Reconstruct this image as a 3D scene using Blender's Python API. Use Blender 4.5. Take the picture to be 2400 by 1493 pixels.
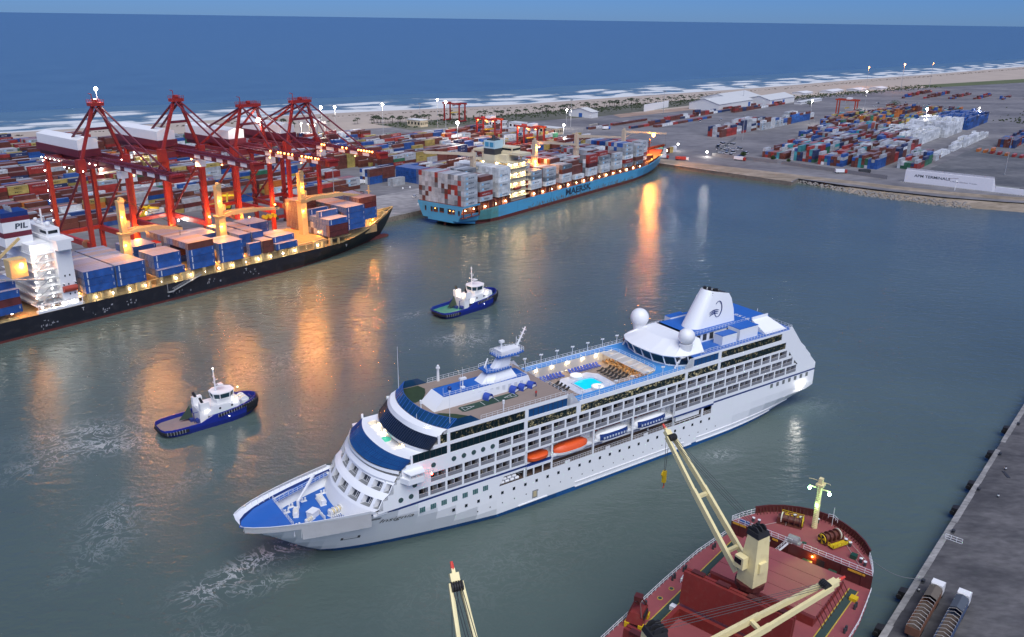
import bpy, math, random
from mathutils import Vector, Matrix
sc = bpy.context.scene
for o in list(bpy.data.objects): bpy.data.objects.remove(o)
R = math.radians
# ---------------- camera, sky, sun, exposure ----------------
cd = bpy.data.cameras.new('Camera'); cam = bpy.data.objects.new('Camera', cd)
sc.collection.objects.link(cam); sc.camera = cam
cd.sensor_width = 36; cd.lens = 36*1980/2400; cd.clip_start = 1; cd.clip_end = 900000
cam.matrix_world = (Matrix.Translation((0, 0, 116)) @ Matrix.Rotation(R(90-19.507), 4, 'X') @ Matrix.Rotation(R(0.81), 4, 'Z'))
SUN_EL, SUN_AZ = 55, 163            # broad soft light from behind the camera
wd = bpy.data.worlds.new('World'); sc.world = wd; wd.use_nodes = True
wn = wd.node_tree.nodes; wl = wd.node_tree.links
bg = wn['Background']; sky = wn.new('ShaderNodeTexSky'); sky.sky_type = 'NISHITA'; sky.sun_disc = False
sky.sun_elevation = R(SUN_EL); sky.sun_rotation = R(SUN_AZ); sky.air_density = 1.0; sky.dust_density = 0.1; sky.ozone_density = 8.0
tint = wn.new('ShaderNodeMix'); tint.data_type = 'RGBA'; tint.blend_type = 'MULTIPLY'; tint.inputs[0].default_value = 1
tint.inputs[7].default_value = (0.21, 0.39, 0.84, 1)
wl.new(sky.outputs[0], tint.inputs[6]); wl.new(tint.outputs[2], bg.inputs[0]); bg.inputs[1].default_value = 0.09
sl = bpy.data.lights.new('Sun', 'SUN'); sun = bpy.data.objects.new('Sun', sl); sc.collection.objects.link(sun)
sl.energy = 3.2; sl.angle = R(60); sl.color = (0.93, 0.93, 0.90)
az = R(SUN_AZ); el = R(SUN_EL)
sun.rotation_euler = Vector((-math.sin(az)*math.cos(el), -math.cos(az)*math.cos(el), -math.sin(el))).to_track_quat('-Z', 'Y').to_euler()
vs = sc.view_settings; vs.view_transform = 'Standard'; vs.look = 'None'; vs.exposure = 0.25; vs.gamma = 1.0; vs.use_curve_mapping = False
sc.cycles.use_denoising = True; sc.cycles.max_bounces = 4; sc.cycles.diffuse_bounces = 2; sc.cycles.glossy_bounces = 2
sc.cycles.transparent_max_bounces = 6; sc.cycles.sample_clamp_indirect = 4; sc.cycles.use_light_tree = True
random.seed(7)
COL = sc.collection
# ---------------- helpers ----------------
def link(o, parent=None):
    COL.objects.link(o)
    if parent: o.parent = parent
    return o
def tag(o, label=None, cat=None, group=None, kind=None):
    if label: o['label'] = label
    if cat: o['category'] = cat
    if group: o['group'] = group
    if kind: o['kind'] = kind
    return o
def empty(name, loc=(0, 0, 0), rz=0):
    o = bpy.data.objects.new(name, None); COL.objects.link(o); o.location = loc; o.rotation_euler = (0, 0, rz); o.empty_display_size = 1
    return o
def inst(name, mesh, parent=None, loc=(0, 0, 0), rz=0, scale=None, col=None):
    o = bpy.data.objects.new(name, mesh); link(o, parent); o.location = loc
    if rz: o.rotation_euler = (0, 0, rz)
    if scale: o.scale = scale
    if col: o.color = (*col, 1)
    return o
def copy_tree(o, parent=None):
    c = o.copy(); COL.objects.link(c)
    if parent: c.parent = parent
    for ch in list(o.children): copy_tree(ch, c)
    return c
_u = ['','first','second','third','fourth','fifth','sixth','seventh','eighth','ninth','tenth','eleventh','twelfth','thirteenth','fourteenth','fifteenth','sixteenth','seventeenth','eighteenth','nineteenth']
def ordw(n): return _u[n] if n < 20 else (['','','twent','thirt','fort','fift'][n//10]+('ieth' if n % 10 == 0 else 'y-'+_u[n % 10]))
_ci = None
def sx(o):   # bearing of a thing seen from the camera, left to right
    v = cam.matrix_world.inverted() @ o.matrix_world.translation if o.parent is None else Vector((0,0,-1)); return v.x/-v.z
def number_left(objs, fmt):
    for o in objs: o['_k'] = (cam.matrix_world.inverted() @ Vector(o.location)).x/-(cam.matrix_world.inverted() @ Vector(o.location)).z
    for i, o in enumerate(sorted(objs, key=lambda q: q['_k'])): o['label'] = fmt % ordw(i+1)
    for o in objs: del o['_k']
class MB:
    def __init__(s): s.v = []; s.f = []; s.m = []; s.c = None
    def add(s, vs, fs, mi=0):
        n = len(s.v); s.v += [tuple(p) for p in vs]; s.f += [tuple(i+n for i in f) for f in fs]; s.m += [mi]*len(fs); return s
    def box(s, x0, x1, y0, y1, z0, z1, mi=0):
        return s.add([(x0,y0,z0),(x1,y0,z0),(x1,y1,z0),(x0,y1,z0),(x0,y0,z1),(x1,y0,z1),(x1,y1,z1),(x0,y1,z1)],
                     [(0,3,2,1),(4,5,6,7),(0,1,5,4),(1,2,6,5),(2,3,7,6),(3,0,4,7)], mi)
    def beam(s, a, b, w, h=None, mi=0):
        a = Vector(a); b = Vector(b); h = h or w; d = (b-a)
        if d.length < 1e-6: return s
        d.normalize(); up = Vector((0,0,1)) if abs(d.z) < .95 else Vector((0,1,0))
        r = d.cross(up).normalized()*(w/2); u = r.normalized().cross(d).normalized()*(h/2)
        return s.add([a-r-u, a+r-u, a+r+u, a-r+u, b-r-u, b+r-u, b+r+u, b-r+u],
                     [(0,1,2,3),(7,6,5,4),(1,0,4,5),(2,1,5,6),(3,2,6,7),(0,3,7,4)], mi)
    def tube(s, a, b, r, n=6, r2=None, mi=0):
        a = Vector(a); b = Vector(b); d = b-a
        if d.length < 1e-6: return s
        d.normalize(); up = Vector((0,0,1)) if abs(d.z) < .95 else Vector((1,0,0))
        x = d.cross(up).normalized(); y = x.cross(d); r2 = r if r2 is None else r2
        vs = [a+(x*math.cos(2*math.pi*i/n)+y*math.sin(2*math.pi*i/n))*r for i in range(n)]
        vs += [b+(x*math.cos(2*math.pi*i/n)+y*math.sin(2*math.pi*i/n))*r2 for i in range(n)]
        fs = [((i+1)%n, i, n+i, n+(i+1)%n) for i in range(n)] + [tuple(range(n)), tuple(range(2*n-1, n-1, -1))]
        return s.add(vs, fs, mi)
    def poly(s, pts, z0, z1, mi=0, mt=None):
        n = len(pts); vs = [(p[0], p[1], z0) for p in pts]+[(p[0], p[1], z1) for p in pts]
        s.add(vs, [(i, (i+1)%n, n+(i+1)%n, n+i) for i in range(n)]+[tuple(range(n-1, -1, -1))], mi)
        return s.add([(p[0], p[1], z1) for p in pts], [tuple(range(n))], mi if mt is None else mt)
    def loft(s, rings, mi=0, closed=True, cap=True):
        n = len(rings[0]); vs = [p for r in rings for p in r]; fs = []
        for k in range(len(rings)-1):
            for i in range(n if closed else n-1):
                j = (i+1) % n; fs.append((k*n+i, k*n+j, (k+1)*n+j, (k+1)*n+i))
        if cap and closed: fs += [tuple(range(n-1, -1, -1)), tuple((len(rings)-1)*n+i for i in range(n))]
        return s.add(vs, fs, mi)
    def sph(s, c, r, n=8, m=6, mi=0, sz=1):
        rings = []
        for k in range(1, m):
            t = math.pi*k/m; rings.append([(c[0]+r*math.sin(t)*math.cos(2*math.pi*i/n), c[1]+r*math.sin(t)*math.sin(2*math.pi*i/n), c[2]-sz*r*math.cos(t)) for i in range(n)])
        return s.loft(rings, mi)
    def rail(s, pts, h=1.05, step=2.0, w=0.06, mi=0, bars=2):
        for a, b in zip(pts[:-1], pts[1:]):
            a = Vector(a); b = Vector(b); L = (b-a).length; k = max(1, int(L/step))
            for i in range(k): p = a+(b-a)*i/k; s.beam(p, p+Vector((0,0,h)), w, mi=mi)
            for q in range(bars): z = Vector((0,0,h*(1-q*0.5))); s.beam(a+z, b+z, w*.8, mi=mi)
        p = Vector(pts[-1]); s.beam(p, p+Vector((0,0,h)), w, mi=mi); return s
    def mesh(s, name, mats, smooth=False):
        me = bpy.data.meshes.new(name); me.from_pydata(s.v, [], s.f)
        for m in (mats if isinstance(mats, (list, tuple)) else [mats]): me.materials.append(m)
        me.polygons.foreach_set('material_index', s.m)
        if smooth: me.polygons.foreach_set('use_smooth', [True]*len(s.f))
        me.update(); return me
    def ob(s, name, mats, parent=None, loc=(0,0,0), rz=0, smooth=False):
        return inst(name, s.mesh(name, mats, smooth), parent, loc, rz)
def auto_smooth(o, ang=40):
    me = o.data; me.polygons.foreach_set('use_smooth', [True]*len(me.polygons))
    try: me.set_sharp_from_angle(angle=R(ang))
    except Exception: pass
    return o
_tc = {}
def text_data(s, size=1.0, shear=0.0, ext=0.0, bold=0.0):
    k = (s, size, shear, ext, bold)
    if k in _tc: return _tc[k]
    cu = bpy.data.curves.new('lettering', 'FONT'); cu.body = s; cu.size = size; cu.shear = shear; cu.extrude = ext; cu.offset = bold; cu.resolution_u = 2
    o = bpy.data.objects.new('lettering', cu); COL.objects.link(o); bpy.context.view_layer.update()
    me = o.evaluated_get(bpy.context.evaluated_depsgraph_get()).to_mesh()
    r = ([v.co.copy() for v in me.vertices], [tuple(p.vertices) for p in me.polygons])
    o.to_mesh_clear(); bpy.data.objects.remove(o); bpy.data.curves.remove(cu); _tc[k] = r; return r
def text_on(mb, s, width, height, mat4, mi=0, shear=0, bold=0.0):
    """fit text into width x height, lay it in the XY plane, transform by mat4"""
    vs, fs = text_data(s, 1.0, shear, 0, bold)
    x0 = min(v.x for v in vs); x1 = max(v.x for v in vs); y0 = min(v.y for v in vs); y1 = max(v.y for v in vs)
    mb.add([mat4 @ Vector(((v.x-x0)/(x1-x0)*width, (v.y-y0)/(y1-y0)*height, 0)) for v in vs], fs, mi)
def SIDE(x, y, z):   # plane facing -y, text running along +x
    return Matrix.Translation((x, y, z)) @ Matrix.Rotation(R(90), 4, 'X')
# ---------------- materials ----------------
MATS = {}
def nodes_of(name):
    m = bpy.data.materials.new(name); m.use_nodes = True
    return m, m.node_tree.nodes, m.node_tree.links, m.node_tree.nodes['Principled BSDF']
def mat(name, col, rough=0.5, metal=0.0, var=0.12, scale=0.6, dirt=0.0, dirtcol=(0.08,0.06,0.05), bump=0.0, emit=None, es=1.0, stretch=None, coat=0.0, sampling=None):
    if name in MATS: return MATS[name]
    m, N, L, b = nodes_of(name)
    b.inputs['Roughness'].default_value = rough; b.inputs['Metallic'].default_value = metal
    if coat: b.inputs['Coat Weight'].default_value = coat
    tc = N.new('ShaderNodeTexCoord'); mp = N.new('ShaderNodeMapping'); L.new(tc.outputs['Object'], mp.inputs[0])
    if stretch: mp.inputs['Scale'].default_value = stretch
    n1 = N.new('ShaderNodeTexNoise'); n1.inputs['Scale'].default_value = scale; n1.inputs['Detail'].default_value = 6; L.new(mp.outputs[0], n1.inputs['Vector'])
    mx = N.new('ShaderNodeMix'); mx.data_type = 'RGBA'
    mx.inputs[6].default_value = (*[max(0, c*(1-var)) for c in col], 1); mx.inputs[7].default_value = (*[min(1, c*(1+var)) for c in col], 1)
    L.new(n1.outputs[0], mx.inputs[0]); out = mx.outputs[2]
    if dirt:
        n2 = N.new('ShaderNodeTexNoise'); n2.inputs['Scale'].default_value = scale*2.3; n2.inputs['Detail'].default_value = 8; L.new(mp.outputs[0], n2.inputs['Vector'])
        rp = N.new('ShaderNodeValToRGB'); rp.color_ramp.elements[0].position = 0.52; rp.color_ramp.elements[1].position = 0.72
        rp.color_ramp.elements[1].color = (dirt, dirt, dirt, 1); L.new(n2.outputs[0], rp.inputs[0])
        m2 = N.new('ShaderNodeMix'); m2.data_type = 'RGBA'; L.new(rp.outputs[0], m2.inputs[0]); L.new(out, m2.inputs[6]); m2.inputs[7].default_value = (*dirtcol, 1); out = m2.outputs[2]
    L.new(out, b.inputs['Base Color'])
    if bump:
        bp = N.new('ShaderNodeBump'); bp.inputs['Strength'].default_value = bump; bp.inputs['Distance'].default_value = 0.1
        n3 = N.new('ShaderNodeTexNoise'); n3.inputs['Scale'].default_value = scale*6; n3.inputs['Detail'].default_value = 4; L.new(mp.outputs[0], n3.inputs['Vector']); L.new(n3.outputs[0], bp.inputs['Height']); L.new(bp.outputs[0], b.inputs['Normal'])
    if emit: b.inputs['Emission Color'].default_value = (*emit, 1); b.inputs['Emission Strength'].default_value = es
    if sampling: m.cycles.emission_sampling = sampling
    MATS[name] = m; return m
WHITE = mat('white_paint', (0.80,0.80,0.80), 0.35, var=.03, scale=.2, dirt=.12, dirtcol=(.5,.47,.42))
WHITE2 = mat('white_plain', (0.78,0.78,0.78), 0.4, var=.04)
CREAM = mat('cream_paint', (0.62,0.52,0.30), 0.45, var=.07, dirt=.3, dirtcol=(.3,.2,.1))
BLACK = mat('black_rubber', (0.015,0.015,0.017), 0.7)
DARK = mat('dark_steel', (0.04,0.042,0.045), 0.5)
GREY = mat('grey_steel', (0.22,0.23,0.24), 0.5)
DKGLASS = mat('dark_glass', (0.010,0.016,0.022), 0.06, var=.3)
STEEL = mat('galvanised', (0.42,0.43,0.44), 0.4, metal=.4)
def bulb_mat(name, col, s):
    return mat(name, (0.8,0.8,0.8), emit=col, es=s, sampling='NONE')
B_WHITE = bulb_mat('bulb_white', (1,.95,.85), 30); B_ORANGE = bulb_mat('bulb_sodium', (1,.34,.05), 14)
B_GREEN = bulb_mat('bulb_green', (.35,1,.45), 45); B_WARM = bulb_mat('bulb_warm', (1,.72,.35), 35); B_RED = bulb_mat('bulb_red', (1,.06,.03), 20)
BULB = {'w': B_WHITE, 'o': B_ORANGE, 'g': B_GREEN, 'y': B_WARM, 'r': B_RED}
LCOL = {'w': (1,.93,.82), 'o': (1,.34,.05), 'g': (.55,1,.45), 'y': (1,.72,.38), 'r': (1,.1,.05)}
_sph = {}
LM = 2.6
def bulb(kind, r, parent, loc, power=0, name='lamp', spot=None, rad=None):
    """a lit lamp: glowing globe, with its light source inside"""
    k = (kind,)
    if k not in _sph: _sph[k] = MB().sph((0,0,0), 1, 8, 6).mesh('lamp', BULB[kind], True)
    o = inst(name, _sph[k], parent, loc, scale=(r, r, r))
    if power:
        ld = bpy.data.lights.new('lamp_light', 'SPOT' if spot else 'POINT'); ld.energy = power*LM; ld.color = LCOL[kind]; ld.shadow_soft_size = rad or max(.3, r)
        if spot: ld.spot_size = R(spot[0]); ld.spot_blend = .6
        lo = bpy.data.objects.new('lamp_light', ld); link(lo, parent); lo.location = (loc[0], loc[1], loc[2]-r*1.15)
        if spot and len(spot) > 1: lo.rotation_euler = Vector(spot[1]).to_track_quat('-Z', 'Y').to_euler()
    return o
# ---------------- frames ----------------
QO = Vector((-64, 511)); QA = R(52); QU = Vector((math.cos(QA), math.sin(QA))); QV = Vector((-math.sin(QA), math.cos(QA)))
def QP(u, v, z=3.0): p = QO+QU*u+QV*v; return (p.x, p.y, z)
BO = Vector((59.9, 149.1)); BA = R(50.4); BU = Vector((math.cos(BA), math.sin(BA))); BV = Vector((-math.sin(BA), math.cos(BA)))
def BP(u, v, z=0.0): p = BO+BU*u+BV*v; return (p.x, p.y, z)
GZ = 3.0
# ---------------- water ----------------
def water_mat(name, base, rough, big, small, bstr, foam=False, sea=False):
    m, N, L, b = nodes_of(name)
    b.inputs['Roughness'].default_value = rough; b.inputs['IOR'].default_value = 1.42
    geo = N.new('ShaderNodeNewGeometry')
    n0 = N.new('ShaderNodeTexNoise'); n0.inputs['Scale'].default_value = 0.012; n0.inputs['Detail'].default_value = 4; L.new(geo.outputs['Position'], n0.inputs['Vector'])
    mx = N.new('ShaderNodeMix'); mx.data_type = 'RGBA'; mx.inputs[6].default_value = (*[c*.75 for c in base], 1); mx.inputs[7].default_value = (*[c*1.3 for c in base], 1)
    L.new(n0.outputs[0], mx.inputs[0]); col = mx.outputs[2]
    mp = N.new('ShaderNodeMapping'); mp.inputs['Rotation'].default_value = (0, 0, R(-52)); mp.inputs['Scale'].default_value = (1, 1.9, 1) if not sea else (1, 2.2, 1)
    if sea: mp.inputs['Rotation'].default_value = (0, 0, R(-42))
    L.new(geo.outputs['Position'], mp.inputs[0])
    h = None
    for sc_, w in ((big, 1.0), (small, .42), (small*3.1, .16)):
        n = N.new('ShaderNodeTexNoise'); n.inputs['Scale'].default_value = sc_; n.inputs['Detail'].default_value = 2; n.inputs['Distortion'].default_value = .3; L.new(mp.outputs[0], n.inputs['Vector'])
        k = N.new('ShaderNodeMath'); k.operation = 'MULTIPLY'; k.inputs[1].default_value = w; L.new(n.outputs[0], k.inputs[0])
        if h is None: h = k.outputs[0]
        else:
            a = N.new('ShaderNodeMath'); a.operation = 'ADD'; L.new(h, a.inputs[0]); L.new(k.outputs[0], a.inputs[1]); h = a.outputs[0]
    bp = N.new('ShaderNodeBump'); bp.inputs['Strength'].default_value = bstr; bp.inputs['Distance'].default_value = 1.0
    L.new(h, bp.inputs['Height']); L.new(bp.outputs[0], b.inputs['Normal'])
    if foam:
        at = N.new('ShaderNodeAttribute'); at.attribute_name = 'foam'
        fn = N.new('ShaderNodeTexNoise'); fn.inputs['Scale'].default_value = .16 if not sea else .045; fn.inputs['Detail'].default_value = 5; fn.inputs['Roughness'].default_value = .62; fn.inputs['Distortion'].default_value = 2.6 if not sea else .8
        L.new(geo.outputs['Position'], fn.inputs['Vector'])
        rg = N.new('ShaderNodeMath'); rg.operation = 'SUBTRACT'; rg.inputs[1].default_value = .5; L.new(fn.outputs[0], rg.inputs[0])   # ridges: |n-.5|
        ab = N.new('ShaderNodeMath'); ab.operation = 'ABSOLUTE'; L.new(rg.outputs[0], ab.inputs[0])
        rr = N.new('ShaderNodeMapRange'); rr.inputs['From Min'].default_value = .0; rr.inputs['From Max'].default_value = .045 if not sea else .2; rr.inputs['To Min'].default_value = 1; rr.inputs['To Max'].default_value = 0; L.new(ab.outputs[0], rr.inputs['Value'])
        mm = N.new('ShaderNodeMath'); mm.operation = 'MULTIPLY'; mm.use_clamp = True; L.new(at.outputs['Fac'], mm.inputs[0]); L.new(rr.outputs[0], mm.inputs[1])
        if sea:
            k1 = N.new('ShaderNodeMath'); k1.operation = 'MULTIPLY_ADD'; k1.inputs[1].default_value = 1.5; k1.inputs[2].default_value = -1.25; L.new(fn.outputs[0], k1.inputs[0])
            k2 = N.new('ShaderNodeMath'); k2.operation = 'ADD'; L.new(at.outputs['Fac'], k2.inputs[0]); L.new(k1.outputs[0], k2.inputs[1])
            mm = N.new('ShaderNodeMath'); mm.operation = 'MULTIPLY'; mm.use_clamp = True; mm.inputs[1].default_value = 1.8; L.new(k2.outputs[0], mm.inputs[0])
        m2 = N.new('ShaderNodeMix'); m2.data_type = 'RGBA'; L.new(mm.outputs[0], m2.inputs[0]); L.new(col, m2.inputs[6]); m2.inputs[7].default_value = (.62,.64,.64,1); col = m2.outputs[2]
        r2 = N.new('ShaderNodeMapRange'); r2.inputs['To Min'].default_value = rough; r2.inputs['To Max'].default_value = .7; L.new(mm.outputs[0], r2.inputs['Value']); L.new(r2.outputs[0], b.inputs['Roughness'])
    L.new(col, b.inputs['Base Color'])
    return m
WATER = water_mat('harbour_water', (.080,.112,.100), .15, .16, .6, .34, foam=True)
SEA = water_mat('sea_water', (.075,.130,.150), .25, .03, .12, .55, sea=True)
def strip_coords(a, b, step): n = int((b-a)/step); return [a+(b-a)*i/n for i in range(n+1)]
wx = [-900, -600]+strip_coords(-330, 420, 3.75)+[700, 1500, 3000]; wy = [-400, -100]+strip_coords(90, 760, 3.75)
FOAM = []  # x, y, radius along, across, azimuth, amount
def foam_val(x, y):
    s = 0
    for fx, fy, ra, rb, az_, am in FOAM:
        dx, dy = x-fx, y-fy
        if abs(dx) > 3*ra or abs(dy) > 3*ra: continue
        c_, s_ = math.cos(az_), math.sin(az_); p = (dx*c_+dy*s_)/ra; q = (-dx*s_+dy*c_)/rb
        s += .62*am*math.exp(-p*p-q*q)
    return min(s, 1)
for f in [(-124,221,13,8,.4,.85),(-112,214,9,5,.3,.6),(-128,203,11,6,.9,.45),(-116,214,14,3,.2,.35),(-97,178,5,10,0,.55),(-92,166,12,4,1.2,.35),(-84,196,8,5,1.2,.28),
          (-58,160,8,2.6,.8,1),(-53,166,9,2.0,.75,.9),(-62,152,5,2.5,.5,.8),(-52,153,7,1.6,.65,.8),(-40,172,16,1.8,.72,.5),(-66,148,4,5,.4,.5),
          (-22,304,10,5,.5,.75),(-14,300,7,4,.8,.55),(-42,330,9,3,.6,.55),(60,214,5,2.6,.6,.75),(2,162,30,10,.6,.10),(-60,136,8,3,.3,.3),(-70,290,30,14,.7,.16),(-95,262,24,10,.6,.14),(98,248,9,5,.6,.2)]:
    FOAM.append(f)
nx, ny = len(wx), len(wy)
hw = MB(); hw.v = [(x, y, 0) for y in wy for x in wx]; hw.f = [(j*nx+i, j*nx+i+1, (j+1)*nx+i+1, (j+1)*nx+i) for j in range(ny-1) for i in range(nx-1)]; hw.m = [0]*len(hw.f)
o = hw.ob('harbour_water', WATER); tag(o, kind='structure')
at = o.data.attributes.new('foam', 'FLOAT', 'POINT'); at.data.foreach_set('value', [foam_val(x, y) for y in wy for x in wx])
# ---------------- coast ----------------
SHORE = [(-1700,-180),(-1100,360),(-523,869),(-271,1078),(-12,1240),(208,1437),(475,1665),(738,1930),(1024,2190),(1560,2708),(4000,5100),(12000,12900)]
def resample(pts, step):
    out = []
    for a, b in zip(pts[:-1], pts[1:]):
        a = Vector(a); b = Vector(b); n = max(1, int((b-a).length/step))
        out += [a+(b-a)*i/n for i in range(n)]
    return out+[Vector(pts[-1])]
sh = resample(SHORE[1:-1], 14)
for _ in range(30): sh = [sh[0]]+[(sh[i-1]+sh[i]*2+sh[i+1])/4 for i in range(1, len(sh)-1)]+[sh[-1]]
shn = []
for i in range(len(sh)):
    d = (sh[min(i+1, len(sh)-1)]-sh[max(i-1, 0)]).normalized(); shn.append(Vector((d.y, -d.x)))   # inland normal
FAR = 500000
sea = MB(); inner = [sh[0]+shn[0]*30]+[p+n*25 for p, n in zip(sh[::6], shn[::6])]+[sh[-1]+shn[-1]*30]
pts = [(p.x, p.y, -.15) for p in inner]
sea.add(pts+[(4000, 14000, -.15), (-14000, 14000, -.15), (-14000, -6000, -.15)], [tuple(range(len(pts)+3))])
sea.add([(-14000,-6000,-.15),(-14000,14000,-.15),(4000,14000,-.15),(9000,9000,-.15),(FAR,FAR,-.15),(-FAR,FAR,-.15),(-FAR,-FAR*.4,-.15)], [(0,6,5,1),(1,5,4,2),(2,4,3)])
sea.add([(4000,14000,-.15),(sh[-1].x+20,sh[-1].y-20,-.15),(9000,9000,-.15)], [(0,1,2)])
for i in range(len(sea.f)): pass
o = sea.ob('sea', SEA); tag(o, kind='structure')
import bmesh
def fix_normals(o, up=True):
    bm = bmesh.new(); bm.from_mesh(o.data); bm.normal_update()
    for f in bm.faces:
        if f.normal.z < 0: f.normal_flip()
    bm.to_mesh(o.data); bm.free()
fix_normals(o)
# surf: breakers rolling onto the beach, real ridges with foam
SURF = water_mat('surf_water', (.10,.17,.20), .3, .08, .3, .5, foam=True, sea=True)
sf = MB(); rows = [-22,-14,-7,0,6,12,18,24,30,38,46,54,62,70,78,86,94,104,114,124,136,150,168,190,220]; fv = []
rnd = random.Random(3); ph = [rnd.uniform(0, 6.28) for _ in range(12)]
k0, k1 = 40, len(sh)-1
for i in range(0, len(sh)):
    s = i*14.0
    for t in rows:
        t2 = t+5*math.sin(s/70+ph[0])+4*math.sin(s/31+ph[1])
        p = sh[i]-shn[i]*t2
        f = 0; hgt = 0
        for b0, wv, am, wl_ in ((10,9,1.1,160),(34,9,1.0,240),(66,11,1.05,330),(104,10,.9,420),(142,9,.5,520)):
            c0 = b0+7*math.sin(s/wl_*6.28+ph[int(b0) % 12])+4*math.sin(s/57+b0)
            act = .5+.5*math.sin(s/(wl_*.37)*6.28+ph[(int(b0)+5) % 12])
            act = max(.25 if b0 < 110 else 0, act)
            d = (t-c0)/wv; f += am*act*math.exp(-d*d)*(1.3 if d < 0 else 1); hgt += .9*math.exp(-((t-c0-4)/6)**2)*(b0 > 20)
            f += .55*am*act*math.exp(-((t-c0+10)/14)**2)
        f += .75*math.exp(-((t-2)/9)**2)
        z = .02+hgt if t > 2 else max(.05, .05-(t-2)*.028)
        sf.v.append((p.x, p.y, z if t < 200 else -.2)); fv.append(max(0, min(1.6, f*1.25+.12)) if t < 150 else 0)
n = len(rows)
sf.f = [(i*n+j, i*n+j+1, (i+1)*n+j+1, (i+1)*n+j) for i in range(len(sh)-1) for j in range(n-1)]; sf.m = [0]*len(sf.f)
o = sf.ob('surf', SURF, smooth=True); tag(o, kind='structure'); fix_normals(o)
at = o.data.attributes.new('foam', 'FLOAT', 'POINT'); at.data.foreach_set('value', fv)
# beach
SAND = mat('sand', (.42,.35,.29), .95, var=.16, scale=.02, dirt=.35, dirtcol=(.32,.28,.23), bump=.1)
SCRUB = mat('scrub_ground', (.11,.11,.085), .95, var=.3, scale=.03, dirt=.6, dirtcol=(.05,.065,.03), bump=.3)
bc = MB(); prof = [(-14,-.9),(0,-.05),(12,1.0),(24,2.0),(36,2.5),(60,2.9),(95,3.02),(130,3.04),(165,3.05),(190,3.05)]
for i in range(0, len(sh)):
    for t, z in prof:
        p = sh[i]+shn[i]*t; bc.v.append((p.x, p.y, z+(.12*math.sin(i*.7)+.1*math.sin(i*.23+1) if 12 < t < 95 else 0)))
n = len(prof); bc.f = [(i*n+j, i*n+j+1, (i+1)*n+j+1, (i+1)*n+j) for i in range(len(sh)-1) for j in range(n-1)]; bc.m = [0]*len(bc.f)
o = bc.ob('beach', SAND, smooth=True); tag(o, kind='structure'); fix_normals(o)
# terminal ground
def ground_mat(name, c1, c2, sc1=.02, sc2=.25, rough=.85, marks=None):
    m, N, L, b = nodes_of(name); b.inputs['Roughness'].default_value = rough
    geo = N.new('ShaderNodeNewGeometry'); mp = N.new('ShaderNodeMapping'); mp.inputs['Rotation'].default_value = (0,0,-QA); mp.inputs['Scale'].default_value = (.45,1,1); L.new(geo.outputs['Position'], mp.inputs[0])
    n1 = N.new('ShaderNodeTexNoise'); n1.inputs['Scale'].default_value = sc1; n1.inputs['Detail'].default_value = 8; n1.inputs['Roughness'].default_value = .65; L.new(mp.outputs[0], n1.inputs['Vector'])
    n2 = N.new('ShaderNodeTexNoise'); n2.inputs['Scale'].default_value = sc2; n2.inputs['Detail'].default_value = 6; L.new(mp.outputs[0], n2.inputs['Vector'])
    r1 = N.new('ShaderNodeValToRGB'); r1.color_ramp.elements[0].position = .38; r1.color_ramp.elements[1].position = .62; r1.color_ramp.elements[0].color = (*c1,1); r1.color_ramp.elements[1].color = (*c2,1); L.new(n1.outputs[0], r1.inputs[0])
    mx = N.new('ShaderNodeMix'); mx.data_type = 'RGBA'; mx.blend_type = 'OVERLAY'; mx.inputs[0].default_value = .55; L.new(r1.outputs[0], mx.inputs[6]); L.new(n2.outputs[0], mx.inputs[7])
    L.new(mx.outputs[2], b.inputs['Base Color']); return m
ASPH = ground_mat('yard_asphalt', (.12,.118,.13), (.20,.193,.20)); CONC = ground_mat('apron_concrete', (.25,.24,.245), (.36,.34,.335), .05, .4)
DASPH = ground_mat('dark_asphalt', (.075,.08,.088), (.15,.15,.155), .03, .3); EARTH = ground_mat('red_earth', (.30,.20,.15), (.36,.27,.21), .03, .2)
PIERC = ground_mat('pier_concrete', (.055,.054,.058), (.115,.11,.112), .12, .9); COPE = ground_mat('cope_concrete', (.20,.195,.19), (.32,.31,.30), .2, 1.2)
CORNER = (108.2, 731.4)
edge = [QP(-620, 0)[:2], CORNER, (157.2,685.6), (209.6,636.6), (219.2,651.8), (246,625), (270,606), (302,585), (337,571), (430,545), (620,520), (3000,900)]
inn = [p+n_*150 for p, n_ in zip(sh, shn)]
g = MB(); outline = edge+[(7000,5000)]+[(p.x, p.y) for p in inn[::-1][::5]]
g.add([(x, y, GZ) for x, y in outline], [tuple(range(len(outline)))])
o = g.ob('terminal_ground', ASPH); tag(o, kind='structure'); fix_normals(o)
WALLC = mat('quay_wall_concrete', (.20,.17,.14), .9, var=.3, scale=.3, dirt=.7, dirtcol=(.06,.045,.035))
qw = MB()
for a, b in zip(edge[:4], edge[1:4]+[edge[4]]): qw.add([(*a,-3),(*b,-3),(*b,GZ-.004),(*a,GZ-.004)], [(0,1,2,3)])
o = qw.ob('quay_wall', WALLC); tag(o, 'concrete quay wall below the container terminal', 'quay wall')
# cope strip along the quay edge and basin end
cp = MB()
for a, b in zip(edge[:3], edge[1:4]):
    a = Vector(a); b = Vector(b); d = (b-a).normalized(); nn = Vector((-d.y, d.x)); cp.add([(*a,GZ+.02),(*b,GZ+.02),(*(b+nn*3.2),GZ+.02),(*(a+nn*3.2),GZ+.02)], [(0,1,2,3)])
o = cp.ob('quay_edge_pavement', COPE); tag(o, kind='structure'); fix_normals(o)
def sheet(name, pts, m, z):
    b = MB(); b.add([(p[0], p[1], z) for p in pts], [tuple(range(len(pts)))]); o = b.ob(name, m); fix_normals(o); return tag(o, kind='structure')
sheet('apron_pavement', [QP(-500,3.3),QP(276,3.3),QP(276,42),QP(40,52),QP(-500,52)], CONC, GZ+.012)
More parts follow.
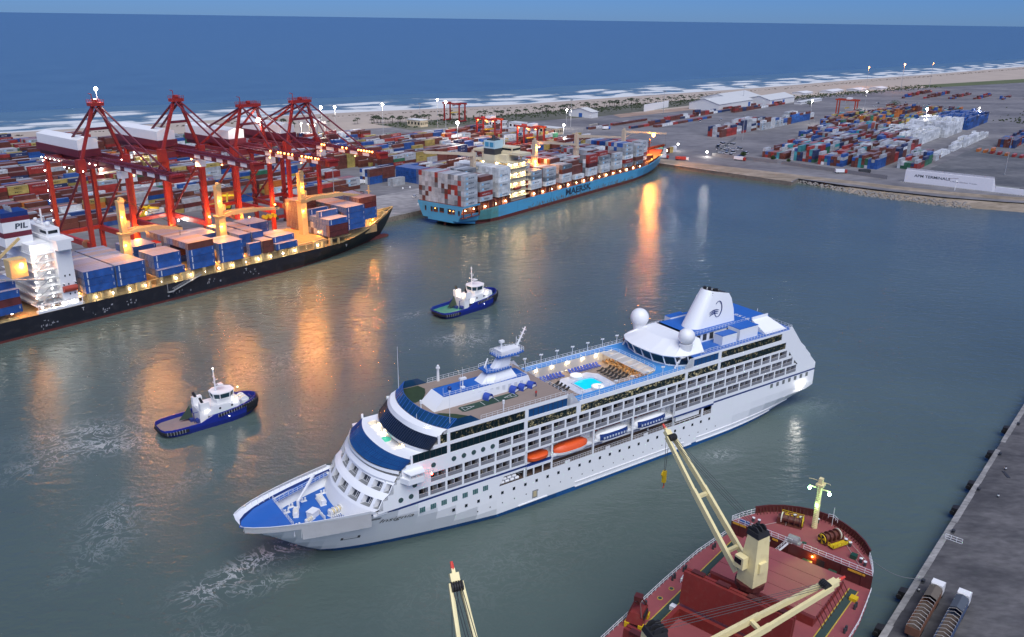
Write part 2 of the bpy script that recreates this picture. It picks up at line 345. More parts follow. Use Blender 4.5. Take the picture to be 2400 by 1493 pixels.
# sloping shore with rocks right of the basin end
BANK = ground_mat('bank_earth', (.20,.16,.11), (.33,.27,.21), .08, .5)
out_ = [(219,652),(246,605),(268,585),(301,561),(336,547),(430,524),(620,500)]; up_ = [(219,654),(250,632),(276,612),(308,591),(341,577),(432,551),(620,526)]
b = MB()
for i in range(6):
    o1 = [out_[i], out_[i+1], up_[i+1], up_[i]]; b.add([(*o1[0],-.6),(*o1[1],-.6),(*o1[2],GZ+.05),(*o1[3],GZ+.05)], [(0,1,2,3)])
o = b.ob('shore_bank', BANK); tag(o, kind='structure'); fix_normals(o)
sheet('shore_terrace', [(112,727),(209,637.2),(219,653),(250,634),(276,614),(309,593),(342,579),(434,553),(434,566),(346,592),(314,606),(283,627),(252,650),(226,668),(128,742)], BANK, GZ+.024)
ROCK = mat('shore_rock', (.24,.22,.20), .9, var=.3, scale=.5)
b = MB(); rr = random.Random(5)
for k in range(520):
    t = rr.random()**1.0*3.2; i = min(int(t), 3); f = t-i; s = rr.random()*.55
    x = out_[i][0]*(1-f)+out_[i+1][0]*f; y = out_[i][1]*(1-f)+out_[i+1][1]*f; x2 = up_[i][0]*(1-f)+up_[i+1][0]*f; y2 = up_[i][1]*(1-f)+up_[i+1][1]*f
    r = rr.uniform(.4, 1.3); px, py, pz = x+(x2-x)*s, y+(y2-y)*s, -.6+3.6*s+.2
    b.loft([[(px+r*q*math.cos(a)*rr.uniform(.75,1.1), py+r*q*math.sin(a)*rr.uniform(.75,1.1), pz+zz*r) for a in (0,1.25,2.5,3.8,5.0)] for q, zz in ((.7,-.5),(1,0),(.5,.55))])
o = b.ob('shore_rocks', ROCK); tag(o, 'grey rocks tumbled along the shore of the basin', 'rocks', kind='stuff')
# sheets of different ground
sheet('dark_yard_pavement', [QP(326,-203),QP(326,-300),QP(600,-300),QP(600,-203)], DASPH, GZ+.03)
sheet('earth_ground', [QP(560,190),QP(730,170),QP(760,235),QP(620,260)], EARTH, GZ+.03)
sheet('scrub_ground', [QP(290,285),QP(560,215),QP(900,195),QP(1250,120),QP(1500,40),QP(1500,75),QP(1250,170),QP(900,240),QP(560,290),QP(300,352)], SCRUB, GZ+.07)
sheet('sandy_ground', [QP(950,185),QP(1400,60),QP(2200,-180),QP(2200,-60),QP(1500,130),QP(1050,230)], SAND, GZ+.09)
sheet('grass_ground', [QP(1450,40),QP(2600,-330),QP(2600,-230),QP(1500,75)], mat('grass_ground',(.10,.12,.05),.95,var=.35,scale=.02), GZ+.13)
# ---------------- right-hand pier ----------------
pp = [BP(-90,-18.5), BP(300,-18.9), BP(300,-260), BP(-90,-260)]
b = MB(); b.add([(p[0], p[1], 3.0) for p in pp]+[(p[0], p[1], -3) for p in pp], [(3,2,1,0),(0,1,5,4),(1,2,6,5),(3,0,4,7)], 0); b.m[0] = 0; b.m[1] = b.m[2] = b.m[3] = 1
pier = b.ob('pier', [PIERC, WALLC]); tag(pier, kind='structure'); fix_normals(pier)
b = MB()
for i in range(64):
    u0 = -88+i*6.05; r_ = random.Random(i); 
    if r_.random() < .05: continue
    w_ = 1.25+r_.uniform(-.12,.12)
    b2 = MB(); b2.box(0, 5.95, -w_, 0, 0, .05+r_.uniform(0,.035)); q = BP(u0, -18.52-.0009*i, 3.0)
    so = b2.ob('cope_slab', COPE, None, q, BA); so.parent = pier
# ================= cruise ship =================
SHIPW = mat('ship_white', (.80,.81,.82), .38, var=.02, scale=.15, dirt=.05, dirtcol=(.62,.60,.56), stretch=(1,1,.25))
BLUE = mat('deck_blue', (.022,.12,.44), .55, var=.10, scale=.4, dirt=.15, dirtcol=(.05,.14,.38)); LBLUE = mat('track_blue', (.06,.27,.62), .55, var=.08, scale=.3)
NAVY = mat('navy_paint', (.012,.035,.16), .4, var=.1); BOOT = mat('boot_top_blue', (.008,.075,.23), .45, var=.2, scale=.3)
TEAK = mat('teak_deck', (.27,.21,.175), .8, var=.15, scale=.6, stretch=(.3,4,1)); TURF = mat('deck_turf', (.022,.045,.02), .95, var=.4, scale=.5); COURT = mat('court_green', (.018,.05,.035), .8)
BROWN = mat('promenade_brown', (.10,.062,.045), .8); LINE = mat('line_white', (.7,.7,.7), .6)
BGLASS = mat('blue_glass', (.012,.07,.20), .10, var=.35, scale=.5, coat=.5); NGLASS = mat('navy_glass', (.010,.018,.035), .10, var=.4, scale=.6, coat=.4)
ORANGE = mat('lifeboat_orange', (.75,.10,.02), .4); POOL = mat('pool_water', (.01,.42,.55), .08, var=.2, scale=.5, emit=(.0,.55,.75), es=.55)
def lit_glass(name, col, es, thr, scale, tintc=(.008,.018,.02)):
    m, N, L, b = nodes_of(name); b.inputs['Base Color'].default_value = (*tintc,1); b.inputs['Roughness'].default_value = .08
    tc = N.new('ShaderNodeTexCoord'); mp = N.new('ShaderNodeMapping'); mp.inputs['Scale'].default_value = scale; L.new(tc.outputs['Object'], mp.inputs[0])
    n = N.new('ShaderNodeTexNoise'); n.inputs['Scale'].default_value = 1; n.inputs['Detail'].default_value = 7; n.inputs['Roughness'].default_value = .8; L.new(mp.outputs[0], n.inputs['Vector'])
    r = N.new('ShaderNodeMapRange'); r.inputs['From Min'].default_value = thr; r.inputs['From Max'].default_value = thr+.18; r.inputs['To Max'].default_value = es; L.new(n.outputs[0], r.inputs['Value'])
    b.inputs['Emission Color'].default_value = (*col,1); L.new(r.outputs[0], b.inputs['Emission Strength']); m.cycles.emission_sampling = 'NONE'; return m
LITG = lit_glass('saloon_glass', (1,.82,.42), .5, .54, (.9,.9,.9)); LITG2 = lit_glass('saloon_glass_bright', (1,.86,.5), .85, .52, (.8,.8,.9)); DIMG = lit_glass('saloon_glass_dim', (1,.8,.4), .25, .62, (.7,.7,.9), (.006,.02,.028))
cs = empty('cruise_ship', (-44.4, 166.0, 0), R(35.06)); tag(cs, 'white cruise ship with blue decks and a swept white funnel in mid-basin', 'cruise ship')
def stem(z): return -17.3*(max(0, z)/13.0)**.92 if z >= 0 else 0
def hbd(x, z):
    t = max(0, min(1, z/13.0)); Ln = 46*(1-t)+28*t; e = .56*(1-t)+.46*t
    q = (x-stem(z))/Ln
    b = 12.75*(max(0, q)**e if q < 1 else 1)
    if x > 118 and z < 6: b *= 1-(max(0, (x-118))/52)**2*(1-z/6)*.75
    return max(.02, b)
zl = [-1.2, 0, .45, 1.3, 3, 5.5, 8, 9, 10, 11.9, 12.45, 13.0, 13.7]
def zbot(x): return -1.2 if x < 138 else -1.2+8.2*((x-138)/26)**1.7
xs = [0, .02, .05, .09, .14, .2, .28, .36, .45, .55]
hull = MB(); secs = []
xst = [-17, -16, -14.5, -12, -9, -6, -3, 0, 3, 6, 8, 11, 15, 20, 25, 30, 36, 41.5, 60, 80, 100, 117, 126, 134, 141, 147, 152, 157, 161, 163.6]
def sec(x):
    pts = []
    for z in zl:
        zz = max(z, zbot(x)); xx = max(x, stem(zz)) if x < 3 else x
        if zz > 12.45 and x > 9: zz = 12.45
        pts.append((xx, hbd(xx, zz) if xx > stem(zz)+1e-3 else .05, zz))
    return pts
for x in xst: secs.append(sec(x))
MI = [2, 2, 2, 0, 0, 0, 0, 0, 0, 1, 0, 0]
for k in range(len(secs)-1):
    a, b = secs[k], secs[k+1]
    for j in range(len(zl)-1):
        if zl[j] >= 9 and 41.4 < xst[k] < 116: continue
        for sgn in (1, -1):
            q = [(p[0], -sgn*p[1], p[2]) for p in (a[j], b[j], b[j+1], a[j+1])]
            hull.add(q, [(0,1,2,3) if sgn > 0 else (3,2,1,0)], MI[j])
e = secs[-1]
hull.add([(p[0], -p[1], p[2]) for p in e]+[(p[0], p[1], p[2]) for p in e[::-1]], [tuple(range(2*len(e)))], 0)
ho = hull.ob('hull', [SHIPW, NAVY, BOOT], cs); auto_smooth(ho, 70)
# bulwark inside and forecastle decks
bw = MB(); dk = MB(); low = MB()
bx_ = [-16.6,-15,-12,-9,-6,-3,0,3,6,8.5]
for x0, x1 in zip(bx_[:-1], bx_[1:]):
    for s in (1, -1):
        a = hbd(x0, 13.7)-.18; b_ = hbd(x1, 13.7)-.18
        zb0 = 12.2 if x1 <= -6 else 9.6
        bw.add([(x0,s*a,zb0),(x1,s*b_,zb0),(x1,s*b_,13.72),(x0,s*a,13.72)], [(0,1,2,3),(3,2,1,0)])
        bw.add([(x0,s*a,13.72),(x1,s*b_,13.72),(x1,s*(b_+.25),13.72),(x0,s*(a+.25),13.72)], [(0,1,2,3)])
        for f in (.0, .5): 
            xx = x0+(x1-x0)*f; aa = a+(b_-a)*f; bw.beam((xx,s*aa,13.6),(xx,s*(aa-.75),zb0+.05), .1, .16)
bw.ob('bulwark', WHITE2, cs)
f0 = [(-16.8,0),(-15.6,-1.9),(-12,-5.0),(-7,-hbd(-7,12)+.25),(-7,hbd(-7,12)-.25),(-12,5.0),(-15.6,1.9)]
dk.poly(f0, 11.9, 12.25); dk.ob('forecastle_deck', BLUE, cs)
lw = [(x, hbd(x,9.4)-.35) for x in (-7,-4,-1,2,5,8,11)]; low.poly([(x,-y) for x,y in lw]+[(x,y) for x,y in lw[::-1]], 9.3, 9.6); low.ob('mooring_deck', BLUE, cs)
MB().rail([(-7.05,-6.4,12.25),(-7.05,6.4,12.25)], 1.0, 1.4, .08, bars=3).ob('railing', WHITE2, cs)
st = MB(); st.box(-7.1,-6.9,-6.5,6.5,9.6,12.0); st.ob('break_bulkhead', WHITE2, cs)
for s in (1,):   # side walkway, blue, stepping round the far side
    MB().add([(-7,s*5.2,11.95),(3,s*8.6,11.95),(8,s*10.2,11.95),(8,s*12,11.95),(3,s*10.7,11.95),(-7,s*6.9,11.95)], [(0,1,2,3,4,5)]).ob('walkway', BLUE, cs)
    MB().rail([(-7,s*5.3,11.95),(3,s*8.7,11.95),(8,s*10.3,11.95)], 1, 1.2, .07, bars=3).ob('railing', WHITE2, cs)
# mooring gear
def winch(parent, x, y, z, sc_=1.0, rz=0, m=None, mr=None, name='mooring_winch'):
    b = MB(); b.tube((-1.3,0,.9),(1.3,0,.9),.55,12,mi=1)
    for q in (-1.35,-.45,.45,1.35): b.tube((q-.08,0,.9),(q+.08,0,.9),.95,12,mi=0)
    b.box(-1.7,-1.45,-.5,.5,0,1.5,0); b.box(1.45,1.7,-.5,.5,0,1.5,0); b.box(1.7,2.7,-.6,.6,0,1.2,0); b.box(-1.8,2.8,-.8,.8,0,.15,0)
    o = b.ob(name, [m or WHITE2, mr or CREAM], parent, (x,y,z), rz); o.scale = (sc_,)*3; return o
winch(cs, 3.2, 3.2, 9.6, .9, 1.5); winch(cs, 4.0, -2.8, 9.6, 1.0, .3); winch(cs, -3.6, 1.6, 9.6, .75, 1.2); winch(cs, -2.2, -2.6, 9.6, .6, .5)
b = MB(); b.box(-1.1,1.1,-.9,.9,0,1.3); b.box(-1.2,1.2,-1,1,1.3,1.5); b.ob('deck_locker', WHITE2, cs, (-.6,-1.0,9.6), .5)
b = MB(); b.beam((-2.1,4,11.2),(3.2,6.6,15.6),.45); b.tube((-2.1,4,9.6),(-2.1,4,11.6),.35,8); b.ob('derrick', WHITE2, cs)
b = MB()
for x, y in ((-5,3.5),(-5,-3.2),(0,6),(1,-6.5),(5,6.8),(5.5,-7.4),(-3.4,5.2)):
    b.tube((x-.35,y,9.6),(x-.35,y,10.5),.22,8); b.tube((x+.35,y,9.6),(x+.35,y,10.5),.22,8); b.box(x-.7,x+.7,y-.35,y+.35,9.6,9.75)
b.ob('bollard', WHITE2, cs)
b = MB()
for i in range(9): b.box(.9,1.1,-.5-.45*i,-.3-.45*i,9.6,10.5+.1*(i % 3))
for i in range(6): b.box(2.2+.5*i,2.35+.5*i,-5.0,-4.2,9.6,10.3)
b.ob('deck_fittings', WHITE2, cs)
# ---- rounded forward tiers ----
def arc(x0, a, z, hw=12.6, n=25, e=2.4): return [(x0+a*(abs(y)/12.6)**e, y, z) for y in [hw*math.sin((i/(n-1)-.5)*math.pi) for i in range(n)]]
def band(mb, A, B, mi=0, flip=False):
    for i in range(len(A)-1): mb.add([A[i], A[i+1], B[i+1], B[i]], [(3,2,1,0) if flip else (0,1,2,3)], mi)
def capz(mb, A, xe, mi=0):
    z = A[0][2]; mb.add(list(A)+[(xe, A[-1][1], z), (xe, A[0][1], z)], [tuple(range(len(A)+2))], mi)
fr = MB()
lv = [(4.9,3.4,9.6),(6.3,3.6,12.9),(6.75,3.5,13.5),(8.0,3.3,15.5),(8.6,3.4,16.0),(9.6,3.3,16.6),(10.7,3.2,18.5),(11.2,3.4,18.9)]
AR = [arc(x, a, z, 10.4 if z < 10 else 12.0 if z < 13 else 12.6) for x, a, z in lv]
band(fr, AR[0], AR[1]); band(fr, AR[1], AR[2]); band(fr, AR[3], AR[4]); band(fr, AR[4], AR[5]); band(fr, AR[6], AR[7])
ow = MB()   # openings of the two front rows: piers between, dark recess behind
def front_row(lo, hi, n=7):
    rec = MB()
    ang = [(-.46+.92*i/n) for i in range(n+1)]
    for i in range(n):
        for (f0_, f1_, solid) in ((0,.14,True),(.14,.86,False),(.86,1,True)):
            y0 = 12.6*math.sin((ang[i]+(ang[i+1]-ang[i])*f0_)*math.pi); y1 = 12.6*math.sin((ang[i]+(ang[i+1]-ang[i])*f1_)*math.pi)
            P = lambda L_, y, dx=0: (L_[0]+L_[1]*(abs(y)/12.6)**2.4+dx, y, L_[2])
            if solid: fr.add([P(lo,y0),P(lo,y1),P(hi,y1),P(hi,y0)], [(0,1,2,3)])
            else:
                d = 1.4; q = MB()
                q.add([P(lo,y0,d),P(lo,y1,d),P(hi,y1,d),P(hi,y0,d)], [(0,1,2,3)], 1)
                q.add([P(lo,y0),P(lo,y1),P(lo,y1,d),P(lo,y0,d)], [(3,2,1,0)], 2); q.add([P(hi,y0),P(hi,y1),P(hi,y1,d),P(hi,y0,d)], [(0,1,2,3)], 0)
                q.add([P(lo,y0),P(lo,y0,d),P(hi,y0,d),P(hi,y0)], [(0,1,2,3)], 0); q.add([P(lo,y1),P(lo,y1,d),P(hi,y1,d),P(hi,y1)], [(3,2,1,0)], 0)
                for g_ in (.34,.5,.66): 
                    yy = y0+(y1-y0)*g_; q.beam(P(lo,yy,d-.06),P(hi,yy,d-.06),.12,mi=0)
                q.beam(Vector(P(lo,y0,.15))+Vector((0,0,.9)), Vector(P(lo,y1,.15))+Vector((0,0,.9)), .06, mi=0)
                q.ob('front_window', [WHITE2, NGLASS, GREY], cs)
    for s in (-1, 1):
        y0 = s*12.6*math.sin(.46*math.pi); y1 = s*12.6; n_ = 4
        for i in range(n_):
            ya = y0+(y1-y0)*i/n_; yb = y0+(y1-y0)*(i+1)/n_
            P = lambda L_, y: (L_[0]+L_[1]*(abs(y)/12.6)**2.4, y, L_[2])
            fr.add([P(lo,ya),P(lo,yb),P(hi,yb),P(hi,ya)], [(0,1,2,3) if s > 0 else (3,2,1,0)])
front_row(lv[2], lv[3]); front_row(lv[5], lv[6])
# bridge deck, wings and bridge windows
A0, A1, A2, A3 = arc(11.2,3.4,18.9), arc(10.6,3.6,19.2), arc(11.4,3.6,20.3), arc(11.9,3.9,20.35)
band(fr, A0, A1); band(fr, A1, A2); 
W0, W1 = arc(12.2,3.6,20.3), arc(12.0,3.7,20.75)
bwn = MB(); band(bwn, W0, W1, 0); bwn.ob('bridge_window', NGLASS, cs)
for i in range(0, 24, 2): fr.beam(W0[i], W1[i], .14)
T0, T1 = arc(11.2,4.1,20.75), arc(11.3,4.2,21.45); band(fr, T0, T1); band(fr, W1, T0)
for s in (-1, 1):
    fr.poly([(15.2,s*12.0),(16.6,s*15.0),(20.5,s*15.0),(21.5,s*12.7)][::s], 18.6, 19.9); fr.poly([(16.3,s*12.2),(17.0,s*15.2),(20.7,s*15.2),(21.2,s*12.7)][::s], 20.9, 21.1)
    for px_ in (17, 18.6, 20.4): fr.beam((px_,s*14.9,19.9),(px_,s*14.9,20.9),.12)
    rl = MB().rail([(21.6,s*13.0,19.0),(24.0,s*13.0,19.0)],1.0,.8,.08); rl.ob('railing', WHITE2, cs)
# slanted blue glazing, terrace roof
G0, G1 = arc(11.6,4.3,21.45), arc(15.4,3.3,23.3)
gl = MB(); band(gl, G0, G1); gl.ob('forward_glazing', BGLASS, cs)
mu = MB()
for f in (.33,.66):
    for i in range(24):
        p, q = (Vector(G0[i]).lerp(Vector(G1[i]), f)+Vector((-.05,0,.03)), Vector(G0[i+1]).lerp(Vector(G1[i+1]), f)+Vector((-.05,0,.03))); mu.beam(p, q, .05)
for i in range(1, 24):
    for g_ in (0,.5): mu.beam(Vector(G0[i]).lerp(Vector(G0[i+1] if i < 24 else G0[i]), g_)+Vector((-.04,0,.03)), Vector(G1[i]).lerp(Vector(G1[i+1]), g_)+Vector((-.04,0,.03)), .06)
mu.ob('glazing_bars', NAVY, cs)
fr.add([p for p in arc(15.4,3.3,23.3)]+[(16.9,11.6,23.3),(17.0,-6.4,23.3)], [tuple(range(27))]) if 0 else None
def deck_with_hole(mb, outer, hole, mi=0):
    bm = bmesh.new(); vo = [bm.verts.new(p) for p in outer]; vh = [bm.verts.new(p) for p in hole]
    eo = [bm.edges.new((vo[i], vo[(i+1) % len(vo)])) for i in range(len(vo))]; eh = [bm.edges.new((vh[i], vh[(i+1) % len(vh)])) for i in range(len(vh))]
    r = bmesh.ops.triangle_fill(bm, use_beauty=True, edges=eo+eh, normal=(0,0,1))
    bm.verts.index_update(); vs_ = [tuple(v.co) for v in bm.verts]
    for f in bm.faces:
        if f.normal.z < 0: f.normal_flip()
    fs = [tuple(v.index for v in f.verts) for f in bm.faces]; bm.free(); mb.add(vs_, fs, mi)
deck_with_hole(fr, arc(15.4,3.3,23.32)+[(24,12.6,23.32),(24,-12.6,23.32)], [(17.2,-6.2,23.32),(21,-6.2,23.32),(21,9.8,23.32),(18.6,9.8,23.32)])
for i, (p, q) in enumerate(zip([(17.2,-6.2),(21,-6.2),(21,9.8),(18.6,9.8)], [(21,-6.2),(21,9.8),(18.6,9.8),(17.2,-6.2)])):
    fr.add([(*p,21.4),(*q,21.4),(*q,23.32),(*p,23.32)], [(0,1,2,3),(3,2,1,0)])
MB().add([(17.2,-6.2,21.42),(21,-6.2,21.42),(21,9.8,21.42),(18.6,9.8,21.42)], [(0,1,2,3)]).ob('terrace_floor', mat('terrace_teak',(.5,.27,.10),.6,var=.35,scale=1.2), cs)
sp = MB(); sp.tube((19.2,1.2,21.42),(19.2,1.2,22.3),1.55,16,mi=0); sp.tube((19.2,1.2,22.25),(19.2,1.2,22.36),1.3,16,mi=1); sp.ob('spa_tub', [WHITE2, mat('spa_green',(.05,.45,.28),.1,emit=(.1,.6,.4),es=.4)], cs)
for y in (-4.5, 4.5, 8): bulb('y', .16, cs, (20.6,y,23.0), 60, 'terrace_lamp')
# second dark glazing band, white brow, windscreen
K0, K1 = arc(19.7,3.6,24.3), arc(22.3,3.5,26.8)
w = MB(); band(w, K0, K1); w.ob('forward_glazing', NGLASS, cs)
mu = MB()
for i in range(0, 24):
    for g_ in (0,.5): mu.beam(Vector(K0[i]).lerp(Vector(K0[i+1]), g_)+Vector((-.05,0,.03)), Vector(K1[i]).lerp(Vector(K1[i+1]), g_)+Vector((-.05,0,.03)), .05)
mu.ob('glazing_bars', DARK, cs)
band(fr, arc(20.0,3.5,23.3), arc(19.6,3.6,24.3)); band(fr, K1, arc(22.2,3.6,26.9)); band(fr, arc(22.2,3.6,26.9), arc(22.6,4.2,28.0)); band(fr, arc(22.6,4.2,28.0), arc(24.4,3.5,28.35)); 
S0, S1 = arc(24.5,3.6,28.35), arc(26.2,4.3,30.3)
w = MB(); band(w, S0, S1); w.add([S0[0],(31.0,-12.6,28.35),(36.8,-12.6,28.35),(34.2,-12.6,30.2),S1[0]], [(0,1,2,3,4)]); w.add([S0[-1],(31.0,12.6,28.35),(36.8,12.6,28.35),(34.2,12.6,30.2),S1[-1]], [(4,3,2,1,0)]); 
w.ob('windscreen', mat('windscreen_glass',(.012,.055,.13),.12,var=.5,scale=.35,coat=.5), cs)
mu = MB()
for i in range(0, 24): mu.beam(Vector(S0[i])+Vector((-.05,0,0)), Vector(S1[i])+Vector((-.05,0,0)), .07)
for i in range(24): mu.beam(S1[i], S1[i+1], .08)
mu.ob('glazing_bars', BLUE, cs)
fr.ob('forward_superstructure', SHIPW, cs); 
# ---- decks ----
MB().add(arc(24.4,3.5,28.36)+[(62.4,12.7,28.36),(62.4,-12.7,28.36)], [tuple(range(27))]).ob('sun_deck', TEAK, cs)
def disc(pts, z, m, name): return MB().add([(x,y,z) for x,y in pts], [tuple(range(len(pts)))]).ob(name, m, cs)
disc([(27.6,11.6),(27.0,5),(28.6,3.6),(31,4.2),(33.4,7.2),(34.6,9.6),(34.0,12.2),(29.5,12.3)][::-1], 28.38, TURF, 'putting_green')
disc([(28.2,-4.6),(30.6,-4.4),(33.5,-6.8),(35.6,-9.4),(34.8,-11.2),(30.5,-11.4),(28.4,-8)][::-1], 28.38, TURF, 'putting_green')
disc([(35.6,-4.7),(36.2,-4.3),(51.2,-4.2),(52.0,-4.6),(52.0,-6.6),(51.4,-7),(36.2,-7.2),(35.6,-6.8)][::-1], 28.38, COURT, 'deck_court')
disc([(36,7.2),(46,7.2),(46.6,8.6),(36,8.8)], 28.38, TURF, 'putting_green')
b = MB()
for s, xo in ((1,36.4),(-1,51.4)):
    for q in ((0,-.9,3.2,0),(0,.9,3.2,0),(0,-.9,0,.9),(1.2,-.6,1.2,.6),(2.2,-.35,2.2,.35)):
        b.beam((xo+s*q[0],-5.7+q[1],28.395),(xo+s*q[2],-5.7+q[3],28.395),.09,.01)
b.beam((42,-6.8,28.395),(42,-4.5,28.395),.1,.01); b.beam((46,-6.8,28.395),(46,-4.5,28.395),.1,.01); b.ob('court_markings', LINE, cs)
# forward house with blue roof and radar mast
h = MB(); h.add([(29.8,-3.4,28.37),(29.8,3.4,28.37),(32.7,2.9,31.3),(32.7,-3.1,31.3),(58.5,-3.1,28.37),(58.5,3.0,28.37),(57.4,2.6,31.3),(57.4,-3.0,31.3)], [(3,2,1,0),(3,7,6,2),(0,4,7,3),(1,2,6,5),(4,5,6,7)])
h.ob('deck_house', SHIPW, cs)
disc([(32.8,-2.95),(57.3,-2.9),(57.3,2.5),(55,3.5),(32.8,2.75)], 31.33, BLUE, 'house_roof')
b = MB()
for i in range(12): b.box(35+i*1.8,35.9+i*1.8,-3.16,-3.08,28.6,30.4)
b.ob('house_door', mat('panel_white',(.62,.63,.65),.4), cs)
MB().rail([(32.8,-2.95,31.33),(57,-2.9,31.33)],.9,1.6,.06).ob('railing', WHITE2, cs)
ms = MB()
def ring(x0,x1,y,z): return [(x0,-y*.6,z),(x0,y*.6,z),(x0+(x1-x0)*.3,y,z),(x1,y*.8,z),(x1,-y*.8,z),(x0+(x1-x0)*.3,-y,z)]
ms.loft([ring(44.2,54.6,2.7,31.33), ring(46.6,53.2,1.7,33.6), ring(48.2,53.0,1.2,34.2), ring(50.4,53.8,.95,37.2)])
ms.ob('radar_mast', SHIPW, cs)
b = MB(); b.poly([(45.6,-1.9),(48,-2.4),(53,-2),(53,2),(48,2.4),(45.6,1.9)],34.0,34.25,1); b.poly([(49,-2),(54,-2.4),(57,-1.4),(57,1.4),(54,2.4),(49,2)],37.2,37.5,1)
b.rail([(45.6,-1.9,34.2),(48,-2.4,34.2),(53,-2,34.2)],1,.8,.07); b.rail([(45.6,1.9,34.2),(48,2.4,34.2),(53,2,34.2)],1,.8,.07); b.rail([(49,2,37.5),(49,-2,37.5),(54,-2.4,37.5),(57,-1.4,37.5),(57,1.4,37.5),(54,2.4,37.5),(49,2,37.5)],1,.8,.08)
b.poly([(50,-1.8),(56,-1.2),(56,1.2),(50,1.8)],37.5,38.6,0)
b.tube((55.2,0,37.5),(58.4,0,43.2),.32,6,.16); b.tube((51,0,37.5),(51.2,0,41),.2,6); b.box(50.6,51.8,-.4,.4,40.4,41)
for i in range(5): z = 39+i*.9; x = 55.2+(z-37.5)*.56; b.beam((x,-.9,z),(x,.9,z),.12)
b.tube((46.6,0,34.2),(46.6,0,35.4),.15,6); b.beam((45.2,-1.4,35.5),(48,1.4,36.3),.25,.35); b.beam((53.5,0,36.4),(56.2,-.6,36.0),.2,.3); b.tube((48.8,-1.2,37.5),(48.8,-1.2,40.2),.07,5); b.tube((56.5,1.2,37.5),(56.5,1.2,40.5),.07,5)
b.ob('mast_platform', [WHITE2, BLUE], cs)
b = MB(); b.tube((39.5,-.5,31.3),(39.5,-.5,33.4),.18,6); b.box(38.6,40.4,-.9,-.1,33.4,33.9); b.box(39,40,-1,0,31.3,31.6); b.ob('searchlight_stand', WHITE2, cs)
b = MB(); b.sph((35.6,-.8,32.2),.55,8,6); b.tube((35.6,-.8,31.3),(35.6,-.8,31.8),.3,6,mi=1); b.ob('compass_stand', [NAVY, WHITE2], cs)
for x, y, z, h_ in ((27.2,9.4,30.3,11),(29,-12.0,28.4,9),(33.6,-1.2,28.4,4.5),(41,2,31.3,4),(37.5,-2.7,31.3,4.8),(45,-2.6,31.3,2.4),(57,-2.2,31.3,4.5),(24.8,-4,28,1.6)):
    MB().tube((x,y,z),(x,y,z+h_),.07,5,.03).ob('whip_antenna', WHITE2, cs)
b = MB(); b.tube((39.8,12.0,28.4),(39.8,12.0,31.8),.42,8,.3); b.tube((39.8,12,31.8),(39.8,12,32.2),.55,8); b.sph((39.8,12,32.5),.35); b.ob('signal_post', WHITE2, cs)
for x, y in ((27.6,-1.0),(44,-11.6)):
    b = MB(); b.tube((x,y,28.4),(x,y,31),.16,6); b.tube((x,y,30.2),(x,y,31.1),.3,6); b.ob('signal_post', WHITE2, cs)
# pool ring
rim = [(66.2,-9.7),(91.5,-9.8),(94.5,-9.6),(96.6,-8.6),(97.3,-7),(97.3,0),(97.0,6.5),(96,9),(94,10),(66.2,9.9)]
tk = MB(); deck_with_hole(tk, [(63.5,-12.7,25.5),(104,-12.7,25.5),(110,-12.7,25.5),(110,12.7,25.5),(63.5,12.7,25.5)], [(x,y,25.5) for x,y in rim])
tk.ob('running_track', LBLUE, cs)
b = MB()
for i in range(len(rim)):
    p, q = rim[i], rim[(i+1) % len(rim)]; b.add([(*p,22.4),(*q,22.4),(*q,25.5),(*p,25.5)], [(0,1,2,3),(3,2,1,0)])
b.ob('pool_side_wall', WHITE2, cs)
MB().rail([(*p,25.5) for p in rim[:]+[rim[0]]],1.0,1.7,.06).ob('railing', WHITE2, cs)
disc([(66.2,-12),(98,-12),(98,12),(66.2,12)], 22.42, TEAK, 'pool_deck')
disc([(73.4,-5.2),(76,-6.2),(83,-6),(86.2,-4.2),(86.6,3.6),(84.4,6.2),(75.4,6.4),(73,4)], 22.47, mat('pool_surround',(.55,.58,.66),.5,var=.2,scale=.8), 'pool_surround')
disc([(76.3,1.9),(76.2,-3.2),(80.2,-3.4),(80.8,-2.4),(83.2,-2.4),(83.2,1.6),(82.4,2.4),(78.8,2.7)], 22.52, POOL, 'swimming_pool')
b = MB(); b.loft([[(x*k_+79.7*(1-k_),y*k_+-.4*(1-k_),z) for x,y in [(76.3,1.9),(76.2,-3.2),(80.2,-3.4),(80.8,-2.4),(83.2,-2.4),(83.2,1.6),(82.4,2.4),(78.8,2.7)]] for k_, z in ((1.03,22.47),(1.03,22.75),(1.14,22.75),(1.14,22.47))], cap=False); b.ob('pool_coping', mat('coping',(.5,.56,.68),.5), cs)
for x, y in ((79.6,4.6),(79.8,-4.4)):
    b = MB(); b.tube((x,y,22.47),(x,y,23.3),1.75,18,1.9); b.tube((x,y,23.28),(x,y,23.36),1.5,18,mi=1); b.ob('whirlpool', [WHITE2, mat('whirl_water',(.75,.78,.76),.2,emit=(1,.97,.9),es=.5)], cs)
# awning over the aft end of the pool deck, warm light beneath
b = MB(); b.add([(92.3,9.8,25.45),(92.3,-8.6,25.45),(96.8,-8.2,25.7),(96.8,8.6,25.7)], [(3,2,1,0),(0,1,2,3)])
for i in range(7):
    y = 9.2-i*2.95; b.beam((92.3,y,25.5),(96.8,y,25.75),.12); 
b.ob('awning', WHITE2, cs)
for x in (69.5, 75, 80.5, 86, 91): bulb('y', .14, cs, (x,9.6,25.1), 75, 'awning_lamp')
for y in (7.5, 3.5, -.5, -4.5, -7.5): bulb('y', .14, cs, (94.6,y,25.2), 75, 'awning_lamp')
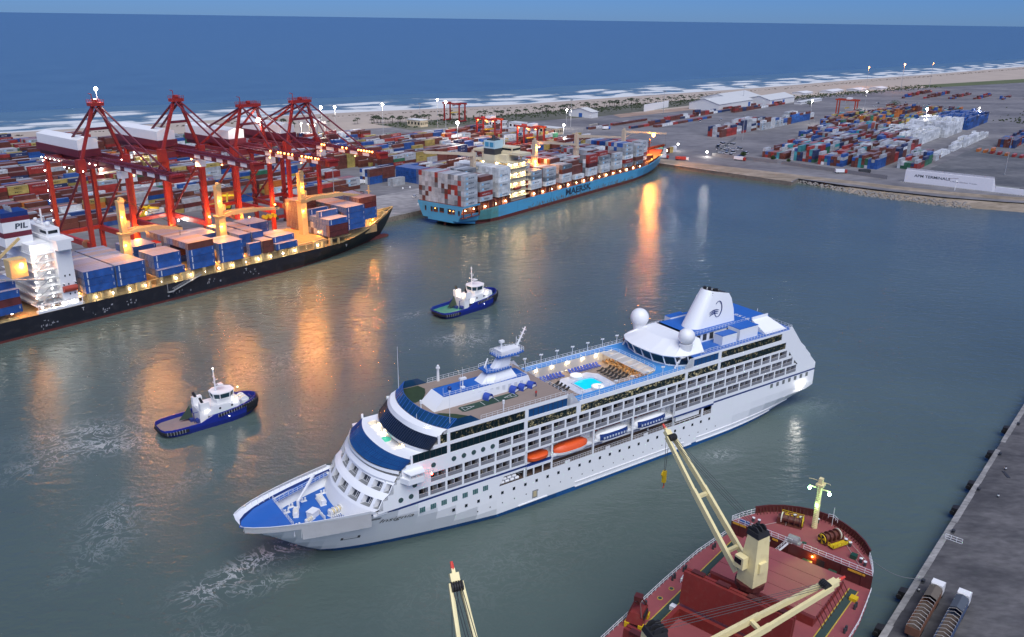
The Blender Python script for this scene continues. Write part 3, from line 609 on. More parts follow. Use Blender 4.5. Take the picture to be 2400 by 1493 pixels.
# lamp posts of the track
b0 = MB(); b0.tube((0,0,0),(0,0,2.6),.07,5); b0.box(-.6,.6,-.12,.12,2.55,2.75); b0.box(-.12,.12,-.5,.5,2.55,2.7); lpm = b0.mesh('track_lamp_post', WHITE2)
for i in range(7):
    inst('track_lamp_post', lpm, cs, (67.5+i*5.6,12.5,25.5)); inst('track_lamp_post', lpm, cs, (67.5+i*5.6,-12.5,25.5))
for s in (-1,1):
    MB().rail([(64,s*12.6,25.5),(104,s*12.6,25.5)],1.05,1.5,.06,bars=3).ob('railing', WHITE2, cs)
    MB().rail([(37,s*12.6,28.36),(62,s*12.6,28.36)],1.05,1.5,.06,bars=3).ob('railing', WHITE2, cs)
# ---- aft block: lounge, upper decks, funnel ----
lg = [(113.5,-11.6),(107,-11.4),(103.6,-9.9),(101.6,-7.4),(100.5,-3.6),(100.4,0),(100.5,3.6),(101.6,7.4),(103.6,9.9),(107,11.4),(113.5,11.6)]
b = MB(); gw = MB()
for i in range(len(lg)-1):
    p, q = lg[i], lg[i+1]; pt = (p[0]-1.4, p[1]*1.02); qt = (q[0]-1.4, q[1]*1.02)
    b.add([(*p,25.5),(*q,25.5),(*q,25.9),(*p,25.9)], [(3,2,1,0)])
    gw2 = MB(); gw2.add([(*p,25.9),(*q,25.9),(*qt,28.5),(*pt,28.5)], [(3,2,1,0)]); gw2.ob('lounge_window', DIMG if i in (2,3,6) else NGLASS, cs)
    b.beam((*p,25.6),(*pt,28.6),.28); b.add([(*pt,28.5),(*qt,28.5),(qt[0]-.4,qt[1]*1.02,28.9),(pt[0]-.4,pt[1]*1.02,28.9)], [(3,2,1,0)])
rf = [(x-1.8,y*1.04,28.9) for x,y in lg]; b.add(rf, [tuple(range(len(rf)))]); inn_ = [(x+4.5 if x < 107 else x,y*.72,31.4) for x,y in lg]
for i in range(len(lg)-1): b.add([rf[i],rf[i+1],inn_[i+1],inn_[i]], [(3,2,1,0)])
b.add(inn_, [tuple(range(len(inn_)))[::-1]]); lo_ = b.ob('lounge', SHIPW, cs)
dk11 = MB(); dk11.box(107,150,-12.6,12.6,28.2,28.5); dk11.ob('aft_deck', BLUE, cs)
MB().rail([(110,-12.5,28.5),(112,-12.5,28.5),(114,-12.2,28.5),(118,-12.5,28.5),(149.5,-12.5,28.5),(149.5,12.5,28.5),(110,12.5,28.5)],1.05,1.3,.07,bars=3).ob('railing', WHITE2, cs)
up = MB(); up.box(112.5,146,-5.9,7.6,28.5,31.2); up.ob('upper_house', SHIPW, cs)
MB().box(112.2,146.2,-6.2,7.9,31.2,31.4).ob('upper_deck', BLUE, cs)
for i, x in enumerate((115,117.6,120.4,127.6,141,143.2)): MB().box(x,x+1.5,-5.98,-5.9,29.0,30.9).ob('upper_window', DARK, cs)
for nm, x0, x1, y0, y1, zt in (('deck_box',120.3,126.4,-10.9,-7.7,31.4),('deck_box',127.6,135.6,-10.9,-6.3,32.0),('deck_box',118,124.5,7.7,10.2,32.0),('deck_box',126,131,8.2,10.4,31.2)):
    q = MB(); q.box(x0,x1,y0,y1,28.5,zt-.15); q.box(x0,x1,y0,y1,zt-.148,zt,1); q.ob(nm, [SHIPW, BLUE], cs)
q = MB(); q.add([(138.5,-6.2,31.4),(145.5,-6.2,31.4),(141.5,-11.8,28.5),(148,-11.8,28.5),(138.5,-6.2,28.5),(138.5,-11.8,28.5)], [(0,1,3,2),(0,2,5,4)]); q.box(138.4,145.6,-6.2,-5.9,31.4,32.2); q.ob('stair_screen', SHIPW, cs)
MB().rail([(112.3,-6.1,31.4),(132,-6.1,31.4),(137,-6.1,31.4)],1,1.3,.06).ob('railing', WHITE2, cs)
t = MB(); text_on(t, '4-8516', 8.5, 1.6, Matrix.Translation((137.4,3.2,31.42)) @ Matrix.Rotation(R(-90),4,'Z')); t.ob('deck_lettering', LINE, cs)
def fring(x0,x1,w_,z0,z1,n=8):   # rounded section, front round, aft flat, sloping top
    r = []
    for i in range(n+1):
        a = math.pi*(i/n); r.append((x0+(1-math.sin(a))*w_*.9, -w_*math.cos(a), z0))
    return [(x,-y,z0+(z1-z0)*(x-x0)/(x1-x0)) for x,y,z in r]+[(x1,-w_,z1),(x1,w_,z1)]
f = MB(); rr_ = [fring(116.2,133.6,3.4,31.4,31.4), fring(118.4,133.2,3.1,35,35), fring(121.2,132.2,2.7,39.8,38.6), fring(122.8,131.2,2.4,42.2,40.2)]
f.loft(rr_, cap=False); f.add(fring(123.0,131.0,2.3,41.7,39.8), [tuple(range(11))], 1); auto_smooth(f.ob('funnel', [SHIPW, DARK], cs), 50)
b = MB()
for i, z in enumerate((39.0,39.7,40.4,41.1)):
    for k in range(4): 
        a0 = math.pi*(.08+.21*k); a1 = a0+.55
        x0 = 121.2+(z-38.6)*.52; w_ = 2.75-(z-38.6)*.1
        P = lambda a, zz, o_: (x0+(1-math.sin(a))*w_*.9-o_+(zz-z)*.5, w_*math.cos(a)*(1+o_*.03)*-1, zz-(x0-121)*0)
        b.add([P(a0,z,.06),P((a0+a1)/2,z,.06),P(a1,z,.06),P(a1,z+.36,.06),P((a0+a1)/2,z+.36,.06),P(a0,z+.36,.06)], [(0,1,4,5),(1,2,3,4)])
b.ob('funnel_louvre', BLACK, cs)
for x, y in ((124.5,-1),(124.5,1),(126.5,-.9),(126.5,.9),(128.5,0)): MB().tube((x,y,39.5),(x-.3,y,42.7-(x-124)*.28),.5,8).ob('exhaust_pipe', BLACK, cs)
lgm = MB(); pts_o = [(126.3+1.5*math.cos(t_*math.pi/16)+.25*math.sin(t_*math.pi/16), 2.35*math.sin(t_*math.pi/16)) for t_ in range(33)]
yl = lambda z: -(3.12-(z-35)*.085)-.06
cz = 36.3
for i in range(32):
    a = i*math.pi/16; w0 = .10+.34*abs(math.cos(a/1.0))*(1 if math.cos(a) > 0 else .35)
    if 12 <= i <= 16: continue
    p, q = pts_o[i], pts_o[i+1]
    lgm.beam((p[0],yl(cz+p[1]),cz+p[1]),(q[0],yl(cz+q[1]),cz+q[1]),.10,w0)
for k in range(3):
    for i in range(8):
        t0, t1 = i/8, (i+1)/8; P = lambda t_: (122.7+4.0*t_-k*.25*t_, cz+.15-k*.5+1.0*(t_-.5)*(1-t_)*1.6-.5*t_)
        p, q = P(t0), P(t1); lgm.beam((p[0],yl(p[1]),p[1]),(q[0],yl(q[1]),q[1]),.08,.08+.22*math.sin(math.pi*(t0+.06)))
lgm.ob('funnel_emblem', NAVY, cs)
for y, r in ((9.6,2.75),(-9.4,2.35)):
    b = MB(); b.sph((107,y,33.6),r,18,12); b.tube((107,y,28.4),(107,y,31.6),1.5,12,1.9); auto_smooth(b.ob('radome', WHITE2, cs), 60)
    q = MB(); q.poly([(103.5,y-2),(110,y-2),(110,y+2),(103.5,y+2)],28.3,28.6); 
    for s_ in (-1,1): q.beam((102,y+s_*1.2,25.5),(104.5,y+s_*1.2,28.4),.35)
    q.ob('radome_base', [WHITE2], cs)
for x,y in ((139,6),(147,-1),(146,9)): MB().tube((x,y,31.3 if x < 146 else 28.5),(x,y,35.3 if x < 146 else 32),.1,5).ob('whip_antenna', WHITE2, cs)
# ---- side walls with rows of balconies and windows ----
def rowspec():
    rows = []
    def pairs(x0, x1, n): w_ = (x1-x0)/n; return [(x0+i*w_+.28, x0+(i+1)*w_-.28) for i in range(n)]
    rows.append((13.0,15.3,[(20.2,22.6)]+pairs(22.9,50.0,6),'bal')); rows.append((13.4,15.7,pairs(101.1,154.2,10),'bal'))
    rows.append((16.3,18.5,pairs(23.1,50.1,6)+pairs(50.3,58.2,2)+pairs(58.4,71.9,3)+pairs(71.9,85.6,3)+pairs(85.6,100.8,3)+pairs(100.8,151.8,10),'bal'))
    rows.append((19.4,21.6,pairs(41.7,50.0,2)+pairs(50.1,66.2,4)+pairs(66.2,85.5,5)+pairs(85.5,117,8)+pairs(117,148.6,8),'bal'))
    rows.append((22.3,24.4,[(18.9,27.8),(28.6,49.4),(50.4,65.6)],'w9')); rows.append((22.3,24.4,[(67.0,104.2),(105.2,117.4),(118.4,147.4)],'w9'))
    rows.append((25.2,27.4,[(26.0,27.8),(28.6,49.6),(50.6,62.6)],'w10')); rows.append((25.6,27.7,[(107.2,117.2),(118.4,145.0)],'w10'))
    return rows
RS = rowspec(); WT = .24
def solid(mb, x0, x1, z0, z1, s):
    if x1-x0 > .01 and z1-z0 > .01: mb.box(x0, x1, s*12.75-(WT if s > 0 else 0), s*12.75+(WT if s < 0 else 0), z0, z1)
def segs(lo, hi, ops):
    out = []; c = lo
    for a, b_ in sorted(ops):
        out.append((c, a)); c = b_
    out.append((c, hi)); return out
FX = [(9.6,8.3),(12.44,9.7),(12.9,9.9),(13.5,10.2),(15.5,11.3),(16,12),(16.6,12.9),(18.5,13.9),(18.9,14.6),(20.3,15),(21.45,15.9),(23.3,18.7),(24.3,23.3),(26.8,25.8),(28.36,27.9)]
def fx(z):
    for (z0, x0), (z1, x1) in zip(FX[:-1], FX[1:]):
        if z0 <= z <= z1: return x0+(x1-x0)*(z-z0)/(z1-z0)
    return FX[-1][1]
for s in (-1, 1):
    wl_ = MB()
    # forward block x 8..  ; continuous bands
    def wall_band(z0, z1, x0, x1):
        if x0 < 0:
            x0 = max(fx(z1), fx(z0)); y_ = s*12.75
            wl_.add([(fx(z0),y_,z0),(x0,y_,z0),(x0,y_,z1),(fx(z1),y_,z1)], [(0,1,2,3),(3,2,1,0)])
        solid(wl_, x0, x1, z0, z1, s)
    for (z0,z1,x0,x1) in ((12.44,13.0,-1,50.2),(15.3,16.3,-1,50.2),(15.7,16.3,50.2,58.3),(15.9,16.3,58.3,101),(18.5,19.4,-1,151),(21.6,22.3,-1,149),(24.4,25.2,-1,66.5),(24.4,25.6,66.5,149),(27.4,28.36,-1,62.8),(27.7,28.3,107,149.3)): wall_band(z0,z1,x0,x1)
    def row(z0, z1, x0, x1, ops):
        for a, b_ in segs(x0, x1, ops): wall_band(z0, z1, a, b_)
    row(13.0,15.3,-1,50.2,RS[0][2]); row(13.4,15.7,100.9,155.5,RS[1][2]); wall_band(12.44,13.4,100.9,157.5); wall_band(15.7,16.3,100.9,153.5)
    row(16.3,18.5,-1,152.5,RS[2][2]); row(19.4,21.6,-1,149.5,RS[3][2]); row(22.3,24.4,18.4,149,RS[4][2]+RS[5][2]); row(25.2,27.4,25.4,63.4,RS[6][2]); row(25.6,27.7,106.6,149.2,RS[7][2])
    # raked end plates
    for x0, z0, x1, z1 in ((62.5,25.2,66.5,28.36),):
        wl_.add([(62.5,s*12.75,28.36),(62.5,s*12.75,25.2),(66.5,s*12.75,25.2),(64.0,s*12.75,28.36)], [(0,1,2,3),(3,2,1,0)])
    wl_.add([(103.5,s*12.75,25.5),(107,s*12.75,25.5),(107,s*12.75,28.3),(105.4,s*12.75,28.3)], [(0,1,2,3),(3,2,1,0)])
    # stern side plate following the rake
    prof_ = [(148.5,29.1),(149.5,29.0),(154.8,22.9),(157.2,21.0),(157.6,20.3),(160.2,18.0),(160.6,17.2),(163.6,14.4),(163.65,12.44),(154.5,12.44),(154.5,15.7),(151.5,18.5),(149,21.6),(148.4,28.0)]
    y_ = s*12.77; wl_.add([(x,y_,z) for x,z in prof_]+[(x,y_-s*.3,z) for x,z in prof_], [tuple(range(14)) if s < 0 else tuple(range(13,-1,-1)), tuple(range(27,13,-1)) if s < 0 else tuple(range(14,28))]+[(i,(i+1)%14,14+(i+1)%14,14+i) for i in range(14)])
    # boat deck pillars and edges
    for x in (50.2,58.2,71.8,85.5,101.0): wl_.box(x-.25,x+.25,s*12.75-(.3 if s>0 else 0),s*12.75+(.3 if s<0 else 0),9.0,16.0)
    wl_.ob('side_wall', SHIPW, cs)
core = MB(); core.box(9,150,-10.9,10.9,12.4,28.1) if 0 else None
core.box(11,49.9,-10.9,10.9,12.4,15.9); core.box(100.7,156,-10.9,10.9,12.4,15.9); core.box(50,101,-9.6,9.6,9.0,16.2); core.box(13,153,-10.9,10.9,16.2,19.0); core.box(16,150,-10.9,10.9,19.0,22.2); core.box(24.3,66,-12.2,12.2,22.3,25.15); core.box(98.4,148.6,-12.2,12.2,22.3,25.45); core.box(27.2,62.4,-12.2,12.2,25.1,28.1); core.box(109,148,-12.2,12.2,25.5,28.1)
core.box(9,157,-12.4,12.4,11.8,12.38)
core.ob('inner_house', SHIPW, cs)
MB().box(66.1,98.3,-12.2,12.2,21.7,22.35).ob('lido_deck', WHITE2, cs)
# balcony units (near side and a far-side row share the mesh)
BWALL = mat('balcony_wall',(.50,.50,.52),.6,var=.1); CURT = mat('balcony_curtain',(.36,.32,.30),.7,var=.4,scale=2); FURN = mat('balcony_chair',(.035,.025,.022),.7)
RGL = mat('rail_glass',(.22,.22,.24),.15,var=.2)
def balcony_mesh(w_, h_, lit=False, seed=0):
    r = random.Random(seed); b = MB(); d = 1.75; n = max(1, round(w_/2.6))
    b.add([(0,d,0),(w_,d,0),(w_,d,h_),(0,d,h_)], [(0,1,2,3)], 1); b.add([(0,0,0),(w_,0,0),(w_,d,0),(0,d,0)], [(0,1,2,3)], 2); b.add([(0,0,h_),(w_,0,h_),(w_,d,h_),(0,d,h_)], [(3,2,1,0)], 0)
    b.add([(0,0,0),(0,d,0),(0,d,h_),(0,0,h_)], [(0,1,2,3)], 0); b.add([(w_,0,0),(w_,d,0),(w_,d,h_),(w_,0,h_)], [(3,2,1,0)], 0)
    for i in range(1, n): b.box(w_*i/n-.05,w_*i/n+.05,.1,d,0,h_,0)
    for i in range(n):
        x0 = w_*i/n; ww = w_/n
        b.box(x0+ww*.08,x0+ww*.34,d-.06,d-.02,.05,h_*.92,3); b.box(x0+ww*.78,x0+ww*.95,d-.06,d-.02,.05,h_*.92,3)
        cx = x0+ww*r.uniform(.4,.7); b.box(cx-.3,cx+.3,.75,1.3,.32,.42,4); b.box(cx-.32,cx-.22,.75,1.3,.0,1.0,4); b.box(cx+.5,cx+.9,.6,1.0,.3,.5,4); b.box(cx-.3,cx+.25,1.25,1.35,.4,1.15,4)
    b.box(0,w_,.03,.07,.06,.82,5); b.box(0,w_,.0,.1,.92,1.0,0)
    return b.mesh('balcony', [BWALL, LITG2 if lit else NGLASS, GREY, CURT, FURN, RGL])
_bm = {}
for ri in range(4):
    z0, z1, ops, _ = RS[ri]
    for i, (a, b_) in enumerate(ops):
        lit = (ri == 0 and i == 4); k = (round(b_-a,1), round(z1-z0,1), lit, i % 3)
        if k not in _bm: _bm[k] = balcony_mesh(b_-a, z1-z0, lit, i % 3)
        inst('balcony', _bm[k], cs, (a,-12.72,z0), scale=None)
        if ri in (2,3): pass
# saloon windows: each long window a part with panes behind bars
def long_window(a, b_, z0, z1, g_, rake0=0, rake1=0):
    n = max(1, round((b_-a)/1.55)); w = MB()
    root = MB().add([(a,-12.6,z0),(b_,-12.6,z0),(b_+rake1,-12.6,z1),(a+rake0,-12.6,z1)], [(0,1,2,3)]).ob('saloon_window', g_, cs)
    bm_ = MB().box(-.035,.035,-12.66,-12.58,0,z1-z0).mesh('window_bar', DARK)
    for i in range(1, n): inst('window_bar', bm_, root, (a+(b_-a)*i/n,0,z0))
    return root
for a, b_ in RS[4][2]: long_window(a, b_, 22.3, 24.4, {18.9:DIMG, 28.6:DIMG, 50.4:LITG2}[a])
for a, b_ in RS[5][2]: long_window(a, b_, 22.3, 24.4, {67.0:LITG2, 105.2:LITG2, 118.4:LITG}[a])
for a, b_ in RS[6][2]: long_window(a, b_, 25.2, 27.4, {26.0:LITG, 28.6:LITG, 50.6:BGLASS}[a])
for a, b_ in RS[7][2]: long_window(a, b_, 25.6, 27.7, {107.2:BGLASS, 118.4:LITG}[a])
# portholes
pm = MB().box(-.36,.36,-.05,.02,-.38,.38).mesh('porthole', DKGLASS)
for i in range(26): inst('porthole', pm, cs, (29.3+i*3.46,-12.77,6.9+.016*i))
pm2 = MB().box(-.14,.14,-.03,.02,-.14,.14).mesh('porthole', DARK)
for i in range(24): inst('porthole', pm2, cs, (36+i*3.6,-12.76,4.1))
rw = MB()
for k in range(3): rw.box(-.72+k*.5,-.30+k*.5,-.05,.02,-.65,.65)
rwm = rw.mesh('hull_window', mat('port_teal',(.06,.15,.15),.1)); rw2 = MB().box(-.55,.55,-.05,.02,-.65,.65).mesh('hull_window', mat('port_grey',(.16,.17,.17),.15))
for i in range(7): inst('hull_window', rwm, cs, (21.0+i*2.87,-hbd(21+i*2.87,10)-.02,9.85))
for i in range(7): inst('hull_window', rw2, cs, (142.8+i*2.83,-12.78,11.1))
rp = MB().tube((0,-.05,0),(0,.03,0),.62,14).mesh('round_porthole', mat('port_round',(.05,.09,.09),.1)); 
for x, z in ((24.1,20.5),(29.5,20.5),(32.2,20.5),(34.9,20.5),(37.5,20.5),(40.2,20.5),(15.6,14.2),(18.2,14.3),(19.2,16.9)): inst('round_porthole', rp, cs, (x,-12.78,z))
# promenade / boat deck
pd = MB(); pd.add([(41.6,-12.6,9.02),(116.9,-12.6,9.02),(116.9,-9.6,9.02),(41.6,-9.6,9.02)], [(0,1,2,3)]); pd.ob('promenade_deck', BROWN, cs)
MB().box(41.6,50,-9.6,9.6,9,12.4).ob('inner_wall', WHITE2, cs); MB().box(100.8,117,-9.6,9.6,9,12.4).ob('inner_wall', WHITE2, cs)
pn = MB(); Y0, Y1 = -12.75, -12.5
pn.box(41.5,50.4,Y0,Y1,11.25,11.9); pn.box(41.5,42.2,Y0,Y1,9,11.25); pn.add([(42.2,Y0,9),(43.6,Y0,11.25),(42.2,Y0,11.25)], [(0,1,2)]); pn.box(49.5,50.4,Y0,Y1,9,11.25); pn.box(50.4,58,Y0,Y1,10.9,11.5)
for x in (52.6,55.4): pn.box(x-.15,x+.15,Y0,Y1,9,10.9)
pn.box(100.8,117,Y0,Y1,11.95,12.42); pn.box(100.8,101.4,Y0,Y1,9,11.95); pn.box(112.2,113,Y0,Y1,9,11.95); pn.box(116.4,117,Y0,Y1,9,11.95)
pn.box(41.5,117,12.5,12.75,9,12.44); pn.ob('boat_deck_side', SHIPW, cs)
sp_ = MB(); sp_.box(41.5,58,-12.79,-12.5,11.92,12.42); sp_.box(100.8,117,-12.81,-12.5,11.5,11.98); sp_.ob('boat_deck_stripe', NAVY, cs)
MB().box(50.4,58,-12.5,-9.6,11.5,11.7).ob('rescue_boat_deck', BLUE, cs)
for a, b_ in ((58.5,71.6),(72.1,85.3),(85.8,100.8),(113,116.4)):
    r_ = MB().rail([(a,-12.65,9.02),(b_,-12.65,9.02)],1.15,.55,.06,bars=3); r_.box(a+4,a+5.6,-12.8,-12.7,9.05,9.8) if b_-a > 8 else None; r_.ob('railing', WHITE2, cs)
gp_ = MB()
for x0, x1 in ((101.6,112),): gp_.beam((x0,-12.6,9.5),(x1,-12.6,9.5),.12); gp_.beam((x0,-12.6,11.4),(x1,-12.6,11.4),.12); gp_.box(x0+.4,x1-.6,-12.55,-12.45,9.9,11.2); 
for i in range(6): gp_.beam((101.8+i*2,-12.6,9.0),(101.8+i*2,-12.6,9.6),.1)
gp_.ob('gangway_rack', WHITE2, cs)
for k in range(7): 
    x = 43.3+(k % 4)*1.45+(.6 if k > 3 else 0); z = 9.45+.85*(k//4)
    MB().tube((x-.55,-12.2,z),(x+.55,-12.2,z),.4,10).ob('life_raft_canister', WHITE2, cs)
b = MB(); b.beam((47.5,-12.4,11.2),(49.4,-11.4,9.1),.14); b.beam((46.6,-12.3,11.1),(49.3,-12.3,10.4),.12); b.ob('raft_davit', STEEL, cs)
for x in (60,69.5,73.5,83.5,87.5,98.6,51.2,56.8):
    q = MB(); q.beam((x,-9.7,15.9),(x,-12.4,15.6),.35); q.beam((x,-10.2,15.6),(x,-10.0,11.8),.3); q.ob('davit', WHITE2, cs)
# hull trim: rubbing strakes, shell door, anchor pockets, name
for x0, x1, z in ((66,106,2.45),(66,109,1.15),(111,155,2.6),(111,146,1.2),(48,57,1.5)): 
    k_ = MB()
    for i in range(12):
        xa, xb = x0+(x1-x0)*i/12, x0+(x1-x0)*(i+1)/12; k_.beam((xa,-hbd(xa,z)-.02,z),(xb,-hbd(xb,z)-.02,z),.3,.24)
    k_.ob('rubbing_strake', WHITE2, cs)
b = MB(); b.box(52.3,53.9,-12.79,-12.7,2.2,4.4,0); b.box(52.6,53.6,-12.82,-12.7,2.5,4.1,1); b.ob('pilot_door', [GREY, mat('pilot_door_yellow',(.5,.42,.25),.6)], cs)
t = MB()
vs_, fs_ = text_data('Insignia', 1.0, .32, 0)
tx0 = min(v.x for v in vs_); tx1 = max(v.x for v in vs_)
pts_ = []
for v in vs_:
    x = 11.0+(v.x-tx0)/(tx1-tx0)*7.9; z = 8.75+v.y*1.75; pts_.append((x, -hbd(x,z)-.16, z))
t.add(pts_, fs_); t.ob('name_lettering', DARK, cs)
def on_hull(x, z, o_=.05): return (x, -hbd(x,z)-o_, z)
b = MB()
for x0, x1, z0, z1, mi in ((3.4,7.6,4.5,5.4,0),(3.9,7.0,4.75,5.45,1)): b.add([on_hull(x0,z0,.05+mi*.04),on_hull(x1,z0,.05+mi*.04),on_hull(x1,z1,.05+mi*.04),on_hull(x0,z1,.05+mi*.04)], [(0,1,2,3)], mi)
b.ob('anchor_pocket', [DARK, WHITE2], cs)
for x, z in ((-5,10.4),(2.2,9.6),(8.6,10.2)):
    b = MB(); b.add([on_hull(x,z),on_hull(x+2.4,z-.1),on_hull(x+2.7,z+.55),on_hull(x+.2,z+.5)], [(0,1,2,3)]); b.ob('fairlead', GREY, cs)
# stern gallery windows on the transom edge, lamp low on the quarter
b = MB()
for x, z in ((154.6,22.6),(157.3,20.6),(160.3,17.6),(163.2,14.8)): b.box(x-.2,x+.9,-12.3,12.3,z-1.3,z-.2)
b.ob('stern_terrace_opening', NGLASS, cs)
sn = MB()
for i, (x, z) in enumerate(((149.6,28.4),(154.8,22.9),(157.6,20.3),(160.6,17.2),(163.6,14.4))): 
    if i: px_, pz_ = pr_; sn.add([(px_,-12.6,pz_),(px_,12.6,pz_),(x,12.6,z),(x,-12.6,z)], [(3,2,1,0)])
    pr_ = (x, z)
sn.add([(163.55,-12.6,14.4),(163.55,12.6,14.4),(163.6,12.6,12.4),(163.6,-12.6,12.4)], [(3,2,1,0)]); sn.ob('stern_face', SHIPW, cs)
bulb('w', .42, cs, (157.6,-13.3,8.2), 260, 'quarter_lamp'); bulb('w', .2, cs, (163.9,-12.2,9.6), 0, 'quarter_lamp')
bulb('r', .28, cs, (22.6,-14.6,19.6), 0, 'port_light')
for x in (24,): bulb('w', .12, cs, (24.6,-9,28.2), 0, 'deck_lamp')
# ---- lifeboats hanging in the davits: things of their own ----
def boat(label, x, L_, roof, hullm, stripe=None, canopy=True, z=11.2):
    e = empty('lifeboat', cs.matrix_basis @ Vector((x, -11.6, z)), R(35.06)); tag(e, label, 'lifeboat', 'boats hanging along the cruise ship')
    b = MB(); n = 13; ring_ = lambda t, w_, z_: (t*L_/2, w_, z_)
    def sec_(t, k): w_ = 1.9*(1-abs(t)**3.2)**.6+.04; h_ = 1.5; return [(t*L_/2,-w_*k,h_),(t*L_/2,-w_*k*.92,h_*.5),(t*L_/2,-w_*k*.45,.05+abs(t)**4*.6),(t*L_/2,w_*k*.45,.05+abs(t)**4*.6),(t*L_/2,w_*k*.92,h_*.5),(t*L_/2,w_*k,h_)]
    ts = [-1+2*i/(n-1) for i in range(n)]
    b.loft([sec_(t*.985, 1) for t in ts], closed=True); auto_smooth(b.ob('boat_hull', hullm, e), 40)
    c = MB(); 
    def csec(t): 
        w_ = 1.86*(1-abs(t)**3.2)**.6+.04; hh = (1.55 if canopy else .4)*(1-abs(t)**6*.6); return [(t*L_/2,-w_,1.5),(t*L_/2,-w_*.9,1.5+hh*.6),(t*L_/2,-w_*.5,1.5+hh),(t*L_/2,w_*.5,1.5+hh),(t*L_/2,w_*.9,1.5+hh*.6),(t*L_/2,w_,1.5)]
    c.loft([csec(t*.97) for t in ts]); auto_smooth(c.ob('canopy', roof, e), 40)
    if stripe:
        q = MB()
        for a, b2 in zip(ts[1:-2], ts[2:-1]):
            wa = 1.9*(1-abs(a)**3.2)**.6+.08; wb = 1.9*(1-abs(b2)**3.2)**.6+.08; q.add([(a*L_/2,-wa,1.05),(b2*L_/2,-wb,1.05),(b2*L_/2,-wb*.98,1.9),(a*L_/2,-wa*.98,1.9)], [(0,1,2,3)]); q.add([(a*L_/2,-wa*.98,1.9),(b2*L_/2,-wb*.98,1.9),(b2*L_/2,-wb*.8,2.72),(a*L_/2,-wa*.8,2.72)], [(0,1,2,3)])
        q.ob('side_screen', stripe, e)
        wn_ = MB()
        for i in range(9): wn_.box(-L_*.36+i*L_*.085,-L_*.36+i*L_*.085+.5,-2.03,-1.9,1.55,2.05)
        wn_.ob('boat_window', mat('boat_window_white',(.55,.6,.68),.3), e)
        MB().box(-L_*.42,L_*.42,1.75,1.95,2.4,2.62).ob('roof_edge', mat('roof_red',(.5,.05,.03),.5), e)
        MB().rail([(-L_*.4,-2.1,.75),(L_*.4,-2.1,.75)],.35,1.2,.08).ob('grab_rail', WHITE2, e)
    return e
boat('orange-roofed white lifeboat hanging ahead of the two blue-sided tenders', 64.8, 11.2, ORANGE, WHITE2)
boat('blue-sided white-roofed tender, the one nearer the bow of the cruise ship', 78.8, 11.6, WHITE2, WHITE2, NAVY)
boat('blue-sided white-roofed tender, the one nearer the stern of the cruise ship', 92.4, 12.2, WHITE2, WHITE2, NAVY)
e = boat('small orange rescue boat above a blue cradle, nearest the bow', 54.2, 6.6, ORANGE, ORANGE, None, False, 12.2)
# ---- deck furniture, each piece a thing ----
def ploc(x, y, z): v = cs.matrix_basis @ Vector((x, y, z)); return (v.x, v.y, v.z)
CUSH_B = mat('lounger_blue',(.03,.07,.35),.8); CUSH_D = mat('lounger_dark',(.02,.02,.022),.8); CUSH_W = mat('cushion_cream',(.75,.7,.6),.8); WOOD = mat('table_wood',(.30,.16,.06),.6)
def lounger(m):
    b = MB(); b.box(-.95,.35,-.32,.32,.28,.38); b.add([(.35,-.32,.28),(.35,.32,.28),(.95,.32,.78),(.95,-.32,.78),(.35,-.32,.38),(.35,.32,.38),(.93,.32,.88),(.93,-.32,.88)], [(0,1,2,3),(7,6,5,4),(0,3,7,4),(1,5,6,2)])
    for x, y in ((-.85,-.28),(-.85,.28),(.6,-.28),(.6,.28)): b.box(x-.03,x+.03,y-.03,y+.03,0,.3,1)
    return b.mesh('sun_lounger', [m, WHITE2])
LB, LD, LC = lounger(CUSH_B), lounger(CUSH_D), lounger(CUSH_W)
FUR = {}
def put_lounger(mesh, x, y, rz, lab, grp):
    o = inst('sun_lounger', mesh, None, ploc(x,y,22.43), R(35.06)+rz, scale=(1.15,1.15,1.15)); tag(o, lab, 'sun lounger', grp); FUR.setdefault(lab, []).append(o)
for i in range(20):
    x = 69.2+i*1.1
    if 8 <= i <= 9: continue
    put_lounger(LB, x, 7.9, R(90), 'blue lounger in the row along the far pool side', 'blue loungers along the far pool edge')
for i in range(14): put_lounger(LC, 69.4+i*1.5, 10.4, R(90), 'cream daybed under warm lamps behind the blue loungers', 'cream daybeds under the far side of the track')
for i in range(4):
    for j in range(2):
        put_lounger(LD, 69.2+j*2.6, 4.2-i*1.5-j*.3, 0, 'dark sun lounger between the sun deck and the pool', 'dark loungers forward of the pool')
for i in range(6):
    for j in range(2): put_lounger(LD, 88.2+j*2.8, 4.6-i*1.45, 0, 'dark sun lounger between the pool and the awning', 'dark loungers aft of the pool')
for i in range(6): put_lounger(LB, 67.4, -1-i*1.3, R(180), 'blue lounger at the forward end of the pool deck', 'blue loungers at the forward end of the pool deck')
tb = MB(); tb.tube((0,0,.7),(0,0,.76),.55,12); tb.tube((0,0,0),(0,0,.7),.06,6,mi=1)
for a in range(4):
    cx, cy = .95*math.cos(a*1.571), .95*math.sin(a*1.571); tb.box(cx-.24,cx+.24,cy-.24,cy+.24,.4,.48,1); tb.box(cx*1.2-.2,cx*1.2+.2,cy*1.2-.2,cy*1.2+.2,.48,.9,1)
tbm = tb.mesh('cafe_table', [WOOD, WOOD])
for i in range(6):
    for j in range(2):
        o = inst('cafe_table', tbm, None, ploc(93.6+j*2.4,8-i*2.9,22.43), .4*i); tag(o, 'wooden cafe table with four chairs under the white awning', 'table', 'cafe tables under the awning'); FUR.setdefault(o['label'], []).append(o)
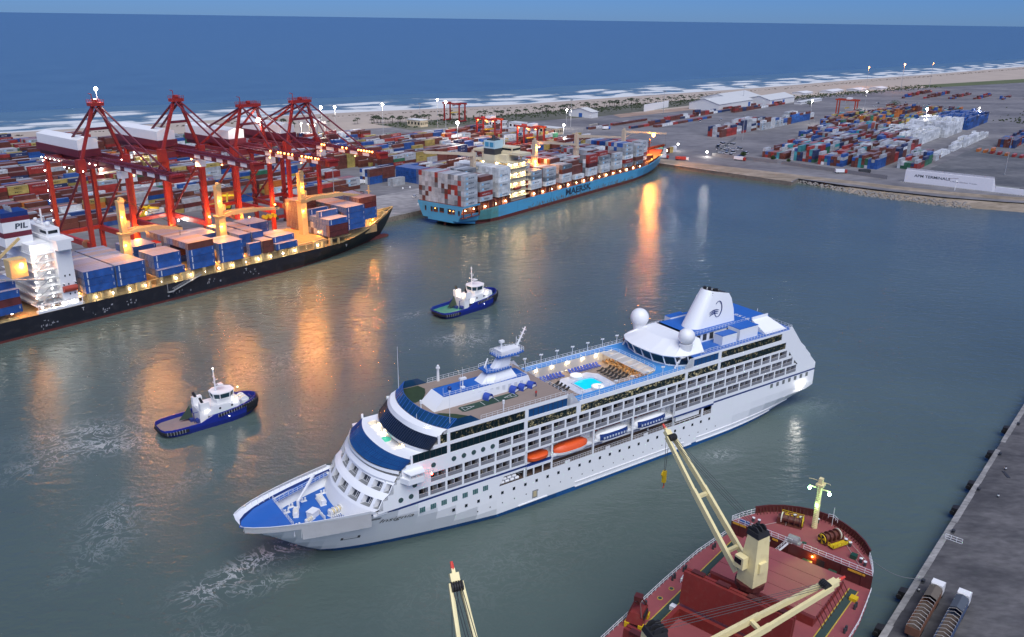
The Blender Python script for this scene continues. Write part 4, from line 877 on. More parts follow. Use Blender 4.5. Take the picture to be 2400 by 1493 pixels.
cb = MB(); cb.loft([[(1.1*math.cos(t_),y,1.5*abs(math.sin(t_))**.8) for t_ in [math.pi*i/8 for i in range(9)]]+[(1.0*math.cos(t_),y,1.38*abs(math.sin(t_))**.8) for t_ in [math.pi*i/8 for i in range(8,-1,-1)]] for y in (-.9,.9)], 0); cb.box(-.9,.9,-.8,.8,.25,.5,1)
cbm = cb.mesh('cabana_chair', [CUSH_B, WHITE2])
for x, lab in ((44.5,'blue hooded daybed by the white deck house, apart from the other three'),(52.3,'blue hooded daybed, the first of three in a row by the mast'),(54.9,'blue hooded daybed, the middle of three in a row by the mast'),(57.6,'blue hooded daybed, the last of three in a row by the pool deck')):
    o = inst('hooded_daybed', cbm, None, ploc(x,-4.1,28.4), R(35.06)+.4); tag(o, lab, 'daybed', 'hooded daybeds on the sun deck')
# small figures on deck
def person(loc, rz, shirt, label, pants=(.03,.03,.05)):
    ms_ = mat('shirt_%02d%02d%02d' % tuple(int(c*99) for c in shirt), shirt, .8); mp_ = mat('trousers', pants, .8); mk = mat('skin', (.20,.11,.07), .6)
    b = MB()
    def limb(ch, mi):
        for (p, r0), (q, r1) in zip(ch[:-1], ch[1:]): b.tube(p, q, r0, 6, r1, mi)
    for s_ in (-1, 1):
        limb([((s_*.09,.02,.9),.095),((s_*.10,.03*s_,.5),.07),((s_*.10,-.02,.08),.05)], 1); b.box(s_*.10-.05,s_*.10+.05,-.06,.18,0,.08,1)
        limb([((s_*.2,0,1.42),.055),((s_*.25,.02,1.15),.045),((s_*.23,.14,.92),.035)], 0); b.sph((s_*.23,.17,.88),.05,6,4,2)
    rings = [[(wx_*math.cos(a),wy_*math.sin(a),z) for a in [i*math.pi/4 for i in range(8)]] for wx_, wy_, z in ((.16,.11,.86),(.15,.10,1.0),(.18,.11,1.25),(.21,.11,1.42),(.08,.07,1.5),(.06,.06,1.56))]
    b.loft(rings, 0); b.sph((0,.02,1.66),.105,8,7,2,1.15); b.sph((0,-.02,1.70),.108,8,6,1,1.0)
    o = b.ob('person', [ms_, mp_, mk], None, loc, rz, smooth=True); tag(o, label, 'person'); return o
person(ploc(55.2,-9.4,28.38), .4, (.5,.03,.03), 'person in a red top standing on the teak sun deck')
person(ploc(66.8,11.4,25.52), 2.0, (.03,.03,.04), 'person in dark clothes on the far side of the running track')
person(ploc(103.4,12.0,25.52), 1.0, (.35,.12,.10), 'person in a faded red top at the far track railing near the lounge')
person(ploc(91.8,-12.2,9.04), .2, (.6,.6,.6), 'person in white at the boat deck railing below a tender')

for lab, objs in FUR.items(): number_left(objs, lab+', %s from the left')
# ================= red bulk carrier in the foreground =================
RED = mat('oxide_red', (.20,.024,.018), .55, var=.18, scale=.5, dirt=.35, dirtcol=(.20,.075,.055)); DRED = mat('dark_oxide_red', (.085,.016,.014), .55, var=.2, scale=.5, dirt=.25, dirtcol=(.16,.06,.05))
REDDK = mat('deck_red', (.27,.066,.070), .7, var=.14, scale=.35, dirt=.3, dirtcol=(.20,.06,.06)); YEL = mat('crane_yellow', (.80,.69,.36), .45, var=.06, scale=.3, dirt=.2, dirtcol=(.42,.30,.13))
GRN = mat('walkway_green', (.030,.055,.048), .8, var=.15); YLINE = mat('line_yellow', (.50,.34,.05), .6); BYEL = mat('bright_yellow', (.62,.42,.01), .5); GRAIN = mat('grain_cargo', (.30,.255,.18), .95, var=.2, scale=.4, bump=.3)
DGRN = mat('locker_green', (.012,.06,.035), .5)
bk = empty('bulk_carrier', BP(0,0,0), BA); tag(bk, 'red bulk carrier with cream cranes moored at the near pier', 'bulk carrier')
OUT = [(-135,17.2),(-40,17.2),(-25,17.2),(-12,16.8),(-6,16.1),(0,15.0),(3,13.9),(6,12.4),(8.6,10.4),(10.8,7.8),(12.4,4.8),(13.4,1.8)]
def bo(x, k=1.0, dx=0): return x+dx
h = MB()
def bring(z, f, dxf):   # outline at height z; bow pulled back lower down
    r = [(x+(dxf if x > -6 else dxf*max(0,(x+25)/19) if x > -25 else 0), y*(1 if x < -12 else f), z) for x, y in OUT]
    return r+[(x,-y,z) for x,y,z in r[::-1]]
h.loft([bring(-1,.80,-6), bring(2,.84,-5), bring(8,.94,-2), bring(10.8,1,0)], cap=False)
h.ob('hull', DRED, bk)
def fcr(z, inset=0): r = [(x-(inset if x > 8 else 0), y-inset, z) for x, y in OUT[5:]]; return r+[(x,-y,z) for x,y,z in r[::-1]]
q = MB(); q.loft([bring(10.8,1,0), ] and [fcr(10.6), fcr(14.0)], cap=False, closed=False); q.ob('forecastle_side', DRED, bk)
MB().add([(x,y,14.0) for x,y,z in fcr(0)], [tuple(range(14))[::-1]]).ob('forecastle_deck', REDDK, bk)
r_ = [(x,y) for x,y in OUT[:6]]; MB().add([(x,y,10.82) for x,y in r_]+[(x,-y,10.82) for x,y in r_[::-1]], [tuple(range(12))[::-1]]).ob('main_deck', REDDK, bk)
b = MB(); bp_ = OUT[7:]+[(x,-y) for x,y in OUT[7:][::-1]]
for (x0,y0),(x1,y1) in zip(bp_[:-1], bp_[1:]):
    b.add([(x0,y0,14),(x1,y1,14),(x1,y1,15.6),(x0,y0,15.6)], [(0,1,2,3)]); b.add([(x0-.12,y0*.99,14),(x1-.12,y1*.99,14),(x1-.12,y1*.99,15.6),(x0-.12,y0*.99,15.6)], [(3,2,1,0)]); b.beam((x0,y0,15.62),(x1,y1,15.62),.3,.12)
    for f in (.0,.25,.5,.75): 
        x = x0+(x1-x0)*f; y = y0+(y1-y0)*f; l = math.hypot(x-2,y); b.beam((x-.15,y*.985,15.4),(x-.15-.7*(x-2)/l,y*.985-.7*y/l,14.05),.1,.14)
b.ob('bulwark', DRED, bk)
b = MB(); b.add([(0,-15,10.82),(0,15,10.82),(0,15,14),(0,-15,14)], [(3,2,1,0)])
for y in (-13,-9,-3,2,8,13): b.beam((-.1,y,10.9),(-.1,y,13.9),.12)
b.ob('break_bulkhead', DRED, bk)
MB().box(-.12,-.02,-5.6,-4.0,10.9,13.0).ob('break_door', BLACK, bk)
for y0, y1, m_ in ((-3.4,-1.4,DGRN),(-8.4,-6.8,DGRN),(.6,2.2,WHITE2)): MB().box(-2.2,-.6,y0,y1,10.85,12.3 if m_ is DGRN else 11.7).ob('deck_locker', m_, bk)
for y0, y1, z in ((-13.6,-10.2,13.3),(11.6,14.6,13.5),(4.4,5.6,13.3),(6.0,8.2,12.6)): MB().box(-.16,-.04,y0,y1,z,z+.4).ob('name_board', mat('board_orange',(.6,.3,.03),.5) if z > 13 else LINE, bk)
for s in (-1,1):
    MB().rail([(OUT[7][0],s*12.3,14),(3,s*13.8,14),(0,s*14.9,14)],1.15,.9,.09,bars=3).ob('railing', WHITE2, bk)
    MB().rail([(-.8,s*15.3,10.82),(-6,s*16,10.82),(-12,s*16.7,10.82),(-25,s*17.05,10.82),(-100,s*17.05,10.82)],1.1,1.5,.09,bars=2).ob('railing', WHITE2, bk)
MB().rail([(.05,-14.9,14),(.05,-1,14)],1.1,1.4,.08,bars=3).ob('railing', WHITE2, bk); MB().rail([(.05,1.5,14),(.05,14.9,14)],1.1,1.4,.08,bars=3).ob('railing', WHITE2, bk)
b = MB(); b.beam((-.2,2.2,14),(-2.6,4.4,10.9),.5,.1); b.rail([(-.2,2.5,14),(-2.6,4.7,10.9)],.9,.7,.06); b.ob('stairway', WHITE2, bk)
b = MB(); b.tube((.9,.4,14.6),(.9,2.6,14.6),.95,12); b.box(.2,1.6,-.1,3.0,14,14.4); b.ob('rope_reel', mat('reel_grey',(.25,.25,.24),.6), bk)
b = MB(); b.box(.1,.25,11.0,13.2,14.3,15.1); b.ob('blue_tarpaulin', mat('tarp_blue',(.02,.10,.35),.7), bk)
# foremast with its two green-tinted floodlights
m = MB(); m.tube((9.2,.3,14),(9.2,.3,24.6),.62,10,.5); m.box(8.4,10,-.5,1.1,24.2,24.7); m.box(8.7,9.6,-.1,.7,24.7,26.0)
for i in range(22): m.box(8.5,8.66,-.1,.7,14.4+i*.44,14.47+i*.44)
m.beam((9.2,-1.9,23.5),(9.2,2.5,23.5),.22); m.beam((9.2,-1.6,25.2),(9.2,2.2,25.2),.1); 
for y in (-1.6,2.2): m.beam((9.2,y,25.2),(8.4,y*1.2,25.5),.08)
fm = m.ob('foremast', YEL, bk)
bulb('g', .34, bk, (8.7,-1.9,23.2), 0, 'floodlight'); bulb('g', .34, bk, (8.7,2.3,23.2), 0, 'floodlight')
ld = bpy.data.lights.new('floodlight_beam','SPOT'); ld.energy = 5200; ld.color = (.62,1,.30); ld.spot_size = R(38); ld.spot_blend = .8; ld.shadow_soft_size = .4
lo = bpy.data.objects.new('floodlight_beam', ld); link(lo, bk); lo.location = (8.3,-1.9,22.8); lo.rotation_euler = (Vector((-9.5,-4.2,13))-Vector((8.3,-1.9,22.8))).to_track_quat('-Z','Y').to_euler()
bulb('g', .12, bk, (8.2,.3,20), 60, 'mast_lamp')
b = MB(); b.tube((12.2,-2.4,14),(12.2,-2.4,18.5),.06,5); b.rail([(11.6,-3.6,15.6),(12.6,-2.4,15.6),(12.2,-1.4,15.6)],1,.7,.07); b.ob('jackstaff', WHITE2, bk)
bulb('o', .2, bk, (-.35,-3.1,13.2), 120, 'deck_lamp')
# windlasses
def windlass(x, y, rz):
    e = MB(); e.tube((-2.2,0,1.2),(2.2,0,1.2),.75,14)
    for q_ in (-2.2,-1.0,.2,1.4): e.tube((q_-.1,0,1.2),(q_+.1,0,1.2),1.2,14)
    e.box(-2.6,2.6,-1.1,1.1,0,.25); e.box(1.6,2.6,-1,1,.25,1.5)
    o = e.ob('windlass', mat('winch_red',(.11,.03,.02),.5,dirt=.5,dirtcol=(.2,.09,.05)), bk, (x,y,14), rz)
    d = MB(); d.tube((-2.75,0,1.2),(-2.55,0,1.2),1.05,16); d.ob('drum_end', BYEL, o); k = MB()
    for a in range(4):
        t0 = a*math.pi/2; k.add([(-2.78,0,1.2)]+[(-2.78,1.06*math.cos(t0+u_*math.pi/16),1.2+1.06*math.sin(t0+u_*math.pi/16)) for u_ in range(5)], [(0,1,2,3,4,5)]); 
    k.ob('drum_marks', BLACK, o)
    d = MB(); d.tube((1.6,0,1.2),(1.85,0,1.2),1.22,16); d.ob('drum_flange', mat('flange_cream',(.6,.55,.42),.5), o)
    g_ = MB(); g_.box(-2.4,2.2,-3.0,-1.5,.5,.56); g_.rail([(-2.4,-3,.5),(2.2,-3,.5)],.8,1.1,.1); g_.rail([(-2.4,-1.5,.5),(-2.4,-3,.5)],.8,1.1,.1); g_.ob('grating', BYEL, o)
windlass(6.9,4.8,R(118)-R(50.4)+.6); windlass(6.6,-4.2,R(-24))
b = MB()
for x, y in ((2.6,11.2),(2.6,9.9),(9.6,4.8),(9.6,3.5),(7.8,-6.9),(7.2,-8.0),(3,-11.6),(2.4,-12.6),(11.4,.4)):
    b.tube((x,y,14),(x,y,14.95),.3,8); b.tube((x,y,14.95),(x,y,15.05),.36,8,mi=1)
b.ob('mooring_bitts', [DARK, LINE], bk)
b = MB(); b.tube((2,0,14.05),(2,-.8,14.05),.3,6); b.box(3,4.2,-10.6,-9.4,14,14.9); b.ob('deck_box', DGRN, bk)
for a_, c_ in (((11.6,3.4,14.2),(1.5,9.4,14.2)),((11.2,-3.8,14.2),(1.2,-12.2,14.2)),((9.8,-6,14.2),(3.6,-12.4,14.6)),((10.2,6.6,14.2),(4.8,4.9,14.6))): MB().tube(a_, c_, .05, 5).ob('deck_rope', mat('rope_pale',(.45,.36,.33),.8), bk)
# hatches
def hatch_cover(x0, x1, n):
    MB().box(x0,x1,-10.4,10.4,10.8,12.6).ob('hatch_coaming', RED, bk)
    w = (x1-x0)/n
    for i in range(n): MB().box(x0+i*w+.06,x0+(i+1)*w-.06,-10.6,10.6,12.602,13.25).ob('hatch_panel', REDDK, bk)
    b = MB()
    for i in range(10): b.beam((x0+.8+i*1.5,-10.6,13.0),(x0+.8+i*1.5,-12.0,10.9),.12); b.beam((x0+.8+i*1.5,10.6,13.0),(x0+.8+i*1.5,11.6,10.9),.12)
    b.ob('coaming_stay', DRED, bk)
hatch_cover(-18.2,-2.6,4)
def open_hatch(x0, x1):
    c = MB(); c.box(x0,x1,-10.4,-9.6,10.8,13.0); c.box(x0,x1,9.6,10.4,10.8,13.0); c.box(x0,x0+.8,-9.6,9.6,10.8,13.0); c.box(x1-.8,x1,-9.6,9.6,10.8,13.0); c.ob('hatch_coaming', RED, bk)
    l = MB(); l.box(x0+.8,x1-.8,-9.6,-9.5,4,10.8); l.box(x0+.8,x1-.8,9.5,9.6,4,10.8); l.box(x0+.8,x0+.9,-9.6,9.6,4,10.8); l.box(x1-.9,x1-.8,-9.6,9.6,4,10.8); l.ob('hold_wall', DRED, bk)
    g_ = MB(); n = 14; vs_ = []
    for i in range(n+1):
        for j in range(n+1):
            x = x0+.9+(x1-x0-1.8)*i/n; y = -9.5+19*j/n; vs_.append((x,y,8.6+1.7*math.exp(-((x-(x0+x1)/2)**2/60+(y-2)**2/50))+.25*math.sin(x*1.3)*math.cos(y*.9)))
    g_.add(vs_, [(i*(n+1)+j,(i+1)*(n+1)+j,(i+1)*(n+1)+j+1,i*(n+1)+j+1) for i in range(n) for j in range(n)]); g_.ob('grain_cargo', GRAIN, bk, smooth=True)
    for xe, s in ((x1+.9,1),(x0-.9,-1)):   # folded lids standing on end
        for k in range(2):
            p = MB(); xx = xe+s*k*.85; p.add([(xx-.3,-10.5,13.1),(xx+.3,-10.5,13.1),(xx+.3,10.5,13.1),(xx-.3,10.5,13.1),(xx-.3+.9,-10.5,19.6),(xx+.3+.9,-10.5,19.6),(xx+.3+.9,10.5,19.6),(xx-.3+.9,10.5,19.6)], [(0,3,2,1),(4,5,6,7),(0,1,5,4),(1,2,6,5),(2,3,7,6),(3,0,4,7)]); p.ob('hatch_lid', RED, bk)
            for yy in (-8,-3,3,8): MB().box(xx+.2,xx+1.3,yy-1.2,yy+1.2,19.55,19.95).ob('lid_hinge', DRED, bk) if k == 1 else None
open_hatch(-49.5,-31.5)
open_hatch(-84,-66)
for s in (-1,1):
    MB().box(-100,-2.2,s*12.5-.75,s*12.5+.75,10.83,10.86).ob('deck_walkway', GRN, bk)
    for d in (-.85,.85): MB().box(-100,-2.2,s*12.5+d-.1,s*12.5+d+.1,10.835,10.875).ob('walkway_line', YLINE, bk)
for x, y in ((-25.5,15.0),(-29.5,15.2)):
    MB().tube((x,y,10.83),(x,y,10.9),.55,14).ob('deck_hatch_ring', YLINE, bk); MB().tube((x,y,10.85),(x,y,10.93),.4,14).ob('deck_hatch_lid', GRN, bk)
b = MB(); 
for x, y in ((-8,15.0),(-19,15.9),(-34,16.2),(-8,-14.6),(-16,-15.5),(-23,16.2)): b.tube((x,y,10.8),(x,y,11.9),.25,8); b.tube((x+.9,y,10.8),(x+.9,y,11.9),.25,8)
b.ob('mooring_bitts', DARK, bk)
b = MB(); b.tube((-20.2,14.3,11.1),(-20.2,14.35,11.1),.6,12); b.rail([(-21,14.8,10.83),(-22.6,14.6,10.83),(-22.4,13.9,10.83)],1.0,.5,.1); b.ob('accommodation_ladder', WHITE2, bk)
MB().tube((-27.5,-11.0,11.2),(-27.5,-11.0,12.0),.7,12).ob('vent_drum', WHITE2, bk); MB().box(-31.3,-30.2,10.8,12.2,10.9,11.8).ob('white_sack', WHITE2, bk); MB().box(-6,-4.6,-14.2,-12.8,10.85,11.5).ob('yellow_box', BYEL, bk); 
# deck cranes
def deck_crane(x, y, tip, nm_):
    c = MB(); c.tube((x,y,10.8),(x,y,18.4),2.1,14,2.0); c.tube((x,y,18.0),(x,y,19.0),2.7,14); ped = c.ob('crane_pedestal', DRED, bk)
    d = Vector(tip)-Vector((x,y,0)); yaw = math.atan2(d.y,d.x); hz = 19.0
    hs = MB(); hs.loft([[(-2.2,-1.9,0),(1.6,-1.9,0),(2.0,-1.2,0),(2.0,1.2,0),(1.6,1.9,0),(-2.2,1.9,0)],[(-2.2,-1.9,3),(1.4,-1.9,3),(1.8,-1.2,3),(1.8,1.2,3),(1.4,1.9,3),(-2.2,1.9,3)],[(-1.9,-1.5,10),(.6,-1.5,10),(.9,-1,10),(.9,1,10),(.6,1.5,10),(-1.9,1.5,10)]])
    house = hs.ob('crane_house', YEL, ped, (x,y,hz), yaw)
    t = MB(); t.loft([[(-1.95,-1.55,10),(.95,-1.55,10),(.95,1.55,10),(-1.95,1.55,10)],[(-1.7,-1.4,10.9),(.8,-1.4,10.9),(.8,1.4,10.9),(-1.7,1.4,10.9)]]); 
    for yy in (-1.0,0,1.0): t.tube((-.6,yy-.12,11),(-.6,yy+.12,11),.85,12); t.tube((.5,yy-.12,10.9),(.5,yy+.12,10.9),.6,12)
    t.ob('sheave_head', BLACK, ped, (x,y,hz), yaw)
    cb_ = MB(); cb_.box(-.6,1.4,1.9,3.3,3.5,5.9); cb_.ob('operator_cab', YEL, ped, (x,y,hz), yaw); MB().box(-.2,1.42,2.1,3.32,4.4,5.5).ob('cab_window', DKGLASS, ped, (x,y,hz), yaw)
    MB().box(-2.6,-1.9,-.9,.9,3,5).ob('ventilator', YEL, ped, (x,y,hz), yaw)
    # twin-girder jib, converging to the tip
    T = Vector(tip); foot = Vector((x,y,hz+1.2))+Vector((math.cos(yaw),math.sin(yaw),0))*1.9; ax = (T-foot).normalized(); sd = Vector((-math.sin(yaw),math.cos(yaw),0)); L_ = (T-foot).length
    for s in (-1,1):
        a = foot+sd*s*1.75; m1 = foot+ax*L_*.55+sd*s*1.35; e_ = foot+ax*L_*.93+sd*s*.75
        g_ = MB(); g_.beam(a, m1, .62, 1.15); g_.beam(m1, e_, .55, .95); g_.ob('jib_girder', YEL, ped)
    g_ = MB()
    for f, w_ in ((.13,1.7),(.5,1.4),(.92,.8)): p = foot+ax*L_*f; g_.beam(p-sd*w_,p+sd*w_,.7,.6)
    g_.beam(foot+ax*L_*.9, foot+ax*L_*.97, 1.3, .9); g_.ob('jib_crosspiece', YEL, ped)
    p = foot+ax*L_*.9+Vector((0,0,.55)); k = MB()
    for q_ in (-.7,-.35,0,.35,.7): k.tube(p+sd*(q_-.12),p+sd*(q_+.12),.72,12)
    k.ob('jib_sheave', BLACK, ped)
    MB().beam(foot+ax*L_*.96, foot+ax*L_*.99, .5, .5).ob('jib_nose', YEL, ped); MB().tube(foot+ax*L_*.985, foot+ax*L_*1.02, .3, 8, .2).ob('jib_tip', mat('tip_red',(.65,.05,.03),.5), ped)
    w = MB(); top = Vector((x,y,hz+11.2))
    for q_ in (-.9,-.3,.4,.9): w.tube(top+sd*q_, p+sd*q_*.7, .055, 4)
    w.ob('crane_wire', DARK, ped)
    return ped, foot, ax, L_, sd
pc, foot, ax, L_, sd = deck_crane(-23.4,.4,(-16.2,24.4,39.6),1)
p = foot+ax*L_*.95; w = MB(); hk = Vector((p.x,p.y,p.z-9.4))
for q_ in (-.45,.45): w.tube(p+sd*q_, hk+Vector((0,0,.6))+sd*q_*.3, .05, 4)
w.ob('hoist_wire', DARK, pc)
b = MB(); b.tube(hk+Vector((-.5,0,.4)),hk+Vector((-.5,.25,.4)),.55,10); b.box(hk.x-.35,hk.x+.35,hk.y-.3,hk.y+.4,hk.z-1.7,hk.z+.9); b.ob('hook_block', BYEL, pc)
b = MB(); b.tube(hk+Vector((0,0,-1.7)),hk+Vector((.05,0,-2.6)),.13,8); b.tube(hk+Vector((.05,0,-2.6)),hk+Vector((-.35,0,-2.9)),.12,8); b.ob('hook', mat('hook_red',(.35,.04,.02),.5), pc)
deck_crane(-58.2,.2,(-27.4,-16.4,29.6),2)
pc3, f3, ax3, L3, sd3 = deck_crane(-93,.2,(-81.6,20.4,44.2),3)
w = MB(); p = f3+ax3*L3*.95
for q_ in (-.45,.45): w.tube(p+sd3*q_, Vector((p.x,p.y,12))+sd3*q_, .05, 4)
w.ob('hoist_wire', DARK, pc3)
# mooring line to the pier
b = MB(); p0, p1 = Vector((4.2,-13.4,14.6)), Vector((21.8,-19.6,3.4))
for i in range(10):
    f0, f1 = i/10, (i+1)/10; a = p0.lerp(p1,f0)-Vector((0,0,1.2*math.sin(f0*math.pi))); c = p0.lerp(p1,f1)-Vector((0,0,1.2*math.sin(f1*math.pi))); b.tube(a,c,.07,5)
o = b.ob('mooring_line', mat('rope_grey',(.16,.17,.17),.8), None, BP(0,0,0), BA); tag(o, 'grey mooring line from the red bulk carrier to a pier bollard', 'rope')
# grab bucket standing on deck
gb = empty('grab_bucket', BP(-38.2,15.0,10.84), BA+.25); tag(gb, 'red clamshell grab with yellow feet standing on the red ship deck', 'grab bucket')
b = MB(); b.add([(-2.2,-1.6,1.0),(2.2,-1.6,1.0),(2.2,1.6,1.0),(-2.2,1.6,1.0),(-1.6,-1.3,3.0),(1.6,-1.3,3.0),(1.6,1.3,3.0),(-1.6,1.3,3.0)], [(0,3,2,1),(0,1,5,4),(2,3,7,6),(1,2,6,5),(3,0,4,7),(4,5,6,7)]); b.ob('bucket_shell', RED, gb)
b = MB()
for sx in (-1,1):
    for sy in (-1,1): b.beam((sx*1.9,sy*1.3,2.6),(sx*.4,sy*.4,5.2),.22)
b.box(-.7,.7,-.7,.7,5.0,5.9); b.tube((-.5,0,4.4),(.5,0,4.4),.4,8); b.ob('bucket_arm', DRED, gb)
for sx in (-1,1):
    for sy in (-1,1): MB().box(sx*1.9-.5,sx*1.9+.5,sy*1.3-.45,sy*1.3+.45,0,1.1).ob('bucket_foot', BYEL, gb)
MB().box(-1.2,1.2,-1.62,-1.4,1.7,2.7).ob('bucket_opening', BLACK, gb)
# ---------------- pier furniture ----------------
fb = MB(); fb.loft([[(-1.1,0,-1.4),(1.1,0,-1.4),(1.1,0,.9),(-1.1,0,.9)],[(-.9,1.5,-1.1),(.9,1.5,-1.1),(.9,1.5,.7),(-.9,1.5,.7)]]); fb.tube((-1.3,1.2,-.5),(1.3,1.2,-.5),.55,10); fbm = fb.mesh('fender', BLACK)
for i, (u, l) in enumerate(((117.4,'uppermost in the photo'),(97,'second from the top of the photo'),(75,'third from the top of the photo'),(59,'fourth from the top of the photo'),(16.1,'beside the first truck'),(.9,'lowest in the photo'))):
    o = inst('fender', fbm, None, BP(u,-18.55,2.2), BA); tag(o, 'black rubber fender on the pier face, '+l, 'fender', 'fenders along the near pier')
bb = MB(); bb.tube((0,0,0),(0,0,.5),.32,10,.28); bb.tube((0,0,.5),(0,0,.7),.45,10); bb.box(-.7,.7,-.35,.35,0,.08); bbm = bb.mesh('bollard', DARK)
for i, (u, l) in enumerate(((121.3,'farthest along the pier'),(96.4,'second farthest along the pier'),(71.5,'third farthest along the pier'),(46.4,'beside the low white barrier'),(21.6,'with the mooring line tied to it'))):
    o = inst('bollard', bbm, None, BP(u,-20.2,3.0), BA); tag(o, 'black mooring bollard '+l, 'bollard', 'bollards on the near pier')
cn = MB(); cn.tube((0,0,0),(0,0,1.1),.3,8,.12); cn.tube((0,0,.5),(0,0,.8),.25,8,.2,mi=1); cnm = cn.mesh('marker_post', [DARK, LINE])
for u, v, l in ((88,-23.2,'short dark marker post with a white band, middle of the pier'),(71,-24.8,'short dark marker post with a white band, nearest the trucks'),(104,-28.5,'short dark marker post with a white band at the photo edge'),(17.6,-20.4,'thin marker post between the pier edge and the first truck')):
    o = inst('marker_post', cnm, None, BP(u,v,3.0), 0); tag(o, l, 'post', 'marker posts on the near pier')
o = MB().rail([(0,0,0),(0,-3.6,0)],1.2,.9,.12,bars=3).ob('barrier', WHITE2, None, BP(42.5,-19.4,3.05), BA); tag(o, 'low white pipe barrier at the pier edge', 'barrier')
b = MB(); b.box(0,.8,0,3.6,0,.12); o = b.ob('timber_baulk', DARK, None, BP(83.5,-24.5,3.02), BA-1.0); tag(o, 'dark timber baulk lying on the pier', 'timber')
# open-topped hooped trailers
RUST = mat('trailer_rust',(.16,.07,.04),.7,var=.4,scale=.8); TBLUE = mat('trailer_blue',(.05,.08,.15),.6,var=.3)
def trailer(u, v, sidem, coverm, cover_from, label):
    e = empty('tipper_truck', BP(u,v,3.0), BA); tag(e, label, 'truck', 'hooped trucks on the near pier')
    b = MB(); b.box(0,16.2,-1.3,-1.2,1.3,3.0); b.box(0,16.2,1.2,1.3,1.3,3.0); b.box(0,16.2,-1.3,1.3,1.2,1.32); b.box(0,.1,-1.2,1.2,1.3,3.0); b.box(16.1,16.2,-1.2,1.2,1.3,3.0); b.ob('trailer_body', sidem, e)
    hp = MB(); hp.beam((0,-1.25,0),(0,-1.2,.35),.09); hp.beam((0,-1.2,.35),(0,0,.85),.09); hp.beam((0,0,.85),(0,1.2,.35),.09); hp.beam((0,1.2,.35),(0,1.25,0),.09); hm = hp.mesh('hoop', mat('hoop_steel',(.45,.42,.38),.5))
    for i in range(13): inst('hoop', hm, e, (.2+i*1.3,0,3.0))
    t = MB()
    for x0, x1 in ((cover_from,16.1),): t.add([(x0,-1.3,3.0),(x0,-1.2,3.4),(x0,0,3.9),(x0,1.2,3.4),(x0,1.3,3.0),(x1,-1.3,3.0),(x1,-1.2,3.4),(x1,0,3.9),(x1,1.2,3.4),(x1,1.3,3.0)], [(0,1,6,5),(1,2,7,6),(2,3,8,7),(3,4,9,8)])
    t.ob('tarpaulin', coverm, e)
    c = MB(); c.box(16.9,19.2,-1.2,1.2,.9,3.2); c.box(16.9,18.6,-1.2,1.2,3.202,3.6); c.box(16.7,16.9,-1.1,1.1,1.5,3.5); c.ob('cab', WHITE2, e); MB().box(19.15,19.25,-1.05,1.05,2.0,3.0).ob('windscreen', DKGLASS, e)
    MB().box(0,17,-.5,.5,.8,1.19).ob('chassis', DARK, e)
    wm = MB().tube((0,-.2,0),(0,.2,0),.5,12).mesh('wheel', BLACK)
    for x in (1.5,2.8,4.1,13.6,14.8,18.2):
        for s in (-1,1): inst('wheel', wm, e, (x,s*1.0,.5))
    MB().add([(.1,-1.2,1.9),(cover_from,-1.2,1.9),(cover_from,1.2,1.9),(.1,1.2,1.9)], [(0,1,2,3)]).ob('load', mat('trailer_load',(.09,.065,.05),.9), e)
trailer(.5,-23.6,RUST,mat('tarp_brown',(.12,.10,.08),.9),11.5,'rust-brown hooped tipper truck nearer the pier edge')
trailer(.6,-28.6,TBLUE,mat('tarp_bluegrey',(.07,.085,.11),.9),11.0,'blue-grey hooped tipper truck farther from the pier edge')
